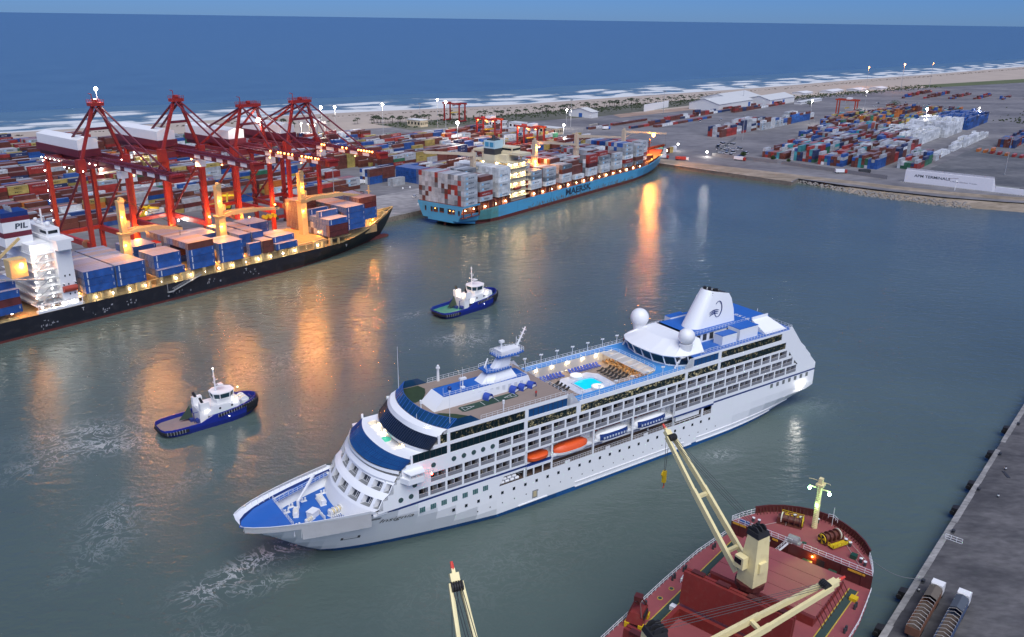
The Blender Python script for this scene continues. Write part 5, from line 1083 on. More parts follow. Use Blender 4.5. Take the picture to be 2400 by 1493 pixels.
# ================= harbour tugs =================
TUGB = mat('tug_blue', (.008,.022,.24), .4, var=.12, coat=.2); TDK1 = mat('tug_deck_brown',(.26,.19,.18),.8,var=.15); TDK2 = mat('tug_deck_green',(.06,.22,.16),.7,var=.25); TWIN = mat('winch_cream',(.55,.48,.36),.6)
def tug(loc, az_, label, deckm, lit, sc_=1.0):
    e = empty('tugboat', loc, R(az_)); e.scale = (sc_,)*3; tag(e, label, 'tugboat', 'blue harbour tugs')
    O = [(-15,2.6),(-14.4,4.2),(-12.5,5.1),(-8,5.5),(0,5.5),(6,5.4),(10,4.7),(12.6,3.5),(14.4,1.9),(15,.5)]
    def rg(z, f, dx): r = [(x+(dx if x > 6 else 0)-(dx if x < -12 else 0), y*f) for x, y in O]; return r
    h = MB(); lv_ = [(-.8,.86,-2.0),(.6,.95,-.8),(1.6,1,0)]
    h.loft([[(x,y,z) for x,y in rg(z,f,dx)]+[(x,-y,z) for x,y in rg(z,f,dx)[::-1]] for z,f,dx in lv_], cap=False)
    top = lambda x: 2.5 if x < -4 else 2.5+min(1,(x+4)/3.5)*1.5+max(0,(x-2)/13)*1.2
    xs_ = [-15,-14.4,-12.5,-8,-4,-2,-.5,3,6,10,12.6,14.4,15]
    def yb(x):
        for (x0,y0),(x1,y1) in zip(O[:-1],O[1:]):
            if x0 <= x <= x1: return y0+(y1-y0)*(x-x0)/(x1-x0)
        return O[-1][1]
    for s in (-1,1):
        for a, b_ in zip(xs_[:-1], xs_[1:]):
            h.add([(a,s*yb(a),1.6),(b_,s*yb(b_),1.6),(b_,s*yb(b_),top(b_)),(a,s*yb(a),top(a))], [(0,1,2,3) if s < 0 else (3,2,1,0)])
            h.add([(a,s*(yb(a)-.35),1.3),(b_,s*(yb(b_)-.35),1.3),(b_,s*(yb(b_)-.35),top(b_)),(a,s*(yb(a)-.35),top(a))], [(3,2,1,0) if s < 0 else (0,1,2,3)])
            h.add([(a,s*yb(a),top(a)),(b_,s*yb(b_),top(b_)),(b_,s*(yb(b_)-.35),top(b_)),(a,s*(yb(a)-.35),top(a))], [(0,1,2,3) if s < 0 else (3,2,1,0)])
    h.add([(-15,-2.6,1.6),(-15,2.6,1.6),(-15,2.6,2.5),(-15,-2.6,2.5)], [(3,2,1,0)]); h.add([(15,-.5,1.6),(15,.5,1.6),(15,.5,5.2),(15,-.5,5.2)], [(0,1,2,3)])
    auto_smooth(h.ob('hull', TUGB, e), 35)
    MB().add([(x,y-.3,1.32) for x,y in O[1:5]][::-1]+[(x,-y+.3,1.32) for x,y in O[1:5]], [tuple(range(8))]).ob('aft_deck', deckm, e)
    MB().add([(x,max(.1,y-.3),3.0) for x,y in [(0,5.5)]+O[5:]]+[(x,-max(.1,y-.3),3.0) for x,y in ([(0,5.5)]+O[5:])[::-1]], [tuple(range(12))[::-1]]).ob('fore_deck', TDK2, e)
    f = MB(); P_ = [(x+.35,y+.2) for x,y in O[6:]]; P_ = P_+[(x,-y) for x,y in P_[::-1]]
    for (x0,y0),(x1,y1) in zip(P_[:-1],P_[1:]): f.beam((x0,y0,3.6),(x1,y1,3.6),.8,1.5); f.beam((x0-.4,y0*.93,2.0),(x1-.4,y1*.93,2.0),.7,1.4)
    f.ob('bow_fender', BLACK, e)
    f = MB(); f.beam((1,-5.65,3.3),(10.3,-4.95,4.2),.5,.55); f.beam((1,5.65,3.3),(10.3,4.95,4.2),.5,.55); f.ob('side_fender', BLACK, e)
    f = MB()
    for (x0,y0),(x1,y1) in zip([(-8,-5.6),(-12.5,-5.2),(-14.5,-4.2),(-15.1,-2.5)],[(-12.5,-5.2),(-14.5,-4.2),(-15.1,-2.5),(-15.1,2.5)]): f.beam((x0,y0,1.5),(x1,y1,1.5),.5,.8)
    f.ob('stern_fender', BLACK, e)
    f = MB()
    for i in range(16): 
        x = 1+i*.82; f.box(x-.07,x+.07,-yb(min(15,x))-.38,-yb(min(15,x))-.1,2.95+i*.06,3.8+i*.06)
    for i in range(7): f.box(-14+i*.8,-13.86+i*.8,-yb(-14+i*.8)-.42,-yb(-14+i*.8),1.0,1.95)
    f.ob('fender_chain', STEEL, e)
    # deckhouse
    d = MB(); d.box(-1.2,8.6,-3.4,3.4,3.0,5.6); d.box(-3.6,-1.2,-3.0,3.0,1.3,5.2); d.add([(8.6,-3.4,3.0),(8.6,3.4,3.0),(10.0,2.2,3.0),(10.0,-2.2,3.0),(8.6,-3.4,5.6),(8.6,3.4,5.6),(9.6,2.2,5.2),(9.6,-2.2,5.2)], [(4,7,6,5),(7,3,2,6),(0,3,7,4),(2,1,5,6)]); d.box(-3.4,-.6,-3.6,-2.2,5.2,7.6); d.box(-3.4,-.6,2.2,3.6,5.2,7.6); d.ob('deckhouse', WHITE2, e)
    for x, y in ((2.5,-3.42),(6.2,-3.42)): MB().tube((x,y-.03,4.6),(x,y+.03,4.6),.35,10).ob('porthole', DKGLASS, e)
    d = MB(); d.box(2.2,7.4,-2.4,2.4,5.6,7.0); d.ob('wheelhouse_base', WHITE2, e)
    hx = [(7.6,-1.3),(7.6,1.3),(6.0,2.6),(3.2,2.6),(1.8,1.4),(1.8,-1.4),(3.2,-2.6),(6.0,-2.6)]
    w = MB()
    for i in range(8):
        p, q = hx[i], hx[(i+1) % 8]; w.add([(p[0]*1.0,p[1],7.0),(q[0],q[1],7.0),(4.7+(q[0]-4.7)*1.12,q[1]*1.12,8.7),(4.7+(p[0]-4.7)*1.12,p[1]*1.12,8.7)], [(3,2,1,0)])
    w.ob('wheelhouse_window', mat('tug_glass',(.015,.05,.07),.08), e)
    w = MB()
    for i in range(8):
        p, q = hx[i], hx[(i+1) % 8]; w.beam((p[0],p[1],6.9),(4.7+(p[0]-4.7)*1.12,p[1]*1.12,8.75),.24); w.beam((*p,7.0),(*q,7.0),.25)
    w.poly([(4.7+(x-4.7)*1.18,y*1.18) for x,y in hx],8.7,8.95); w.ob('wheelhouse_frame', WHITE2, e)
    m = MB(); m.tube((3.0,0,8.9),(2.8,0,16.2),.28,8,.14); m.beam((2.9,-1.5,11.4),(2.9,1.5,11.4),.14); m.beam((2.9,-1.1,13.4),(2.9,1.1,13.4),.12); m.beam((2.8,-.6,15.6),(2.8,.6,15.6),.12); m.beam((3,0,10.2),(4.8,0,10.6),.3,.2); m.box(3.8,5.2,-.9,.9,10.6,10.9); m.beam((2.9,0,12.4),(3.9,0,12.6),.14); m.ob('mast', WHITE2, e)
    for s in (-1,1): MB().tube((-1.6,s*2.6,5.4),(-3.0,s*2.7,9.2),.42,8,.38).ob('funnel', BLACK, e)
    g_ = MB(); g_.tube((10.9,-1.5,4.2),(10.9,1.5,4.2),1.05,14); [g_.tube((10.9,y-.08,4.2),(10.9,y+.08,4.2),1.45,14,mi=1) for y in (-1.6,0,1.6)]; g_.box(10,11.9,-2,-1.75,3,4.4,1); g_.box(10,11.9,1.75,2,3,4.4,1); g_.ob('towing_winch', [TWIN, WHITE2], e)
    g_ = MB(); g_.tube((13.4,0,3),(13.4,0,4.6),.25,8); g_.beam((13.4,-1.2,4.5),(13.4,1.2,4.5),.3); g_.ob('tow_bitt', TUGB, e)
    g_ = MB(); g_.add([(-8.4,1.4,2.0),(-4.6,.2,2.2),(-4.8,2.8,2.2),(-5.0,1.2,6.0)], [(0,2,1),(0,1,3),(1,2,3),(2,0,3)]); g_.ob('canvas_cover', mat('canvas_green',(.03,.05,.035),.9), e)
    g_ = MB(); g_.box(-5.6,-4.6,-.6,2.0,1.3,2.3); g_.beam((-4.9,-1.6,1.3),(-4.9,-1.6,4.6),.2); g_.beam((-4.9,-1.6,4.5),(-3.6,-1.6,4.5),.15); g_.tube((-4,-2.6,1.9),(-4,-1.2,1.9),.7,10); g_.ob('aft_gear', mat('tug_gear',(.03,.05,.22),.5), e)
    MB().rail([(-3.6,-3,5.25),(-3.6,3,5.25)],.9,1,.08).ob('railing', WHITE2, e); MB().rail([(-1,-3.35,5.62),(8.6,-3.35,5.62)],.9,1.2,.07).ob('railing', WHITE2, e)
    for x, y, z, k_, pw in lit: bulb(k_, .13, e, (x,y,z), pw, 'lamp')
    bulb('w', .07, e, (4.2,-5.72,2.4), 0, 'lamp')
    return e
tug((-91.5,231,0), 40.8, 'blue and white tug with a brown aft deck, nearer the camera', TDK1, [(2.8,0,16.3,'w',0),(9.8,0,8.4,'y',70),(7.5,-3.7,5.9,'w',25),(-1.5,-3.8,5.0,'w',20)])
tug((-19.5,339.2,0), 45.9, 'blue and white tug with a green aft deck, farther off beyond the cruise ship', TDK2, [(2.8,0,14.4,'o',0),(-3.8,1,8.0,'y',130),(-3.8,-2,7.0,'y',110),(7.5,-3.7,5.9,'w',60),(0,-4.0,4.2,'w',40)], 1.1)
# ================= shipping containers =================
def cont_mat(name, attr, roof=0):
    m, N, L, b = nodes_of(name); b.inputs['Roughness'].default_value = .5
    if attr: src = N.new('ShaderNodeAttribute'); src.attribute_name = 'ccol'; colo = src.outputs['Color']
    else: src = N.new('ShaderNodeObjectInfo'); colo = src.outputs['Color']
    tc = N.new('ShaderNodeNewGeometry'); n = N.new('ShaderNodeTexNoise'); n.inputs['Scale'].default_value = .35; n.inputs['Detail'].default_value = 5; L.new(tc.outputs['Position'], n.inputs['Vector'])
    r = N.new('ShaderNodeMapRange'); r.inputs['From Min'].default_value = .3; r.inputs['From Max'].default_value = .7; r.inputs['To Min'].default_value = .72; r.inputs['To Max'].default_value = 1.18; L.new(n.outputs[0], r.inputs['Value'])
    mx = N.new('ShaderNodeMix'); mx.data_type = 'RGBA'; mx.blend_type = 'MULTIPLY'; mx.inputs[0].default_value = 1; L.new(colo, mx.inputs[6])
    cc = N.new('ShaderNodeCombineColor'); [L.new(r.outputs[0], cc.inputs[i]) for i in range(3)]; L.new(cc.outputs[0], mx.inputs[7])
    n2 = N.new('ShaderNodeTexNoise'); n2.inputs['Scale'].default_value = 1.3; n2.inputs['Detail'].default_value = 6; L.new(tc.outputs['Position'], n2.inputs['Vector'])
    rp = N.new('ShaderNodeMapRange'); rp.inputs['From Min'].default_value = .6; rp.inputs['From Max'].default_value = .78; rp.inputs['To Max'].default_value = .55; L.new(n2.outputs[0], rp.inputs['Value'])
    m2 = N.new('ShaderNodeMix'); m2.data_type = 'RGBA'; L.new(rp.outputs[0], m2.inputs[0]); L.new(mx.outputs[2], m2.inputs[6]); m2.inputs[7].default_value = (.13,.075,.05,1)
    m3 = N.new('ShaderNodeMix'); m3.data_type = 'RGBA'; m3.inputs[0].default_value = roof; L.new(m2.outputs[2], m3.inputs[6]); m3.inputs[7].default_value = (.36,.36,.38,1); L.new(m3.outputs[2], b.inputs['Base Color'])
    return m
CMAT = cont_mat('container_paint', False); CMATA = cont_mat('container_paint_mixed', True); CROOF = cont_mat('container_roof', False, .5); CROOFA = cont_mat('container_roof_mixed', True, .3)
CBAR = mat('door_bar',(.42,.42,.42),.5,metal=.3)
COLS = {'blue':(.02,.085,.30),'brown':(.135,.042,.030),'red':(.32,.035,.028),'grey':(.40,.425,.45),'charcoal':(.17,.19,.21),'white':(.66,.68,.69),'orange':(.50,.15,.03),'navy':(.022,.04,.11),'mustard':(.40,.31,.09),'green':(.03,.14,.075),'teal':(.05,.30,.34),'maroon':(.10,.022,.022),'light blue':(.07,.30,.58),'beige':(.46,.40,.30)}
CW, CH = 2.44, 2.92
def cont_geo(L_, H_=CH):
    b = MB(); x, y = L_/2, CW/2; r = .09; t = .14
    for sx in (-1,1):
        for sy in (-1,1): b.box(min(sx*x,sx*(x-t)),max(sx*x,sx*(x-t)),min(sy*y,sy*(y-t)),max(sy*y,sy*(y-t)),0,H_)
    for sy in (-1,1):
        for z0, z1 in ((0.0,.16),(H_-.12,H_)): b.box(-x+t,x-t,min(sy*y,sy*(y-t)),max(sy*y,sy*(y-t)),z0,z1)
        n = max(4, int(L_/1.5)); xx = [-x+t+(2*x-2*t)*i/n for i in range(n+1)]
        for i in range(n):   # folded side sheet
            a = y-(.05 if i % 2 else .12); c = y-(.12 if i % 2 else .05)
            b.add([(xx[i],sy*a,.16),(xx[i+1],sy*c,.16),(xx[i+1],sy*c,H_-.12),(xx[i],sy*a,H_-.12)], [(0,1,2,3) if sy < 0 else (3,2,1,0)])
    b.add([(-x,-y,H_+.005),(x,-y,H_+.005),(x,y,H_+.005),(-x,y,H_+.005)], [(0,1,2,3)], 2)
    b.add([(x-.05,-y,0),(x-.05,y,0),(x-.05,y,H_),(x-.05,-y,H_)], [(0,1,2,3)]); b.add([(-x+.06,-y,0),(-x+.06,y,0),(-x+.06,y,H_),(-x+.06,-y,H_)], [(3,2,1,0)])
    for yy in (-.85,-.35,.35,.85): b.box(-x-.02,-x+.05,yy-.045,yy+.045,.1,H_-.1,1)
    return b
C40 = cont_geo(12.19).mesh('shipping_container', [CMAT, CBAR, CROOF]); C20 = cont_geo(6.06).mesh('shipping_container', [CMAT, CBAR, CROOF])
LTXT = {}
INKS = {'w': mat('ink_white',(.72,.72,.72),.6), 'k': mat('ink_dark',(.02,.035,.06),.6), 'b': mat('ink_blue',(.03,.2,.5),.6)}
def letter_mesh(kind):
    if kind in LTXT: return LTXT[kind]
    b = MB(); y = -CW/2-.015
    if kind == 'pil':   # vertical white lettering block near the door end and a small mark at the other
        for i in range(7): b.add([(-4.9,y,.35+i*.34),(-4.45,y,.35+i*.34),(-4.45,y,.62+i*.34),(-4.9,y,.62+i*.34)], [(0,1,2,3)])
        b.add([(5.2,y,2.1),(5.5,y,2.1),(5.5,y,2.4),(5.2,y,2.4)], [(0,1,2,3)]); b.add([(5.2,y,1.4),(5.4,y,1.4),(5.4,y,1.9),(5.2,y,1.9)], [(0,1,2,3)]); me = b.mesh('lettering', INKS['w'])
    elif kind == 'maersk':
        text_on(b, 'MAERSK', 5.2, 1.0, SIDE(-2.0,y,.95), 0, bold=.02); b.add([(-4.3,y,.8),(-2.6,y,.8),(-2.6,y,2.2),(-4.3,y,2.2)], [(0,1,2,3)], 1)
        st_ = []
        for i in range(14): a = math.pi*i/7*1.0; rr = .5 if i % 2 == 0 else .22; st_.append((-3.45+rr*math.sin(a), y-.01, 1.5+rr*math.cos(a)))
        b.add(st_, [tuple(range(14))[::-1]], 2); me = b.mesh('lettering', [INKS['k'], mat('logo_blue',(.18,.5,.75),.5), INKS['w']])
    elif kind == 'seago': text_on(b, 'SEALAND', 6.5, .55, SIDE(-4.0,y,1.2), 0); b.add([(1.6,y,1.7),(2.4,y,1.7),(2.6,y,2.3),(1.9,y,2.2)], [(0,1,2,3)], 1); me = b.mesh('lettering', [mat('ink_pale',(.38,.42,.46),.6), INKS['k']])
    elif kind == 'hsud': text_on(b, 'HAMBURG SUD', 8.0, 1.0, SIDE(-4.0,y,.95), 0); me = b.mesh('lettering', [INKS['w']])
    else: text_on(b, kind, 4.6, .95, SIDE(-2.3,y,1.0), 0, bold=.02); me = b.mesh('lettering', [INKS['w']])
    LTXT[kind] = me; return me
NIND = 0
ORD = ['first','second','third','fourth','fifth','sixth','seventh','eighth','ninth','tenth','eleventh','twelfth','thirteenth','fourteenth','fifteenth']
POOLC = []   # containers past the limit: joined later into one object
def put_cont(loc, rz, L_, col, label, group, text=None):
    global NIND
    NIND += 1
    rr = random.Random(NIND); c = COLS[col]; k = rr.uniform(.85,1.15); c = tuple(min(1,v*k) for v in c)
    o = inst('shipping_container', C40 if L_ > 8 else C20, None, loc, rz, col=c); tag(o, label, 'container', group)
    if text and L_ > 8: inst('lettering', letter_mesh(text), o, (0,0,0))
    return o
def pool_cont(loc, rz, L_, col, text=None): POOLC.append((loc, rz, L_, col, text))
# ================= black container ship at the near berth =================
HBLK = mat('hull_black', (.011,.012,.017), .45, var=.3, scale=.12, dirt=.4, dirtcol=(.045,.043,.048), stretch=(1,1,1.6)); BOOTR = mat('boot_top_red', (.11,.022,.018), .6, var=.3, scale=.3, dirt=.5, dirtcol=(.20,.075,.04))
CRM = mat('ship_cream', (.58,.42,.19), .5, var=.1, dirt=.35, dirtcol=(.32,.18,.07)); HATCHC = mat('hatch_cream', (.36,.26,.12), .6, var=.2, dirt=.5, dirtcol=(.16,.09,.04))
PA = R(51); ps = empty('container_ship', (-149.2,340.8,0), PA); tag(ps, 'black-hulled container ship with white bridge house under the red quay cranes', 'container ship')
PM = ps.matrix_basis.copy() if False else Matrix.Translation((-149.2,340.8,0)) @ Matrix.Rotation(PA,4,'Z')
def pw(x, y, z): v = PM @ Vector((x,y,z)); return (v.x,v.y,v.z)
HB = 17.6
def hb_d(x): return HB if x < 92 else HB*max(.02, 1-((x-92)/58.5)**1.75) if x < 150.5 else .05
def hb_w(x): return HB if x < 62 else HB*max(.02, 1-((x-62)/79)**1.55) if x < 141 else .05
def sheer(x): return 7.6 if x < 100 else 7.6+((x-100)/50)**1.3*7.0
h = MB(); xs_ = [-150,-60,0,40,62,75,85,92,100,108,115,122,128,133,138,142,146,149,150.5]; secs = []
for x in xs_:
    r = []
    for f in (-.08,0,.12,.45,.75,1):
        ff = max(0, f); xm = 138+12.5*ff**.8; px = min(x, xm); x0 = 62+30*ff; zt = sheer(px)
        w_ = HB if px < x0 else HB*max(0, 1-((px-x0)/(xm-x0))**(1.55+.25*ff)); r.append((px, max(.04, w_), f*zt))
    secs.append(r)
for a, b_ in zip(secs[:-1], secs[1:]):
    for j in range(5):
        for s in (1,-1):
            h.add([(p[0],HB-s*p[1],p[2]) for p in (a[j],b_[j],b_[j+1],a[j+1])], [(0,1,2,3) if s > 0 else (3,2,1,0)], 1 if j < 2 else 0)
auto_smooth(h.ob('hull', [HBLK, BOOTR], ps), 30)
bl = MB(); bl.loft([[(128+18*t, HB+w_*math.cos(a), .1+hh*math.sin(a)) for a in [i*math.pi/4 for i in range(8)]] for t, w_, hh in ((0,3,1.6),(.5,2.6,1.7),(.85,2.0,1.5),(1.0,.9,.7))]); auto_smooth(bl.ob('bulbous_bow', BOOTR, ps), 50)
dk = MB(); xx = [-150,0,92,100,108,115,122,128,134,140,146]; dk.add([(x,HB-hb_d(x)+.2,sheer(x)-.05) for x in xx]+[(x,HB+hb_d(x)-.2,sheer(x)-.05) for x in xx[::-1]], [tuple(range(2*len(xx)))]); dk.ob('deck', HATCHC, ps)
b = MB()
for x0, x1 in zip([124,130,135,140,144,147,149.5],[130,135,140,144,147,149.5,150.6]):
    for s in (-1,1): b.add([(x0,HB+s*hb_d(x0),sheer(x0)),(x1,HB+s*hb_d(x1),sheer(x1)),(x1,HB+s*hb_d(x1),sheer(x1)+1.3),(x0,HB+s*hb_d(x0),sheer(x0)+1.3)], [(0,1,2,3),(3,2,1,0)]); b.beam((x0,HB+s*hb_d(x0),sheer(x0)+1.3),(x1,HB+s*hb_d(x1),sheer(x1)+1.3),.4,.2)
b.ob('bow_bulwark', CRM, ps)
b = MB(); b.tube((133.5,HB,13),(133.5,HB,30),.6,8,.4); b.beam((133.5,HB-2.4,22),(133.5,HB,17),.3); b.beam((133.5,HB+2.4,22),(133.5,HB,17),.3); b.beam((133.5,HB-2.5,22),(133.5,HB+2.5,22),.5); b.beam((133.5,HB-2,27),(133.5,HB+2,27),.3); b.ob('foremast', CRM, ps)
for x, y in ((137,HB-3),(137,HB+3),(131,HB-5),(141,HB)): winch(ps, x, y, sheer(x)-.1, 1.1, .3, CRM, DRED)
bulb('y', .4, ps, (133.2,HB-1.2,21), 2600, 'mast_lamp'); bulb('o', .35, ps, (127.5,8.5,13.5), 1800, 'deck_lamp'); bulb('o', .35, ps, (127.5,26,13.5), 1200, 'deck_lamp')
# hatch deck between side walkways
for x0, x1 in ((-31,-4.6),(-.4,27.8),(29.2,72),(72.6,90.4),(91,128)):
    q = MB(); w0 = 1.6 if x1 < 100 else 6; q.box(x0,x1,w0,2*HB-w0,7.5,11.2); q.ob('hatch_coaming', HATCHC, ps)
b = MB()
for i in range(16): b.box(73.2+i*1.1,73.5+i*1.1,3,2*HB-3,11.2,11.6)
b.ob('hatch_rib', CRM, ps)
# side lashing posts, walkway rail and lamps
for i in range(26):
    x = -29+i*5.05
    if x > 108: break
    q = MB(); q.box(x-.7,x+.7,.2,1.5,7.5,11.3) if i % 2 == 0 else q.box(x-.3,x+.3,.2,1.5,7.5,10.4); q.ob('lashing_post', CRM, ps)
MB().rail([(-32,.1,7.55),(92,.1,7.55)],1.1,2.5,.14,bars=2).ob('railing', CRM, ps); MB().rail([(-70,.1,7.55),(-53,.1,7.55)],1.1,2.5,.14).ob('railing', CRM, ps)
b = MB(); b.beam((-31,1.1,10.6),(106,1.1,10.6),.3,.22); b.ob('lashing_rail', CRM, ps)
for i in range(17):
    x = -26.5+i*6.9; bulb('w', .34 if i % 3 else .26, ps, (x,.5,9.2), 60, 'deck_lamp')
for x in (-66,-58): bulb('w', .3, ps, (x,.5,10.2), 60, 'deck_lamp')
for x in (-4.8,13.6,28.5,43.4,73,-32): bulb('o', .3, ps, (x,2.6,11.6), 200, 'deck_lamp')
for x, y in ((44.5,9),(72.6,16),(90.6,8),(44.5,22),(90.6,22),(60,33),(28.5,33)): bulb('o', .35, ps, (x,y,13.5), 520, 'deck_lamp')
# bridge house
hs = MB(); hs.box(-38.5,-32.6,2.0,33.2,7.6,33.6); hs.box(-46,-38.5,6,29.2,7.6,33.0); hs.box(-38.8,-32.3,-1.0,36.2,33.6,34.6); hs.box(-38.0,-33.2,8,27.2,34.6,37.6); hs.box(-38.6,-33.4,-1.0,2.0,30.6,33.6); hs.ob('bridge_house', WHITE2, ps)
MB().box(-33.15,-33.0,8.4,26.8,35.6,36.9).ob('bridge_window', DKGLASS, ps); MB().box(-38.1,-38.0,8.6,14,35.6,36.7).ob('bridge_window', DKGLASS, ps); MB().box(-37.5,-34,7.9,8.05,35.6,36.8).ob('bridge_window', DKGLASS, ps)
for k in range(7):
    z = 10.6+k*3.15
    q = MB(); q.box(-48.5+k*.35,-38.5,1.6+k*.25,33.6-k*.25,z-.12,z); q.rail([(-48.4+k*.35,1.7+k*.25,z),(-38.6,1.7+k*.25,z)],1.0,1.6,.08); q.rail([(-48.4+k*.35,1.7+k*.25,z),(-48.4+k*.35,16,z)],1.0,1.6,.08); q.ob('bridge_deck_gallery', WHITE2, ps)
    if k: q = MB(); q.beam((-46.5,2.2,z-3.1),(-42,2.2,z),.7,.12); q.ob('stairway', STEEL, ps)
    for x, y in ((-47+k*.35,4.5),(-41.5,3.0)): bulb('w', .26, ps, (x,y,z+2.0), 26, 'gallery_lamp')
for i in range(6): 
    for zz in (12,16,19.5): MB().box(-37.6+i*.9,-37.1+i*.9,1.93,2.02,zz,zz+.7).ob('cabin_window', DKGLASS, ps) if (i*7+int(zz)) % 5 < 2 else None
b = MB(); b.tube((-35.5,17,37.6),(-35.5,17,44),.35,6); b.beam((-35.5,14.5,41),(-35.5,19.5,41),.3); b.box(-36.5,-34.5,13,21,37.6,38.3); b.sph((-36,11,39),1.0); b.sph((-35.5,23,38.8),.8); b.ob('radar_mast', WHITE2, ps)
fu = MB(); fu.box(-51.5,-41.5,12.5,21.5,32,35.5,0); fu.box(-51.5,-41.5,12.5,21.5,35.501,37.5,1); fu.box(-51.5,-41.5,12.5,21.5,37.501,41.5,0); fu.box(-51.5,-41.5,12.5,21.5,41.501,43.2,1); fu.box(-51.3,-41.7,12.7,21.3,43.201,45,2)
for y in (14,16,18.5): fu.tube((-47,y,45),(-47.5,y,47),.55,8,mi=3)
fun = fu.ob('funnel', [WHITE2, mat('funnel_maroon',(.14,.015,.03),.5), NAVY, STEEL], ps)
t = MB(); text_on(t, 'PIL', 4.6, 2.1, SIDE(-47.2,12.44,38.5), 0, shear=.12, bold=.03); t.ob('lettering', INKS['k'], fun)
b = MB(); b.tube((-2.6,0,0),(2.6,0,0),1.25,10); auto_smooth(b.ob('lifeboat', mat('boat_dull_red',(.35,.05,.03),.5), ps, (-35.5,1.6,14.6)),50); q = MB(); [q.beam((x,3,17),(x,.2,17.2),.3) or q.beam((x,.3,17.2),(x,.9,13),.25) for x in (-37.6,-33.4)]; q.ob('davit', WHITE2, ps)
q = MB(); q.box(-49,-31.5,.3,2.0,7.6,8.6); q.box(-49,-31.5,.4,6,10.4,10.6); q.rail([(-49,.4,10.6),(-31.6,.4,10.6)],1,1.5,.1); [q.beam((x,.5,7.6),(x,.5,10.4),.25) for x in (-48.5,-44,-40,-36,-32)]; q.ob('boat_deck', WHITE2, ps)
for x in (-47,-43,-39.5,-35): bulb('w', .25, ps, (x,.8,9.7), 70, 'deck_lamp')
bulb('o', .75, ps, (-50.5,3.6,27.0), 2600, 'floodlight'); bulb('o', .5, ps, (-54,3,11.6), 600, 'deck_lamp')
q = MB(); q.box(-54.5,-48.5,4,9,22,29); q.beam((-60,10,26),(-48,8,36),.9); q.ob('stores_crane', CRM, ps); q = MB(); q.beam((-62,-.5,24.2),(-42,3.0,19.2),.5,.5); q.beam((-62,.8,24.2),(-42,4.2,19.2),.3,.3); q.ob('gangway_boom', STEEL, ps)
# hull marks, scrapes, gangway
for x in (-33,41.6,101): t = MB(); text_on(t, 'T', 1.0, 1.2, SIDE(x,-.04,5.2)); t.ob('hull_mark', INKS['w'], ps)
SCR = mat('scraped_paint',(.26,.26,.28),.8,var=.3); rr = random.Random(9)
for x0, z0, n_ in ((-72,2.6,16),(-47,2.8,14),(-24,3.2,12),(-14,3.4,7),(8,3.0,12),(24,4.0,10),(45,4.0,10),(66,3.6,8),(73,4.6,26),(82,4.8,26),(90,4.9,12)):
    q = MB()
    for k in range(n_):
        x = x0+rr.gauss(0,2.2); z = z0+rr.gauss(0,.6); w_, h_ = rr.uniform(.12,.8), rr.uniform(.15,.9); yy = -.03 if x < 62 else HB-(hb_w(x)*.55+hb_d(x)*.45)-.05
        q.add([(x,yy,z),(x+w_,yy,z-.1),(x+w_*1.1,yy,z+h_),(x+.1,yy,z+h_*.8)], [(0,1,2,3)])
    if x0 < 62: q.ob('paint_scrape', SCR, ps)
q = MB(); q.beam((19.2,-.9,8.7),(5.2,-.9,4.4),1.0,.12); q.beam((19.2,-1.4,9.7),(5.2,-1.4,5.4),.1); q.beam((19.2,-.4,9.7),(5.2,-.4,5.4),.1)
for i in range(10): q.beam((19.2-i*1.5,-1.4,8.7-i*.46),(19.2-i*1.5,-1.4,9.7-i*.46),.06)
q.box(2.8,5.4,-1.7,-.1,4.2,4.35); q.beam((2.9,-.9,4.3),(2.9,-.9,8.5),.18); q.ob('gangway', STEEL, ps)
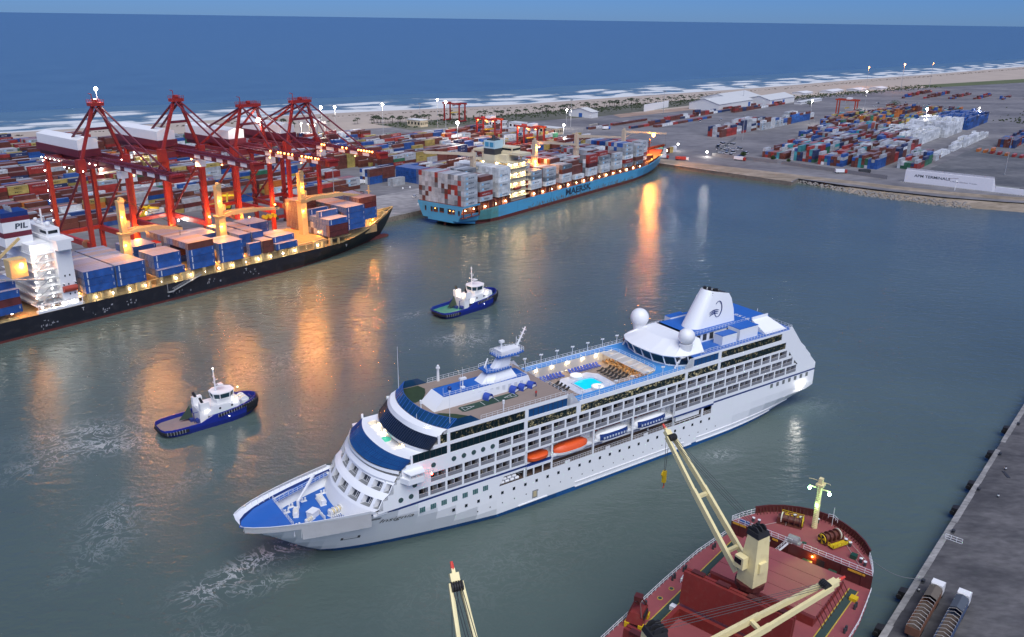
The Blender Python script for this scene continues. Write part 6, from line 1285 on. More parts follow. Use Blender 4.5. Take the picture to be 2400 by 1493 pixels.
# deck cranes
for i, x in enumerate((-4.3,41.5,87.8)):
    y = 16.2; c = MB(); c.box(x-1.7,x+1.7,y-1.7,y+1.7,7.6,27.4); c.loft([[(x+a*1.7,y+b_*1.7,27.4) for a,b_ in ((-1,-1),(1,-1),(1,1),(-1,1))],[(x+a*2.4,y+b_*2.2,28.8) for a,b_ in ((-1,-1),(1,-1),(1,1),(-1,1))]]); cr = c.ob('crane_column', CRM, ps)
    t = MB(); t.box(x-1.2,x+1.2,y-1.3,y+1.3,29.0,41.6); t.box(x-1.3,x+1.4,y-1.4,y+1.4,41.6,42.6); t.tube((x+.6,y-1,43),(x+.6,y+1,43),.9,10); t.box(x+1.2,x+2.4,y-1.6,y-.2,31,33.6); t.ob('crane_tower', CRM, cr)
    L_ = (26,32,42)[i]; ex, ez = x+L_, (26.2,27.2,25.2)[i]
    for s in (-1,1):
        j = MB(); j.beam((x+1.4,y+s*1.5,28.6),(x+6,y+s*1.4,29.4),.8,1.7); j.beam((x+6,y+s*1.4,29.2),(x+L_*.6,y+s*1.1,28.7),.8,1.9); j.beam((x+L_*.6,y+s*1.1,28.6),(ex,y+s*.8,ez),.8,1.1); j.ob('jib_girder', CRM, cr)
    j = MB(); j.box(x+3,x+L_*.9,y-1,y+1,27.6,27.9) if 0 else None
    for f in (.2,.45,.7,.95): j.beam((x+L_*f,y-1.4,28.7-f*1.2),(x+L_*f,y+1.4,28.7-f*1.2),.5)
    j.tube((ex-.8,y-.9,ez+.6),(ex-.8,y+.9,ez+.6),.8,10); j.ob('jib_crosspiece', DARK, cr)
    w = MB(); [w.tube((x+.6,y+q_,43.4),(ex-.8,y+q_,ez+1),.07,4) for q_ in (-.8,-.3,.3,.8)]; w.ob('crane_wire', mat('wire_rust',(.20,.09,.03),.6), cr)
    hb2 = MB(); hb2.box(ex-1.3,ex-.3,y-.5,y+.5,ez-5.6,ez-4.4); [hb2.tube((ex-.8,y+q_,ez),(ex-.8,y+q_*.4,ez-4.5),.06,4) for q_ in (-.6,.6)]; hb2.ob('hook_block', DGRN, cr)
    if i: g_ = MB(); [g_.tube((ex-8+k*2.6,y-1.2,ez-3.2),(ex-8+k*2.6,y+1.2,ez-3.2),1.0,8) or g_.box(ex-9+k*2.6,ex-7+k*2.6,y-1.6,y+1.6,ez-4,ez-3.2) for k in range(3)]; g_.ob('spreader', BYEL, cr)
    for z, pwr in ((36,1300),(24,1100)): bulb('o', .3, cr, (x-1.0,y-2.6,z), pwr, 'crane_lamp')
# ---- containers on deck ----
NR = 14; RW = 2.5; B0 = 11.3
def mixc(p, r): 
    t = r.random(); a = 0
    for k, v in p: 
        a += v
        if t < a: return k
    return p[-1][0]
PALP = [('blue',.72),('brown',.12),('maroon',.06),('grey',.05),('navy',.05)]
bays = [  # name, x0, length, base z, heights by row (0 = water side), side column colours from bottom
 ('stern bay behind the bridge', -66.4, 12.19, B0-1, [3,4,4,4,4,4,4,4,4,4,4,4,4,4], ['blue','maroon','blue']),
 ('first bay ahead of bridge', -30.3, 12.19, B0, [3]*14, ['blue','blue','blue']),
 ('second bay ahead of bridge', -17.4, 12.19, B0, [3]*14, ['blue','blue','blue']),
 ('third bay ahead of bridge', .2, 12.19, B0, [1,3,3,3,3,3,0,0,0,3,3,3,3,3], ['blue']),
 ('fourth bay ahead of bridge', 14.9, 12.19, B0, [4]*14, ['blue','blue','blue','brown']),
 ('fifth bay ahead of bridge', 29.6, 12.19, B0, [3]*5+[0]*3+[3]*6, ['blue','blue','blue']),
 ('sixth bay ahead of bridge', 45.0, 6.06, B0, [2,0,0,3,3,3,3,3,3,3,3,3,3,3], ['blue','blue']),
 ('seventh bay ahead of bridge', 52.0, 6.06, B0, [2,2,2,3,3,3,3,3,3,3,3,3,3,3], ['brown','brown']),
 ('eighth bay ahead of bridge', 59.6, 12.19, B0, [1,2,2,2,2,2,1,1,1,3,3,3,3,3], ['blue']),
 ('ninth bay ahead of bridge', 91.4, 12.19, B0+.4, [3,3,3,4,3,3,4,3,3,3,5,5,5,5], ['maroon','maroon','blue']),
 ('tenth bay ahead of bridge', 104.9, 12.19, B0+1.2, [0,4,4,4,4,4,4,4,4,4,4,4,4,0], ['blue']),
 ('foremost bay', 117.6, 12.19, B0+3.4, [0,0,0,4,4,4,4,4,4,4,4,0,0,0], ['blue'])]
rr = random.Random(21)
for bi, (nm_, x0, L_, bz, hts, sidec) in enumerate(bays):
    prev = None if bi in (0,1,9) else bays[bi-1]
    for r in range(NR):
        pb = prev[4][r]*CH+prev[3] if prev and x0-(prev[1]+prev[2]) < 3.5 else 0
        for t in range(hts[r]):
            z = bz+t*(CH+.05); left = hts[r-1] if r else 0
            vis = t == hts[r]-1 or t >= left or z+CH > pb+.4
            col = sidec[t] if (r == 0 and t < len(sidec)) else mixc(PALP, rr)
            if bi in (4,) and t == 3 and r: col = mixc([('brown',.5),('blue',.3),('grey',.2)], rr)
            if bi == 9 and r >= 10: col = 'brown'
            if bi == 9 and r in (0,1,2,3,6) and t >= 2: col = 'blue'
            if not vis: continue
            y = .1+r*RW+CW/2; tn = 'top tier' if t == hts[r]-1 else ORD[t]+' tier'
            lab = '%s container, black ship, %s, %s row from water, %s' % (col, nm_, ORD[r], tn)
            put_cont(pw(x0+L_/2, y, z), PA, L_, col, lab, 'containers on the black ship', 'pil' if col in ('blue',) else None)
print('PIL containers', NIND)
# ================= light-blue container ship =================
MBLUE = mat('hull_light_blue', (.075,.32,.52), .45, var=.1, scale=.08, dirt=.4, dirtcol=(.10,.20,.22), stretch=(.4,1,2)); MTEAL = mat('hull_faded_teal', (.09,.27,.26), .6, var=.25, scale=.2, dirt=.5, dirtcol=(.14,.16,.11)); MRED = mat('ship_red_brown', (.14,.035,.022), .6, var=.2)
MCRM = mat('house_cream', (.66,.58,.40), .5, var=.06); MCR = mat('crane_beige', (.55,.45,.33), .5, var=.1, dirt=.4, dirtcol=(.35,.2,.12))
MA = R(54); mk_ = empty('container_ship', (36.7,570.6,0), MA); tag(mk_, 'light-blue container ship stacked high with grey containers at the far berth', 'container ship')
MM = Matrix.Translation((36.7,570.6,0)) @ Matrix.Rotation(MA,4,'Z')
def mw(x, y, z): v = MM @ Vector((x,y,z)); return (v.x,v.y,v.z)
HM = 17.5
def md(x): return HM*(1 if x < 112 else max(.02,1-((x-112)/65)**1.9)) if x < 177 else .05
def mwl(x):
    if x < -80: return HM*(.55+.45*(x+112)/32)
    return HM*(1 if x < 85 else max(.02,1-((x-85)/80)**1.6)) if x < 165 else .05
def msh(x): return 9.0 if -96 < x < 100 else (13.4 if x <= -96 else 9.0+((x-100)/77)**1.2*7.5)
h = MB(); xs_ = [-112,-108,-102,-96.01,-95.9,-85,-78,-60,0,60,85,100,112,125,138,148,156,163,169,174,177]; secs = []
for x in xs_:
    zt = msh(x); r = []; up = max(0,(-86-x)/26)*4.2
    for f, z in ((0,-1.2+up),(.0,0+up),(.25,2.1+up*.5),(.6,zt*.55+up*.25),(1,zt-1.0),(1,zt)):
        w_ = mwl(x)*(1-f)+md(x)*f if x > -78 else mwl(x)*(1-f**.5)+HM*f**.5
        r.append((x-(9*(1-f) if x > 165 else 0), max(.05,w_), z))
    secs.append(r)
for k, (a, b_) in enumerate(zip(secs[:-1], secs[1:])):
    for j in range(5):
        for s in (1,-1):
            if j == 3 and xs_[k] < -96 and s == 1: continue
            h.add([(p[0],HM-s*p[1],p[2]) for p in (a[j],b_[j],b_[j+1],a[j+1])], [(0,1,2,3) if s > 0 else (3,2,1,0)], 1 if j < 2 and xs_[k] > -96 else (2 if -96 <= xs_[k] < -80 and j >= 2 else 0))
e = secs[0]; h.add([(p[0],HM-p[1],p[2]) for p in e]+[(p[0],HM+p[1],p[2]) for p in e[::-1]], [tuple(range(12))[::-1]], 0)
auto_smooth(h.ob('hull', [MBLUE, BOOTR, MTEAL], mk_), 30)
q = MB(); q.box(-111.5,-96.2,.6,34.4,6.2,6.5); q.box(-111.5,-96.2,3.2,3.4,6.5,13); [q.box(x,x+.5,.1,.6,6.5,13) for x in (-111.5,-104,-96.8)]; q.ob('mooring_deck', MRED, mk_)
for x in (-108,-100): bulb('y', .3, mk_, (x,1.6,10.5), 260, 'deck_lamp')
for y0, y1, z0, z1 in ((2.4,3.6,8.0,10.8),(6.2,8.0,8.2,11),(8.4,11.6,8.0,11),(14.4,17.8,8.2,11),(19.2,22.6,8.0,10.8),(23.2,24.8,7.9,10.8),(28.2,29.4,8,10.8)):
    MB().box(-112.12,-111.9,y0,y1,z0,z1).ob('stern_opening', BLACK, mk_); MB().box(-112.18,-111.95,y0+.05,y1-.05,z0,z0+.7).ob('stern_opening_sill', MRED, mk_)
for y in (7,9.6,21): bulb('o', .2, mk_, (-112.4,y,10.2), 30, 'stern_lamp')
MB().box(-108,-106.5,16.7,18.3,-.5,4).ob('rudder_head', MRED, mk_)
dk = MB(); xx = [-95.8,-60,100,112,125,138,150,160,168]; dk.add([(x,HM-md(x)+.2,8.6 if x < 101 else msh(x)-.6) for x in xx]+[(x,HM+md(x)-.2,8.6 if x < 101 else msh(x)-.6) for x in xx[::-1]], [tuple(range(2*len(xx)))]); dk.ob('deck', MRED, mk_)
q = MB(); q.box(-111.8,-96,.2,34.8,13.0,13.38); q.ob('poop_deck', MRED, mk_)
q = MB(); q.box(-94,-64,1.7,33.3,8.6,13.3); q.box(-44,112,1.7,33.3,8.6,12.6); q.ob('hatch_coaming', MRED, mk_)
lpm_ = MB().box(-.35,.35,0,1.1,0,4.3).mesh('lashing_post', MRED)
for i in range(34):
    x = -93+i*6.1
    if not -63 < x < -45: inst('lashing_post', lpm_, mk_, (x,.3,8.6))
for i in range(20):
    x = -90+i*10.2
    if -63 < x < -46 or x > 118: continue
    bulb('y', .4, mk_, (x,.9,10.4), 170, 'deck_lamp')
t = MB(); text_on(t, 'MAERSK', 33, 4.4, SIDE(-2.5,-.06,3.6), bold=.035); t.ob('hull_lettering', INKS['k'], mk_)
RUSTM = mat('rust_streak',(.15,.10,.05),.9,var=.4); rr = random.Random(4); 
for g_ in range(12):
    q = MB(); x0 = -40+g_*12.5
    for k in range(22):
        x = x0+rr.uniform(-7,7); zz = 2.3+rr.random()**2*2.6; q.add([(x,-.05,zz-rr.uniform(.4,1.6)),(x+rr.uniform(.15,.7),-.05,zz-rr.uniform(.4,1.5)),(x+.4,-.05,zz+rr.uniform(.1,.8)),(x+.05,-.05,zz+.2)], [(0,1,2,3)])
    if x0 < 90: q.ob('rust_streak', RUSTM, mk_)
for x in (-58,-20,20,56): MB().box(x,x+.18,-.05,.0,2.2,8.6).ob('hull_seam', mat('seam_blue',(.05,.2,.34),.5), mk_)
# forecastle
q = MB()
for x0, x1 in zip([116,125,134,143,151,158,164,169,173,176],[125,134,143,151,158,164,169,173,176,177.5]):
    for s in (-1,1): q.add([(x0,HM+s*(md(x0)-.15),msh(x0)-.6),(x1,HM+s*(md(x1)-.15),msh(x1)-.6),(x1,HM+s*md(x1),msh(x1)+1.6),(x0,HM+s*md(x0),msh(x0)+1.6)], [(0,1,2,3),(3,2,1,0)])
q.ob('forecastle_bulwark', MRED, mk_)
q = MB(); q.tube((150,HM,14),(150,HM,25),.5,8); q.beam((150,HM-2,22),(150,HM+2,22),.4); q.box(120,140,8,27,10,14.5); q.ob('foremast', MRED, mk_)
bulb('y', .5, mk_, (160,6,15.5), 300, 'bow_lamp'); bulb('o', .3, mk_, (146,4,14), 900, 'bow_lamp'); bulb('o', .3, mk_, (126,2.2,13), 500, 'bow_lamp')
# house, lit warm
q = MB(); q.box(-61.5,-46,2.5,32.5,8.6,32.6); q.box(-60,-47,8,27,32.6,36.5); q.box(-57,-47,-1.5,36.5,36.5,38.0); q.box(-56,-48,6,29,38,41); q.ob('bridge_house', MCRM, mk_)
MB().box(-56.08,-55.9,7,28,39,40.2).ob('bridge_window', DKGLASS, mk_); MB().box(-56,-48,5.9,6.05,39,40.2).ob('bridge_window', DKGLASS, mk_)
for k in range(8):
    z = 11.4+k*3.0; q = MB(); q.box(-64,-45.4,.6,34.4,z-.15,z); q.rail([(-63.9,.7,z),(-45.5,.7,z)],1,2,.1); q.rail([(-63.9,.7,z),(-63.9,34,z)],1,2,.1); q.ob('house_gallery', MCRM, mk_)
    for x, y in ((-62.4,4),(-58,1.4),(-50,1.4),(-62.4,14),(-62.4,24)):
        if (k+int(x)) % 2 == 0: bulb('y', .36, mk_, (x,y,z+2.1), 330, 'gallery_lamp')
for s, y in ((-1,0),(1,35)):
    q = MB(); q.beam((-52,y+s*-1,37),(-52,y-s*4,31),.5,.8); q.ob('wing_bracket', MCRM, mk_)
f = MB(); f.box(-64,-55,14,22.5,26,36.5,0); f.box(-64,-55,14,22.5,36.501,40.2,1); f.box(-64,-55,14,22.5,40.201,45,2); f.tube((-60,18,45),(-60,18,48),1.4,10,1.1,3); f.box(-63,-57,15,21,45,45.8,3); fo = f.ob('funnel', [MCRM, DARK, mat('funnel_pale_blue',(.45,.62,.66),.4), DARK], mk_)
for y in (15,18.6): MB().box(-64.1,-63.9,y,y+2.8,41.2,44).ob('funnel_panel', mat('funnel_blue',(.05,.28,.45),.4), fo)
q = MB(); q.box(-66,-60,1.5,3.2,13.5,15.4); q.tube((-60,1.6,16.6),(-53.5,1.6,16.6),1.1,10,mi=1); q.ob('lifeboat', [MCRM, mat('boat_dull_red',(.35,.05,.03),.5)], mk_)
q = MB(); q.tube((-50,17,41),(-50,17,47),.4,6); q.beam((-50,14.5,44.5),(-50,19.5,44.5),.35); q.ob('radar_mast', WHITE2, mk_)
# cranes
for i, (x, tip) in enumerate(((-80.3,(-114,27,42.5)),(-14.6,(36,18.3,32.2)),(37.8,(102,18.3,31)),(107,(180,18,26.5)))):
    y = 18; c = MB(); zt = (39.8,40.4,39.4,36.2)[i]; c.box(x-1.5,x+1.5,y-1.5,y+1.5,8.6,30 if i < 3 else 27); cc_ = c.ob('crane_column', MCR, mk_)
    c = MB(); c.box(x-1.3,x+1.3,y-1.3,y+1.3,30.2 if i < 3 else 27.2,zt); c.box(x-2,x+2,y-1.9,y+1.9,29.4 if i < 3 else 26.4,30.4 if i < 3 else 27.4); c.box(x-.6,x+.6,y-.6,y+.6,zt,zt+1.4); c.ob('crane_tower', MCR, cc_)
    a = Vector((x,y,zt-1.6)); T = Vector(tip); d = (T-a).normalized(); sd = Vector((-d.y,d.x,0)).normalized(); j = MB()
    for s in (-1,1): j.beam(a+sd*s*1.2, a+(T-a)*.3+sd*s*1.1+Vector((0,0,.3)), .7, 1.9); j.beam(a+(T-a)*.3+sd*s*1.1+Vector((0,0,.3)), T+sd*s*.6, .6, 1.4)
    j.ob('jib_girder', MCR, cc_); j = MB()
    for q_ in range(7): p = a+(T-a)*(q_+1)/7.5; j.beam(p-sd*1.1,p+sd*1.1,.4)
    j.beam(a-Vector((0,0,5)), a+(T-a)*.22, .3); j.tube(T-sd*.6,T+sd*.6,.6,8); j.ob('jib_brace', MCR, cc_)
    if i == 1: [bulb('o', .5, cc_, (x+dx,y-2.2,z), 4200, 'crane_lamp') for dx, z in ((2,36),(-2,27))]
    if i == 3:
        w = MB(); w.tube(T,T-Vector((0,0,9)),.06,4); w.box(T.x-.5,T.x+.5,T.y-.5,T.y+.5,T.z-10.4,T.z-9); w.ob('hook_block', DARK, cc_)
lampo = empty('lamp_bracket', (0,0,0)) if False else None
bulb('o', 1.6, mk_, (152.5,15.5,28.2), 30000, 'floodlight', rad=1.6)
# ---- containers ----
NRM = 14; RWM = 2.5
def bay(nm_, x0, bz, hts, sidec, pal, L_=12.19): return (nm_, x0, L_, bz, hts, sidec, pal)
PG = [('grey',.55),('red',.12),('brown',.13),('charcoal',.14),('white',.06)]; PR = [('red',.25),('brown',.25),('grey',.3),('charcoal',.15),('white',.05)]; PB = [('blue',.35),('white',.2),('grey',.35),('red',.1)]; PW = [('white',.85),('grey',.15)]
mb_ = [bay('aftmost bay', -110.6, 13.42, [6]+[6]*13, ['grey']*6, PG), bay('second bay from stern', -96.0, 13.9, [5,5]+[5]*3+[6]*4+[5]*5, ['grey','red','grey','grey','brown'], PR), bay('third bay from stern', -78.0, 13.9, [6]*14, ['white']*6, PW),
 bay('first bay ahead of house', -43.6, 13.4, [4]*4+[5]*10, ['white','white','charcoal','grey'], PR), bay('second bay ahead of house', -27.2, 13.4, [4]*8+[5]*6, ['white','charcoal','grey','grey'], PR),
 bay('third bay ahead of house', -7.6, 12.8, [4]*4+[5]*10, ['white','white','brown','charcoal'], PR), bay('fourth bay ahead of house', 8.8, 12.8, [1,3,4,4,4,4,5,5,5,5,5,5,5,5], ['white'], PR),
 bay('fifth bay ahead of house', 26.2, 12.8, [5,5,5,4,4,4,4,4,4,4,4,4,4,4], ['white','white','maroon','red','red'], PR), bay('sixth bay ahead of house', 44.2, 12.8, [4,5,5,4,5,5,5,5,5,5,5,5,5,5], ['white','white','grey','charcoal'], PG),
 bay('seventh bay ahead of house', 61.8, 12.8, [4]*6+[5]*8, ['white','white','grey','grey'], PG), bay('eighth bay ahead of house', 78.2, 12.4, [6]*14, ['charcoal','red','white','grey','grey','grey'], PB), bay('ninth bay ahead of house', 95.4, 12.4, [5]*14, ['charcoal','brown','grey','grey','grey'], PG), bay('tenth bay ahead of house', 110.8, 13.0, [0,0,5,5,5,5,5,5,5,5,5,5,0,0], ['white'], [('grey',.5),('red',.4),('white',.1)])]
rr = random.Random(33)
TX = {'grey':'maersk','charcoal':'maersk','white':'maersk','red':'hsud'}
cand = []
for bi, (nm_, x0, L_, bz, hts, sidec, pal) in enumerate(mb_):
    prev = mb_[bi-1] if bi and x0-(mb_[bi-1][1]+12.19) < 5 else None
    for r in range(NRM):
        pb = prev[4][r]*CH+prev[3] if prev else 0
        for t in range(hts[r]):
            z = bz+t*(CH+.02); left = hts[r-1] if r else 0; side = t >= left
            vis = t == hts[r]-1 or side or z+CH > pb+.4
            col = sidec[t] if side and t < len(sidec) and r < 3 else mixc(pal, rr)
            if vis: cand.append((3 if side else (2 if (bi == 0 and t < hts[r]-1) else 1), bi, nm_, x0, L_, z, r, t, col, side, hts[r]))
cand.sort(key=lambda c: (-c[0], c[1]))
room = 300-NIND-24
for i, (pr, bi, nm_, x0, L_, z, r, t, col, side, hh) in enumerate(cand):
    loc = mw(x0+L_/2, .15+r*RWM+CW/2, z); tx = TX.get(col) if side else None
    if tx == 'maersk' and col == 'white' and (t+bi) % 2: tx = 'seago'
    if i < room: put_cont(loc, MA, L_, col, '%s container, light-blue ship, %s, %s row from water, %s' % (col, nm_, ORD[r], 'top tier' if t == hh-1 else ORD[t]+' tier'), 'containers on the light-blue ship', tx)
    else: pool_cont(loc, MA, L_, col, tx)
print('with Maersk', NIND, len(POOLC))
# ================= red ship-to-shore cranes =================
CRED = mat('crane_red', (.30,.022,.016), .5, var=.12, scale=.3, dirt=.25, dirtcol=(.11,.02,.02)); CMAR = mat('crane_maroon', (.13,.018,.030), .5, var=.12, scale=.3)
def sts(uc, label, kind, spots, bz=51.0, apex=76.5):
    e = empty('quay_crane', QP(uc,0,GZ), QA); tag(e, label, 'gantry crane', 'red quay cranes')
    W, L_ = 6.0, 38.0
    for x in (-10,10):
        for y in (W,L_):
            q = MB(); q.box(x-.95,x+.95,y-.8,y+.8,1.5,bz-1.2); leg = q.ob('leg', CRED, e); MB().box(x-1.6,x+1.6,y-.7,y+.7,0,1.5).ob('bogie', DARK, leg)
        q = MB(); q.beam((x,W,15.5),(x,L_,15.5),1.5,2.4); q.ob('portal_beam', CRED, e)
        q = MB(); q.tube((x,L_-.5,17),(x,W+.8,bz-5),.55,8); q.ob('diagonal_brace', CMAR, e)
        q = MB(); q.beam((x,W,bz-1),(x,L_,bz-1),1.3,1.7); q.ob('side_beam', CMAR, e)
        q = MB(); q.box(x-1.7,x+1.7,W-1.4,W+1.4,bz-4.4,bz+1.2); q.ob('leg_head', CRED, e)
    for y in (W,L_):
        MB().beam((-10,y,3.2),(10,y,3.2),1.2,1.8).ob('sill_beam', CRED, e); MB().beam((-10,y,bz-1.8),(10,y,bz-1.8),1.6,2.8).ob('cross_beam', CMAR, e)
    MB().beam((-10,L_,16),(10,L_,16),1.2,1.8).ob('cross_beam', CRED, e)
    tip = -51 if kind == 'a' else -54
    for x in (-2.3,2.3):
        q = MB(); q.box(x-.6,x+.6,tip,60,bz-2.2,bz-.1); q.ob('boom_girder', CMAR, e)
    q = MB()
    for i in range(22): y = tip+2+i*5.2; q.beam((-2.3,y,bz-.5),(2.3,y,bz-.5),.4)
    q.rail([(-3.4,tip+1,bz),(-3.4,56,bz)],1.1,2.6,.12); q.rail([(3.4,tip+1,bz),(3.4,56,bz)],1.1,2.6,.12); q.box(-3.5,-2.9,tip+1,56,bz-.1,bz); q.box(2.9,3.5,tip+1,56,bz-.1,bz); q.ob('boom_walkway', CMAR, e)
    for i, y in enumerate((-47,-38,-29,-20,-11.5)):
        w_ = 4.6 if i % 2 == 0 else 5.6
        for x in (-2.94,2.94): MB().box(x-.03,x+.03,y-w_/2,y+w_/2,bz-1.95,bz-.3).ob('boom_panel', WHITE2, e)
    q = MB(); q.box(-2.6,2.6,tip-3,tip,bz-2.6,bz+.4); q.box(-3.2,3.2,tip-3.6,tip-2,bz-.3,bz+.0); q.rail([(-3.2,tip-3.6,bz),(3.2,tip-3.6,bz)],1.1,1.2,.12); q.ob('boom_end', CRED, e)
    aw = 1.3 if kind == 'a' else 4.6; ay = W-.5
    for s in (-1,1):
        q = MB(); q.beam((s*9.4,W,bz+.5),(s*aw,ay,apex-1),1.2,1.2); q.ob('a_frame_leg', CRED, e)
        q = MB(); q.tube((s*aw,ay,apex-1.5),(s*2.6,L_+(0 if kind == 'a' else 20),bz),.55,8); q.ob('backstay', CMAR, e)
        q = MB(); q.tube((s*aw,ay,apex-1),(s*2.3,-41.5,bz),.42,8); q.ob('forestay', CMAR, e)
        if kind == 'b': q = MB(); q.tube((s*aw*.8,ay,apex-1),(s*2.3,-15,bz),.36,8); q.ob('forestay', CMAR, e); q = MB(); q.tube((s*aw,ay,apex-2),(s*9,L_,bz-1),.6,8); q.ob('backstay', CRED, e)
    m_ = bz+(apex-bz)*.55; xw = 9.4+(aw-9.4)*.55; MB().beam((-xw,W-.3,m_),(xw,W-.3,m_),.9,1.1).ob('a_frame_tie', CMAR, e)
    q = MB(); q.box(-aw-1.6,aw+1.6,ay-1.8,ay+1.8,apex-1.4,apex); q.rail([(-aw-1.6,ay-1.8,apex),(aw+1.6,ay-1.8,apex)],1.2,1,.14); q.rail([(-aw-1.6,ay+1.8,apex),(aw+1.6,ay+1.8,apex)],1.2,1,.14); q.tube((-.8,ay,apex+.6),(.8,ay,apex+.6),1.0,10); q.beam((-aw,ay,apex),(-aw,ay,apex+3.4),.25); q.beam((-aw,ay,apex+3.4),(-aw,ay+2.4,apex+3.6),.25); q.beam((-aw-1.4,ay,apex-4),(-aw-.4,ay+1,apex-2.6),.4); q.ob('apex_platform', CRED, e)
    q = MB(); q.box(-5,5,17,58,bz+.2,bz+3.4); q.ob('machinery_floor', CMAR, e)
    q = MB(); q.add([(-4.6,18,bz+3.4),(4.6,18,bz+3.4),(4.6,57,bz+3.4),(-4.6,57,bz+3.4),(-4.6,18,bz+7.6),(4.6,18,bz+7.6),(4.6,57,bz+7.6),(-4.6,57,bz+7.6),(0,18,bz+8.8),(0,57,bz+8.8)], [(0,1,5,8,4),(3,7,9,6,2),(0,4,7,3),(1,2,6,5),(4,8,9,7),(8,5,6,9)]); q.ob('machinery_house', WHITE2, e)
    q = MB(); q.box(-1.6,1.6,-11,-7.5,bz-6.2,bz-3.2); q.beam((0,-9.2,bz-3.2),(0,-9.2,bz-2),.6); q.ob('operator_cab', WHITE2, e)
    q = MB(); q.box(-11.5,-10,L_-2,L_+.5,18,19); [q.beam((-11.4,L_-1,2+k*4),(-10.9,L_+1.5,6+k*4),.5,.15) for k in range(10)]; q.ob('stairway', CMAR, e)
    q = MB(); [q.tube((-10.9-.01*k,W+4,16+k*.01),(-10.9,W+4.6,16),1.9,14) for k in range(1)]; q.ob('cable_reel', mat('reel_rust',(.22,.11,.07),.6), e)
    for y, pwr, col, ang in spots:
        bulb(col, .35, e, (-3.8,y,bz-2.6), pwr, 'floodlight', spot=(ang,(0,-.55 if y < -20 else -.1,-1)), rad=.5)
    return e
c1 = sts(-181.4, 'red quay crane strung with small white lamps, first from the left', 'a', [(-26,24000,'o',130),(10,6000,'w',130)], 52.5, 77)
for y in [-2+i*4.2 for i in range(10)]: bulb('w', .2, c1, (-11.2,y+4,51.5 if int(y) % 2 else 49.2), 0, 'walkway_lamp')
for k in range(11):
    bulb('w', .24, c1, (-11.2,38.9,4+k*4.6), 0, 'stair_lamp'); 
    if k < 8: bulb('w', .2, c1, (-9+k*2.4,4.9,50.8+(k % 2)*.9), 0, 'beam_lamp')
bulb('w', .8, c1, (1.6,6.5,82.5), 2500, 'top_lamp'); MB().tube((1.6,6.5,77),(1.6,6.5,82),.15,6).ob('lamp_pole', WHITE2, c1)
c2 = sts(-143.6, 'dark red quay crane with pointed A-frame, second from the left', 'a', [(-32,34000,'o',130),(-8,16000,'o',130)], 53, 76.5)
c3 = sts(-105, 'red quay crane with flat apex and glowing orange boom lamps, third from the left', 'b', [(-38,40000,'o',130),(-14,20000,'o',130)], 50, 71.5)
c4 = sts(-73, 'red quay crane with glowing orange boom lamps, rightmost of the four', 'b', [(-40,30000,'o',130),(-14,18000,'o',130)], 50, 71.5)
for c_, ys in ((c3,(-14,-20,-22,-25,-28,-31,-38,-41,-43,-45,-48,-50)),(c4,(-14,-16,-30,-33,-42,-44,-46,-48,-50,-52))):
    for y in ys: bulb('o', .42, c_, (-3.2,y,50.5), 60, 'boom_lamp')
bulb('w', 1.3, c3, (5.5,6,63), 5000, 'a_frame_lamp')
bulb('w', .4, c2, (8,30,14), 3000, 'portal_lamp'); bulb('o', .6, c2, (-12.4,20,49), 900, 'portal_lamp')
for c_ in (c2,c3): bulb('o', .5, c_, (8.2,1.5,20), 9000, 'portal_lamp'); bulb('o', .4, c_, (-8,1.5,16), 7000, 'portal_lamp')
bulb('o', .4, c1, (8.2,1.5,20), 7000, 'portal_lamp')
# yard gantries
def rtg(u, v, label, span=23, h_=20, lamps='o', along=True, m_=CRED):
    e = empty('yard_crane', QP(u,v,GZ), QA); tag(e, label, 'yard crane', 'red yard gantries')
    for x in (-5,5):
        for y in (0,span):
            q = MB(); q.box(x-.7,x+.7,y-.6,y+.6,1.2,h_); q.ob('leg', m_, e)
        q = MB(); q.box(x-.7,x+.7,-2.5,span+2.5,h_-.4,h_+1.4); q.ob('top_beam', m_, e)
    for y in (0,span): MB().box(-7,7,y-.6,y+.6,1.0,2.2).ob('sill_beam', m_, e); MB().box(-6,6,y-.7,y+.7,0,1.0).ob('wheel_bogie', BLACK, e)
    q = MB(); q.box(-5,5,span*.3,span*.3+5,h_+1.4,h_+3.4); q.box(-1.4,1.4,span*.3+5,span*.3+7.4,h_-3,h_-.6); q.ob('trolley', WHITE2, e)
    q = MB(); q.box(-6.2,6.2,span*.45,span*.45+2,h_-10,h_-9.2); [q.tube((x,span*.45+1,h_),(x,span*.45+1,h_-9.2),.08,4) for x in (-4,4)]; q.ob('spreader', BYEL, e)
    if lamps:
        for y in (2,span*.5,span-2): bulb(lamps, .38, e, (-5.6,y,h_-.8), 1500, 'gantry_lamp', rad=.6)
    return e
rtg(384,296,'dark red yard gantry standing farthest back by the beach', lamps=None); rtg(290,166,'red yard gantry with orange lamps behind the light-blue ship bridge'); rtg(268,98,'bright red yard gantry with orange lamps nearest the light-blue ship')
rtg(790,-22,'red-orange yard gantry standing among orange containers in the far yard', lamps=None, m_=mat('gantry_orange_red',(.42,.05,.02),.5)); rtg(-30,232,'pale floodlit yard gantry behind the leftmost quay crane', lamps='w', m_=mat('gantry_pale',(.45,.40,.38),.5)); rtg(150,262,'pale floodlit yard gantry behind the rightmost quay crane', lamps='w', m_=MATS['gantry_pale'])
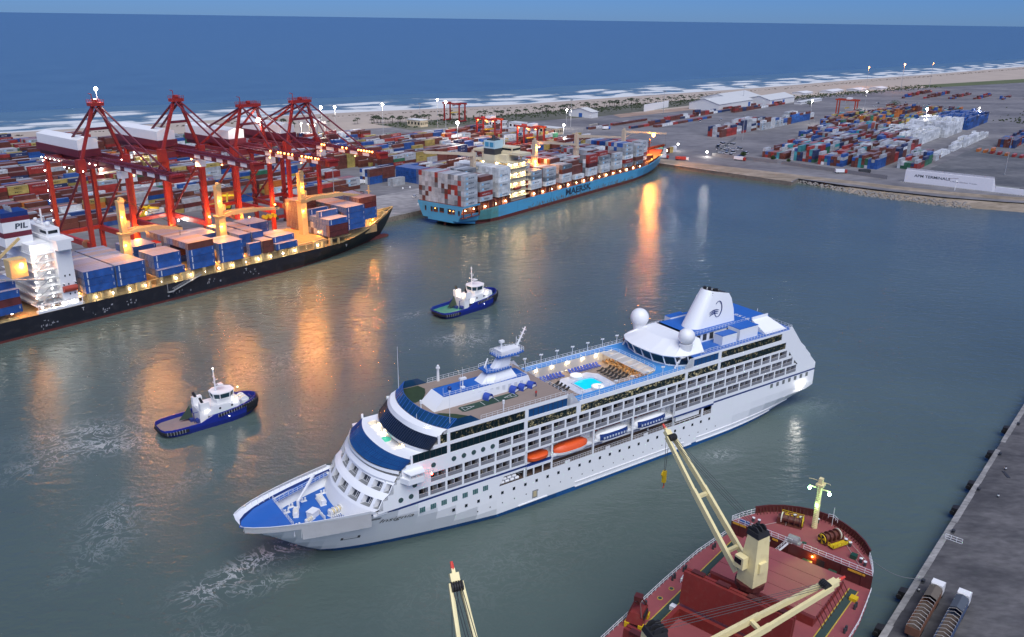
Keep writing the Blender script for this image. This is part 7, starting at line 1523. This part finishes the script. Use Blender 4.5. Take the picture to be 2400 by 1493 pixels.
# ================= container yards =================
YP = [('brown',.36),('red',.10),('maroon',.07),('grey',.10),('white',.09),('mustard',.10),('blue',.08),('navy',.05),('orange',.025),('green',.015),('charcoal',.01)]
def noise2(a, b): 
    s = math.sin(a*12.9898+b*78.233)*43758.5453; return s-math.floor(s)
def block(u0, u1, v0, rows, hmin, hmax, pal=YP, dens=.92, seed=0, run=True, near=None, L_=12.19, step=12.65, texts=True):
    r = random.Random(seed*977+int(u0*7+v0*13)); n = int((u1-u0)/step); H = {}
    base = hmin+(hmax-hmin)*.5
    for i in range(n):
        base = min(hmax, max(hmin, base+r.uniform(-1.1,1.1)))
        for j in range(rows):
            h_ = int(round(base+r.uniform(-.9,.7))); H[i,j] = 0 if r.random() > dens else max(0, min(hmax, max(hmin, h_)))
    for i in range(n):
        rc = mixc(pal, r)
        for j in range(rows):
            if r.random() < .6: rc = mixc(pal, r)
            for t in range(H[i,j]):
                if t == H[i,j]-1 or t >= H.get((i,j-1),0) or t >= H.get((i-1,j),0):
                    if r.random() < .45: rc = mixc(pal, r)
                    side = t >= H.get((i,j-1),0)
                    tx = None
                    if texts and side and r.random() < .5: tx = {'grey':'maersk','white':'maersk','red':'hsud','navy':'CMA CGM','mustard':'MSC','brown':None,'blue':None,'orange':None}.get(rc)
                    loc = QP(u0+i*step+L_/2, v0+j*2.62+CW/2, GZ+.04+t*2.62)
                    if near is not None and near(i,j,t,side): ylist.append((loc, L_, rc, tx, i, j, t, H[i,j]))
                    else: pool_cont(loc, QA, L_, rc, tx)
ylist = []
k = 0
for v0 in range(0, 15):
    v = 101+v0*25.5
    ue = 205 if v < 270 else 205-(v-270)*.9+60
    ub = -330-v0*8
    if v0 == 0: block(ub, -36, v, 6, 2, 5, seed=k); block(-30, 44, 78, 6, 1, 3, seed=90); block(-30, 44, 101, 6, 2, 4, seed=k+50)
    elif v0 < 7: block(ub, ue if v0 > 1 else 60, v, 6, 2, 5, seed=k)
    else: block(ub, max(-60, 140-(v-270)*.9), v, 6, 1, 5, seed=k, dens=.8)
    k += 1
for v0 in range(0, 6): block(92, 338, 60+v0*25.5+(0 if v0 < 2 else 10), 6, 1, 4, seed=200+v0)
# stacks on the apron by the far berth, near enough to be picked apart
block(47, 84, 86, 4, 2, 4, [('blue',.35),('brown',.4),('white',.15),('navy',.1)], 1, 301, near=lambda i,j,t,s: s)
block(53, 67, 69, 2, 2, 2, [('brown',.5),('grey',.5)], 1, 302, near=lambda i,j,t,s: s)
block(72, 85, 62, 9, 4, 4, [('blue',1)], 1, 303, near=lambda i,j,t,s: s and j == 0)
# far yards to the right
block(470, 590, 14, 6, 3, 5, [('grey',.3),('white',.2),('red',.2),('brown',.15),('navy',.15)], 1, 310, texts=False); block(560, 735, 8, 4, 3, 5, [('brown',.3),('blue',.25),('grey',.3),('white',.15)], 1, 311)
for j, (v0, ua, ub) in enumerate(((-92,372,470),(-118,372,560),(-144,366,590),(-170,372,520),(-196,392,470),(-64,520,640),(-90,500,700),(-116,575,640))): block(ua, ub, v0, 8 if j < 4 else 6, 2, 5, [('brown',.3),('grey',.22),('red',.12),('blue',.14),('white',.06),('green',.05),('teal',.05),('navy',.06)], .95, 320+j, texts=False)
block(536, 640, -158, 14, 4, 5, [('white',1)], 1, 340, texts=False); block(640, 720, -164, 16, 5, 6, [('white',.95),('grey',.05)], 1, 341, texts=False); block(735, 850, -166, 14, 4, 6, [('blue',.8),('navy',.2)], 1, 342, texts=False)
block(470, 560, -194, 2, 1, 2, [('white',.9),('brown',.1)], .7, 343, texts=False); block(560, 690, -196, 4, 1, 3, [('white',1)], .8, 344, texts=False)
for j in range(5): block(640+j*30, 960, -40-j*25, 6, 1, 4, [('brown',.4),('mustard',.2),('green',.05),('orange',.1),('navy',.1),('teal',.06),('blue',.09)], .8, 350+j, texts=False)
block(690, 760, -44, 8, 2, 3, [('orange',1)], 1, 360, texts=False); block(600, 760, -50, 5, 2, 3, [('mustard',.5),('brown',.5)], .9, 361, texts=False)
for j in range(5): block(600+j*25, 900, -235-j*22, 6, 1, 3, [('brown',.4),('navy',.2),('blue',.2),('red',.2)], .85, 370+j, texts=False)
for i in range(7): block(548+i*-3, 561+i*-3, -213-i*6.5, 1, 1, 2, [('red',.7),('orange',.3)], 1, 380+i, texts=False)
# rows along the beach side
for i, (u0, u1, v0, hm) in enumerate(((470,560,120,2),(560,650,128,2),(500,640,106,1),(640,760,128,3),(720,900,112,3),(430,470,150,1),(480,560,150,1))): block(u0, u1, v0, 2, 1, hm, [('brown',.45),('red',.25),('navy',.15),('blue',.05),('white',.1)], 1, 400+i, texts=False)
block(316, 352, 1, 1, 2, 2, [('white',.25),('mustard',.4),('brown',.35)], 1, 420, step=6.4, L_=6.06, texts=False)
for j in range(6): block(1140+j*25, 1330, 10-j*32, 3, 1, 2, [('brown',.6),('red',.25),('blue',.15)], .6, 430+j, texts=False)
for i, (loc, L_, col, tx, a, j, t, hh) in enumerate(ylist[:24]):
    number = ordw(i+1)
    put_cont(loc, QA, L_, col, '%s container, apron by light-blue ship, %s, %s slot, %s row, %s' % (col, ORD[t]+' tier', ORD[a], ORD[j], ['near stack','long stack','blue stack'][0 if loc[2] < 0 else (2 if hh == 4 and col == 'blue' and a == 0 else (1 if a or hh > 2 else 0))]), 'containers on the apron')
for loc, L_, col, tx, *_ in ylist[24:]: pool_cont(loc, QA, L_, col, tx)
# ---- join the rest
def join_pool():
    vs_, fs_, cs_, mi_ = [], [], [], []
    for n, (loc, rz, L_, col, tx) in enumerate(POOLC):
        c, s = math.cos(rz), math.sin(rz); x, y = L_/2, CW/2; r = random.Random(n); k_ = r.uniform(.75,1.2); base = tuple(min(1,v*k_) for v in COLS[col])
        P = [(-x,-y,0),(x,-y,0),(x,y,0),(-x,y,0),(-x,-y,CH-.36),(x,-y,CH-.36),(x,y,CH-.36),(-x,y,CH-.36)]
        if rz == MA: P = [(a,b_,z*CH/(CH-.36)) for a,b_,z in P]
        q = len(vs_); vs_ += [(loc[0]+a*c-b_*s, loc[1]+a*s+b_*c, loc[2]+z) for a,b_,z in P]
        F = [(4,5,6,7),(0,1,5,4),(1,2,6,5),(2,3,7,6),(3,0,4,7)]; fs_ += [tuple(q+i for i in f) for f in F]; cs_ += [base]*5; mi_ += [1]+[0]*4
        if tx:
            me = letter_mesh(tx); q = len(vs_); sc_ = 1 if L_ > 8 else .5
            vs_ += [(loc[0]+v.co.x*sc_*c-v.co.y*s, loc[1]+v.co.x*sc_*s+v.co.y*c, loc[2]+v.co.z*.86) for v in me.vertices]
            ink = {'hsud':(.6,.6,.6),'maersk':(.03,.05,.09),'MSC':(.06,.05,.03),'CMA CGM':(.65,.65,.65),'seago':(.35,.38,.42)}[tx]
            for p in me.polygons:
                fs_.append(tuple(q+i for i in p.vertices)); cs_.append(ink if p.material_index == 0 else ((.2,.5,.75) if p.material_index == 1 else (.7,.7,.7))); mi_.append(0)
    me = bpy.data.meshes.new('stacked_containers'); me.from_pydata(vs_, [], fs_); me.materials.append(CMATA); me.materials.append(CROOFA); me.polygons.foreach_set('material_index', mi_)
    a = me.attributes.new('ccol', 'FLOAT_COLOR', 'FACE'); flat = []
    for c in cs_: flat += [c[0],c[1],c[2],1]
    a.data.foreach_set('color', flat); me.update(); o = inst('stacked_containers', me); tag(o, 'mixed-colour containers stacked across the terminal yards', 'containers', kind='stuff')
join_pool(); print('pool', len(POOLC), 'ind', NIND)
# ================= masts, buildings, trees, vehicles =================
def mast(x, y, h_, kind, power, label, r=1.1, lit=True):
    e = empty('floodlight_mast', (x,y,GZ)); tag(e, label, 'light mast', 'floodlight masts of the terminal')
    MB().tube((0,0,0),(0,0,h_),.34,8,.18).ob('pole', STEEL, e); MB().tube((0,0,0),(0,0,.6),.8,8).ob('pole_base', GREY, e)
    hd = MB(); hd.tube((0,0,h_-.6),(0,0,h_-.3),1.3,10); [hd.box(1.3*math.cos(a)-.35,1.3*math.cos(a)+.35,1.3*math.sin(a)-.35,1.3*math.sin(a)+.35,h_-1.1,h_-.3) for a in [i*1.047 for i in range(6)]]; hd.ob('lamp_ring', GREY, e)
    if lit: bulb(kind, r*.62, e, (0,-.6,h_-.2), power, 'floodlight', rad=1.2)
for x, y, h_, k_, pw_, l, r in ((-185,825,32,'w',9000,'white floodlight mast, left of the close pair behind the rightmost quay crane',1.9),(-172,826,32,'w',9000,'white floodlight mast, right of the close pair behind the rightmost quay crane',1.8),
  (-132,862,32,'w',9000,'white floodlight mast standing alone before the palms left of the yard gantry',1.5),(-84,938,30.5,'w',9000,'white floodlight mast, left of the pair by the rearmost yard gantry',1.5),(-71,887,33,'w',9000,'white floodlight mast, right of the pair by the rearmost yard gantry',1.7),
  (-52,783,24,'w',14000,'large white floodlight mast right behind the light-blue ship stern',2.3),(57,950,20.5,'w',6000,'pale floodlight mast beside the white gabled shed',1.6),(48,845,16,'w',9000,'low white floodlight mast in front of the cream office building',1.8),
  (352,1031,27,'w',8000,'white floodlight mast between the orange containers and the warehouse',1.7),(495,1230,24,'w',8000,'white floodlight mast beside the dark round tree in the far yard',1.8),(476,1003,22,'w',15000,'white floodlight mast above the big white container stack',2.0),
  (665,1659,37,'o',9000,'orange-lit mast near the beach, left of the three',1.9),(681,1545,48,'o',12000,'tallest orange-lit mast near the beach, middle of the three',2.3),(786,1662,46,'o',4000,'small orange-lit mast near the beach, right of the three',1.0),(578,1081,17,'w',3000,'small white mast lamp behind the blue container stack',1.1),(-282,577,14,'w',5000,'short white yard lamp post behind the first quay crane',.9)):
    mast(x,y,h_,k_,pw_,l,r)
for x, y, h_, l in ((230,865,26,'unlit tall pole rising beside the scrap yard'),(329,1256,28,'unlit pole in front of the beach warehouses'),(62,955,31,'unlit pole right of the white gabled shed'),(192,1121,29,'unlit pole standing at the red earth patch'),(395,682,30,'unlit pole with cross arms in the dark empty yard'),(-117,545,22,'unlit pole among the stacks behind the orange boom lamps'),(-118,1074,14,'thin unlit pole on the beach behind the palms')): mast(x,y,h_,'w',0,l,lit=False)
# ---- buildings ----
BW_ = mat('building_white',(.68,.68,.67),.7,var=.06,dirt=.2,dirtcol=(.35,.32,.28)); BROOF = mat('roof_pale',(.55,.56,.56),.6,var=.1,stretch=(4,.3,1)); BCRM = mat('building_cream',(.55,.46,.32),.7,var=.08); BDOOR = mat('door_blue',(.03,.12,.38),.6)
def shed(u, v, L_, W_, h_, rh, label, wallm=BW_, roofm=BROOF, doors=(), name='warehouse', rz=0):
    e = empty(name, QP(u,v,GZ), QA+rz); tag(e, label, 'building')
    q = MB(); q.add([(0,0,0),(L_,0,0),(L_,W_,0),(0,W_,0),(0,0,h_),(L_,0,h_),(L_,W_,h_),(0,W_,h_),(0,W_/2,h_+rh),(L_,W_/2,h_+rh)], [(0,1,5,4),(2,3,7,6),(1,2,6,9,5),(3,0,4,8,7)]); q.ob('wall', wallm, e)
    for s, (y0, y1) in enumerate(((-.8,W_/2),(W_+.8,W_/2))): 
        z0 = h_-.8*rh/(W_/2)
        q = MB(); q.add([(-.8,y0,z0),(L_+.8,y0,z0),(L_+.8,y1,h_+rh+.05),(-.8,y1,h_+rh+.05),(-.8,y0,z0+.25),(L_+.8,y0,z0+.25),(L_+.8,y1,h_+rh+.3),(-.8,y1,h_+rh+.3)], [(4,5,6,7) if s == 0 else (7,6,5,4),(0,3,2,1),(0,1,5,4),(1,2,6,5),(3,0,4,7)]); q.ob('roof', roofm, e)
    for x0, x1, hh, face in doors:
        q = MB(); q.box(x0,x1,-.12,.02,0,hh) if face == 's' else q.box(-.12,.02,x0,x1,0,hh); q.ob('door', BDOOR, e)
    return e
shed(722,136,112,44,9,6,'long pale warehouse with gabled roof behind the beach-side container row',doors=((96,103,6.5,'s'),))
shed(800,150,95,52,10,6,'second pale gabled warehouse with blue doors, nearer the surf',doors=((30,38,7,'s'),(66,73,7,'s')))
shed(845,115,95,34,8.5,5,'pale warehouse at the right end of the beach warehouses',doors=((8,15,6.5,'s'),(48,55,6.5,'s')))
shed(528,212,14,34,7,4,'white gabled shed with a dark doorway beside the palm row',doors=((14,19,5,'w'),),name='gabled_shed',roofm=mat('roof_light',(.6,.6,.58),.6))
shed(905,92,90,10,3.4,.6,'low flat-roofed pale building beyond the warehouses',name='low_building')
def office(u, v, L_, W_, h_, label, wallm=BCRM, n=4):
    e = empty('office_building', QP(u,v,GZ), QA); tag(e, label, 'building'); MB().box(0,L_,0,W_,0,h_).ob('wall', wallm, e); MB().box(-.5,L_+.5,-.5,W_+.5,h_,h_+.5).ob('roof', BROOF, e)
    for i in range(n): MB().box(-.08,.02,W_*(i+.25)/n,W_*(i+.75)/n,h_*.35,h_*.75).ob('window', DKGLASS, e); MB().box(L_*(i+.25)/n,L_*(i+.75)/n,-.08,.02,h_*.35,h_*.75).ob('window', DKGLASS, e)
office(315,296,12,20,7,'cream office building among containers left of the yard gantry'); office(366,150,12,22,6.5,'cream office building behind the low floodlight mast'); office(372,228,10,18,7,'white office building behind the bright yard gantry',WHITE2); office(380,208,12,16,6,'white office building nearest the terminal fence',WHITE2,3)
# beach-side walls and banner
def wallthing(name, a, b_, z0, h_, t_, m_, label, cat='wall'):
    a = Vector(a); b_ = Vector(b_); d = b_-a; o = MB().box(0,d.length,-t_/2,t_/2,0,h_).ob(name, m_, None, (a.x,a.y,z0), math.atan2(d.y,d.x)); tag(o, label, cat); return o
wallthing('banner_wall', QP(645,206)[:2], QP(724,213)[:2], GZ, 9, 1, WHITE2, 'long white banner wall in front of the palm row')
# terminal name wall
aw = empty('name_wall', (*QP(328,-203)[:2],GZ), QA-R(90)); tag(aw, 'white concrete wall with dark terminal lettering above the shore road', 'wall')
MB().box(0,60,0,1.2,0,9.2).ob('wall', mat('apm_white',(.74,.74,.78),.7,var=.05,dirt=.25,dirtcol=(.55,.55,.56)), aw)
t = MB(); text_on(t, 'APM TERMINALS', 25, 2.0, SIDE(6.5,-.06,4.6), bold=.015); text_on(t, 'Lifting Global Trade.', 18, 1.0, SIDE(32,-.06,3.6)); t.ob('lettering', INKS['k'], aw)
t = MB(); t.beam((30,-.05,5.6),(34,-.05,6.9),.06,.16); t.beam((34,-.05,6.9),(35,-.05,6.6),.06,.16); t.beam((35,-.05,6.7),(37,-.05,6.9),.06,.16); t.ob('emblem', mat('ink_rust',(.2,.1,.06),.6), aw)
for i in range(9): MB().box(.2+i*6.65,6.65+i*6.65,1.25,1.4,9.2,10.6).ob('parapet_panel', mat('panel_grey',(.42,.42,.46),.7), aw)
MB().add([(60,0,0),(62.5,.4,0),(60,.4,10.6),(60,0,9.2)], [(0,1,2,3)]).ob('wall_end', MATS['apm_white'], aw); MB().box(62,110,.3,1.4,0,4.0).ob('low_wall', MATS['apm_white'], aw)
MB().box(60,76,1.2,9,3.2,3.6).ob('loading_platform', mat('plat',(.24,.25,.24),.8), aw)
o = MB()
for i in range(70): o.box(-2+i*1.7,-1+i*1.7,-3.2,-2.7,0,.6)
o = o.ob('road_edge_blocks', mat('block_grey',(.45,.44,.42),.8), None, (*QP(328,-203)[:2],GZ), QA-R(90)); tag(o, 'row of small painted blocks along the shore road', 'kerb blocks', kind='stuff')
b = MB(); b.tube((0,0,0),(.2,0,6.5),.25,8); b.box(-.5,.9,-.5,.5,6.2,7.0); o = b.ob('sign_post', WHITE2, None, (*QP(316,-241)[:2],GZ)); tag(o, 'white post with a lamp head in front of the lettered wall', 'post')
# walls round the parking yard and along the shore
for a, c, l in ((QP(345,-36),QP(345,-96),'grey boundary wall along the shore terrace'),(QP(345,-36),QP(470,-2),'long grey fence wall beside the empty asphalt'),(QP(344,-100),QP(330,-190),'low grey wall in front of the container blocks')): wallthing('boundary_wall', a[:2], c[:2], GZ, 3.0, .3, mat('wall_grey',(.20,.20,.21),.9,var=.15), l)
o = MB()
for i in range(60): o.box(i*2.4,i*2.4+.5,-.2,.2,0,.7); 
o = o.ob('quay_edge_blocks', mat('edge_white',(.75,.55,.48),.6), None, (112,726.5,GZ), math.atan2(636.6-731.4,209.6-108.2)); tag(o, 'row of pale edge blocks along the basin end', 'kerb blocks', kind='stuff'); o.scale = (.5,1,1)
e = empty('lamp_post', (*QP(338,-34)[:2],GZ)); tag(e, 'bright white lamp at the gate by the shore wall', 'lamp post'); MB().tube((0,0,0),(0,0,4),.15,6).ob('pole', STEEL, e); bulb('w', .8, e, (0,0,4.3), 1800, 'lamp')
e = empty('lamp_post', (*QP(352,2)[:2],GZ)); tag(e, 'white lamp beside the fence wall behind the light-blue bow', 'lamp post'); MB().tube((0,0,0),(0,0,6),.15,6).ob('pole', STEEL, e); bulb('w', .8, e, (0,0,6.3), 1200, 'lamp')
# ---- trees ----
LEAF = mat('palm_leaf',(.028,.04,.02),.8,var=.3); BARK = mat('bark',(.10,.08,.06),.9); LEAFG = mat('tree_leaf',(.035,.075,.02),.8,var=.4,scale=1.5)
def frond_mesh(seed):
    r = random.Random(seed); b = MB()
    for k in range(13):
        a = k*2.4+r.uniform(-.3,.3); L_ = r.uniform(2.6,3.6); up = r.uniform(.2,1.0); pts = []
        for i in range(5):
            t_ = i/4; pts.append(Vector((math.cos(a)*L_*t_, math.sin(a)*L_*t_, up*2*t_-2.2*t_*t_*1.2)))
        sd = Vector((-math.sin(a),math.cos(a),0))
        for i in range(4):
            w0, w1 = .55*math.sin(math.pi*(i+.4)/5), .55*math.sin(math.pi*(i+1.2)/5); d = Vector((0,0,.28))
            b.add([pts[i],pts[i+1],pts[i+1]+sd*w1-d,pts[i]+sd*w0-d], [(0,1,2,3)]); b.add([pts[i],pts[i+1],pts[i+1]-sd*w1-d,pts[i]-sd*w0-d], [(3,2,1,0)])
    return b.mesh('crown', LEAF)
FR = [frond_mesh(i) for i in range(4)]; TR = [MB().tube((0,0,0),(.2*i,0,3.2),.22,6,.16).tube((.2*i,0,3.2),(.1*i,.2,6.2),.16,6,.12).mesh('trunk', BARK) for i in range(3)]
rp_ = random.Random(12); PL = [((-175,965),(-100,1003),26,'palm in the dense clump behind the cream office'),((-100,1003),(-30,1058),10,'palm beside the rearmost yard gantry'),((-30,1058),(40,1118),14,'palm in the sparse row right of the yard gantry'),((40,1118),(185,1262),34,'palm in the long row behind the white banner wall'),((185,1262),(300,1352),18,'palm in the row ending at the beach warehouses'),((-285,905),(-200,950),8,'palm in the thin row behind the quay cranes')]
for a, c, n, l in PL:
    ol = []
    for i in range(n):
        f = (i+rp_.uniform(-.4,.4))/n; x = a[0]+(c[0]-a[0])*f+rp_.gauss(0,4); y = a[1]+(c[1]-a[1])*f+rp_.gauss(0,4); s = rp_.uniform(.75,1.35)
        e = empty('palm_tree', (x,y,GZ)); e.rotation_euler = (0,0,rp_.uniform(0,6.28)); e.scale = (s,s,s*rp_.uniform(.85,1.1)); tag(e, l, 'palm tree', l.replace('palm','palms',1)); ol.append(e); tm = rp_.randrange(3); inst('trunk', TR[tm], e); inst('crown', FR[rp_.randrange(4)], e, (.1*tm,.2,6.2))
    number_left(ol, l+', %s from the left')
def tree(x, y, h_, w_, label, seed=0, flat=.5, n=700):
    r = random.Random(seed); e = empty('broadleaf_tree', (x,y,GZ)); tag(e, label, 'tree')
    t = MB(); t.tube((0,0,0),(.1,0,h_*.45),.32,8,.22)
    for k in range(6): a = k*1.05; t.tube((.1,0,h_*.4),(math.cos(a)*w_*.55,math.sin(a)*w_*.55,h_*.72),.16,5,.05)
    t.ob('trunk', BARK, e); c = MB()
    for k in range(n):
        a = r.uniform(0,6.28); rr_ = w_*math.sqrt(r.random())*(.75+.25*math.sin(a*3+seed)); z = h_*.72+(h_*flat*.55)*(1-(rr_/w_)**2)*r.uniform(-.6,1)+r.gauss(0,.15); s = r.uniform(.22,.5); p = Vector((math.cos(a)*rr_,math.sin(a)*rr_,z)); d1 = Vector((r.gauss(0,1),r.gauss(0,1),r.gauss(0,.5))).normalized()*s; d2 = d1.cross(Vector((r.gauss(0,1),r.gauss(0,1),r.gauss(0,1)))).normalized()*s
        c.add([p-d1,p+d2,p+d1,p-d2], [(0,1,2,3)])
    c.ob('crown', LEAFG, e)
tx, ty, _ = QP(379,-160); tree(tx, ty, 7.5, 5.6, 'flat-topped green tree at the corner of the container blocks beside the shore road', 1)
for u, v, h_, w_, l in ((352,-62,5,3,'small dark bush by the gate lamp on the shore terrace'),(350,-90,5,2.6,'small dark bush in front of the tall container ends'),(349,-104,4,1.8,'narrow dark bush right of the bush before the container ends'),(940,-30,11,9,'dark round tree by the far floodlight mast'),(905,-120,9,8,'dark tree beyond the blue container stack'),(880,70,8,7,'dark tree beside the low flat-roofed building')):
    x, y, _ = QP(u,v); tree(x, y, h_, w_, l, int(u), .8, 420)
SCR_ = mat('scrub_leaf',(.035,.05,.022),.9,var=.4); b = MB(); r = random.Random(8)
for k in range(2600):
    if k < 1100: u = r.uniform(300,930); v = 322-(u-300)*.17+r.gauss(0,16)
    elif k < 2000: u = r.uniform(940,1500); v = 150-(u-940)*.17+r.gauss(0,14)
    else: u = r.uniform(860,1250); v = -210-(u-860)*.1+r.gauss(0,24)
    x, y, _ = QP(u,v); s = r.uniform(.5,1.5); a = r.uniform(0,3.14)
    b.loft([[(x+s*q*math.cos(a+t_),y+s*q*math.sin(a+t_),GZ+.05+s*z) for t_ in (0,1.6,3.1,4.7)] for q, z in ((.9,0),(1.1,.5),(.4,1.1))])
o = b.ob('scrub', SCR_); tag(o, 'dark scrub growing between the beach and the terminal', 'scrub', kind='stuff')
b = MB(); r = random.Random(18)
for i in range(0, len(sh)-1):   # wrack line on the sand
    for k in range(3): p = sh[i]+shn[i]*(62+r.gauss(0,2.5))+Vector((r.uniform(-7,7),r.uniform(-7,7))); s = r.uniform(.6,1.6); b.box(p.x-s,p.x+s,p.y-s*.6,p.y+s*.6,2.6,3.1+r.uniform(0,.5))
o = b.ob('wrack_line', mat('driftwood',(.09,.075,.06),.9)); tag(o, 'dark line of drift and posts running along the sand', 'driftwood', kind='stuff')
# ---- vehicles ----
def car_mesh(L_, W_, H_, van=False):
    b = MB(); b.box(-L_/2,L_/2,-W_/2,W_/2,.35,.95); hx0, hx1 = (-L_*.48,L_*.3) if van else (-L_*.32,L_*.22)
    b.add([(hx0,-W_*.48,.95),(hx1+.5,-W_*.48,.95),(hx1+.5,W_*.48,.95),(hx0,W_*.48,.95),(hx0+.2,-W_*.42,H_),(hx1,-W_*.42,H_),(hx1,W_*.42,H_),(hx0+.2,W_*.42,H_)], [(0,1,5,4),(1,2,6,5),(2,3,7,6),(3,0,4,7)], 1); b.add([(hx0+.2,-W_*.42,H_+.01),(hx1,-W_*.42,H_+.01),(hx1,W_*.42,H_+.01),(hx0+.2,W_*.42,H_+.01)], [(0,1,2,3)], 0)
    for x in (-L_*.3,L_*.3):
        for s in (-1,1): b.tube((x,s*W_*.42,.33),(x,s*W_*.5,.33),.33,8,mi=2)
    return b
CM = {c: car_mesh(4.5,1.8,1.5).mesh('parked_car', [mat('car_'+c, col, .3, coat=.5), DKGLASS, BLACK]) for c, col in (('white',(.7,.7,.72)),('silver',(.42,.43,.45)),('dark',(.03,.03,.035)),('blue',(.03,.12,.4)))}
VM = car_mesh(5.6,2.0,2.3,True).mesh('parked_van', [MATS['car_white'], DKGLASS, BLACK])
r = random.Random(6); VEH = {}
for i in range(58):
    far = i >= 30; u, v = (r.uniform(356,440), 0) if not far else (r.uniform(950,1060), r.uniform(-95,18))
    if not far: v = -12-(440-u)*.42+r.uniform(-16,14)
    x, y, _ = QP(u,v); cn_ = r.choices(['white','silver','dark','blue'],[.66,.14,.14,.06])[0]; van = r.random() < .35
    o = inst('parked_van' if van else 'parked_car', VM if van else CM[cn_], None, (x,y,GZ), QA+r.choice((0,1.57))+r.uniform(-.15,.15)); tag(o, ('white van' if van else cn_+' car')+(' in the vehicle yard beyond the stacks' if far else ' in the parking yard behind the boundary wall'), 'van' if van else 'car', 'vehicles in the far yard' if far else 'vehicles in the parking yard'); VEH.setdefault(o['label'], []).append(o)
for l, ol in VEH.items(): number_left(ol, l+', %s from the left')
for (u, v), l in (((590.9,98),'white van on the empty asphalt, left of two'),((622.8,86),'white van on the empty asphalt, right of two'),((36,31),'white car on the apron left of the light-blue ship stern')):
    o = inst('parked_van' if 'van' in l else 'parked_car', VM if 'van' in l else CM['white'], None, QP(u,v,GZ+.02), QA+.5); tag(o, l, 'van' if 'van' in l else 'car')
def lorry(u, v, rz, cabm, bodym, label, L_=9):
    e = empty('lorry', QP(u,v,GZ), QA+rz); tag(e, label, 'truck'); MB().box(0,L_,-1.2,1.2,1.0,3.4).ob('cargo_body', bodym, e); MB().box(L_+.3,L_+2.4,-1.2,1.2,.6,3.0).ob('cab', cabm, e); MB().box(L_+2.35,L_+2.45,-1,1,1.8,2.7).ob('windscreen', DKGLASS, e); MB().box(0,L_+2,-.5,.5,.6,.98).ob('chassis', DARK, e)
    for x in (1,2.2,L_+1.2):
        for s in (-1,1): MB().tube((x,s*.9,.5),(x,s*1.2,.5),.5,10).ob('wheel', BLACK, e)
RDP = mat('lorry_red',(.35,.04,.03),.5); GRYC = mat('canvas_grey',(.32,.30,.27),.8)
lorry(445,160,.1,DARK,GRYC,'canvas-topped truck beside the white gabled shed',18); lorry(440,140,-.4,mat('cab_blue',(.03,.12,.45),.5),WHITE2,'blue-cab truck behind the light-blue ship',7); lorry(330,-150,-.9,RDP,WHITE2,'red and white truck at the corner of the container blocks',7); lorry(342,-165,-.6,DARK,DARK,'dark flatbed truck left of the flat-topped tree',8)
lorry(300,-4,-1.2,RDP,WHITE2,'red and white truck on the quay by the light-blue bow',9); lorry(302,-22,-1.2,WHITE2,RDP,'white-cab red truck behind the first one on the bow quay',9); lorry(338,-60,-1.5,RDP,WHITE2,'red lorry parked inside the gate near the bright lamp',8); lorry(32,92,.0,WHITE2,WHITE2,'white box trailer truck parked on the apron beside the stacks',13); lorry(-30,20,1.9,RDP,DARK,'small tractor unit with a red lamp by the black ship bow',3)
def stacker(u, v, rz, label):
    e = empty('reach_stacker', QP(u,v,GZ), QA+rz); tag(e, label, 'reach stacker', 'yellow reach stackers'); MB().box(-3.5,3.5,-1.9,1.9,.9,2.4).ob('body', BYEL, e); MB().box(-1,1,-.8,.8,2.4,4.2).ob('cab', BYEL, e); MB().beam((-3,0,3.2),(6,0,8.2),.9,1.0).ob('boom', BYEL, e); MB().box(5.2,6.8,-6,6,6.6,7.6).ob('spreader', BYEL, e)
    for x in (-2.6,2.6):
        for s in (-1,1): MB().tube((x,s*1.2,.8),(x,s*2.1,.8),.8,10).ob('wheel', BLACK, e)
    bulb('y', .3, e, (2,0,5), 700, 'work_lamp')
stacker(-118,97,.4,'yellow reach stacker between the first two quay cranes'); stacker(-66,92,.9,'yellow reach stacker behind the second quay crane')
for k, (u, v) in enumerate(((52,58),(58,57),(30,18),(20,12),(60,20))):
    o = MB().box(-.5,.5,-.5,.5,0,.9).box(-.35,.35,-.35,.35,.9,1.1).ob('concrete_block', WHITE2, None, QP(u,v,GZ+.02), .3*k); tag(o, 'small white concrete block on the apron between the two container ships, %s of five' % ORD[k], 'concrete block', 'white blocks on the apron')
# white tents in the far yard near the surf
for i, (u, v, a) in enumerate(((1080,150,38),(1150,128,60),(1230,108,46),(1300,90,40))):
    shed(u,v,a,22,3.2,1.5,'low white tent roof near the surf, %s from the left of four' % ORD[i],name='tent',wallm=BW_,roofm=mat('tent_white',(.7,.7,.7),.6))
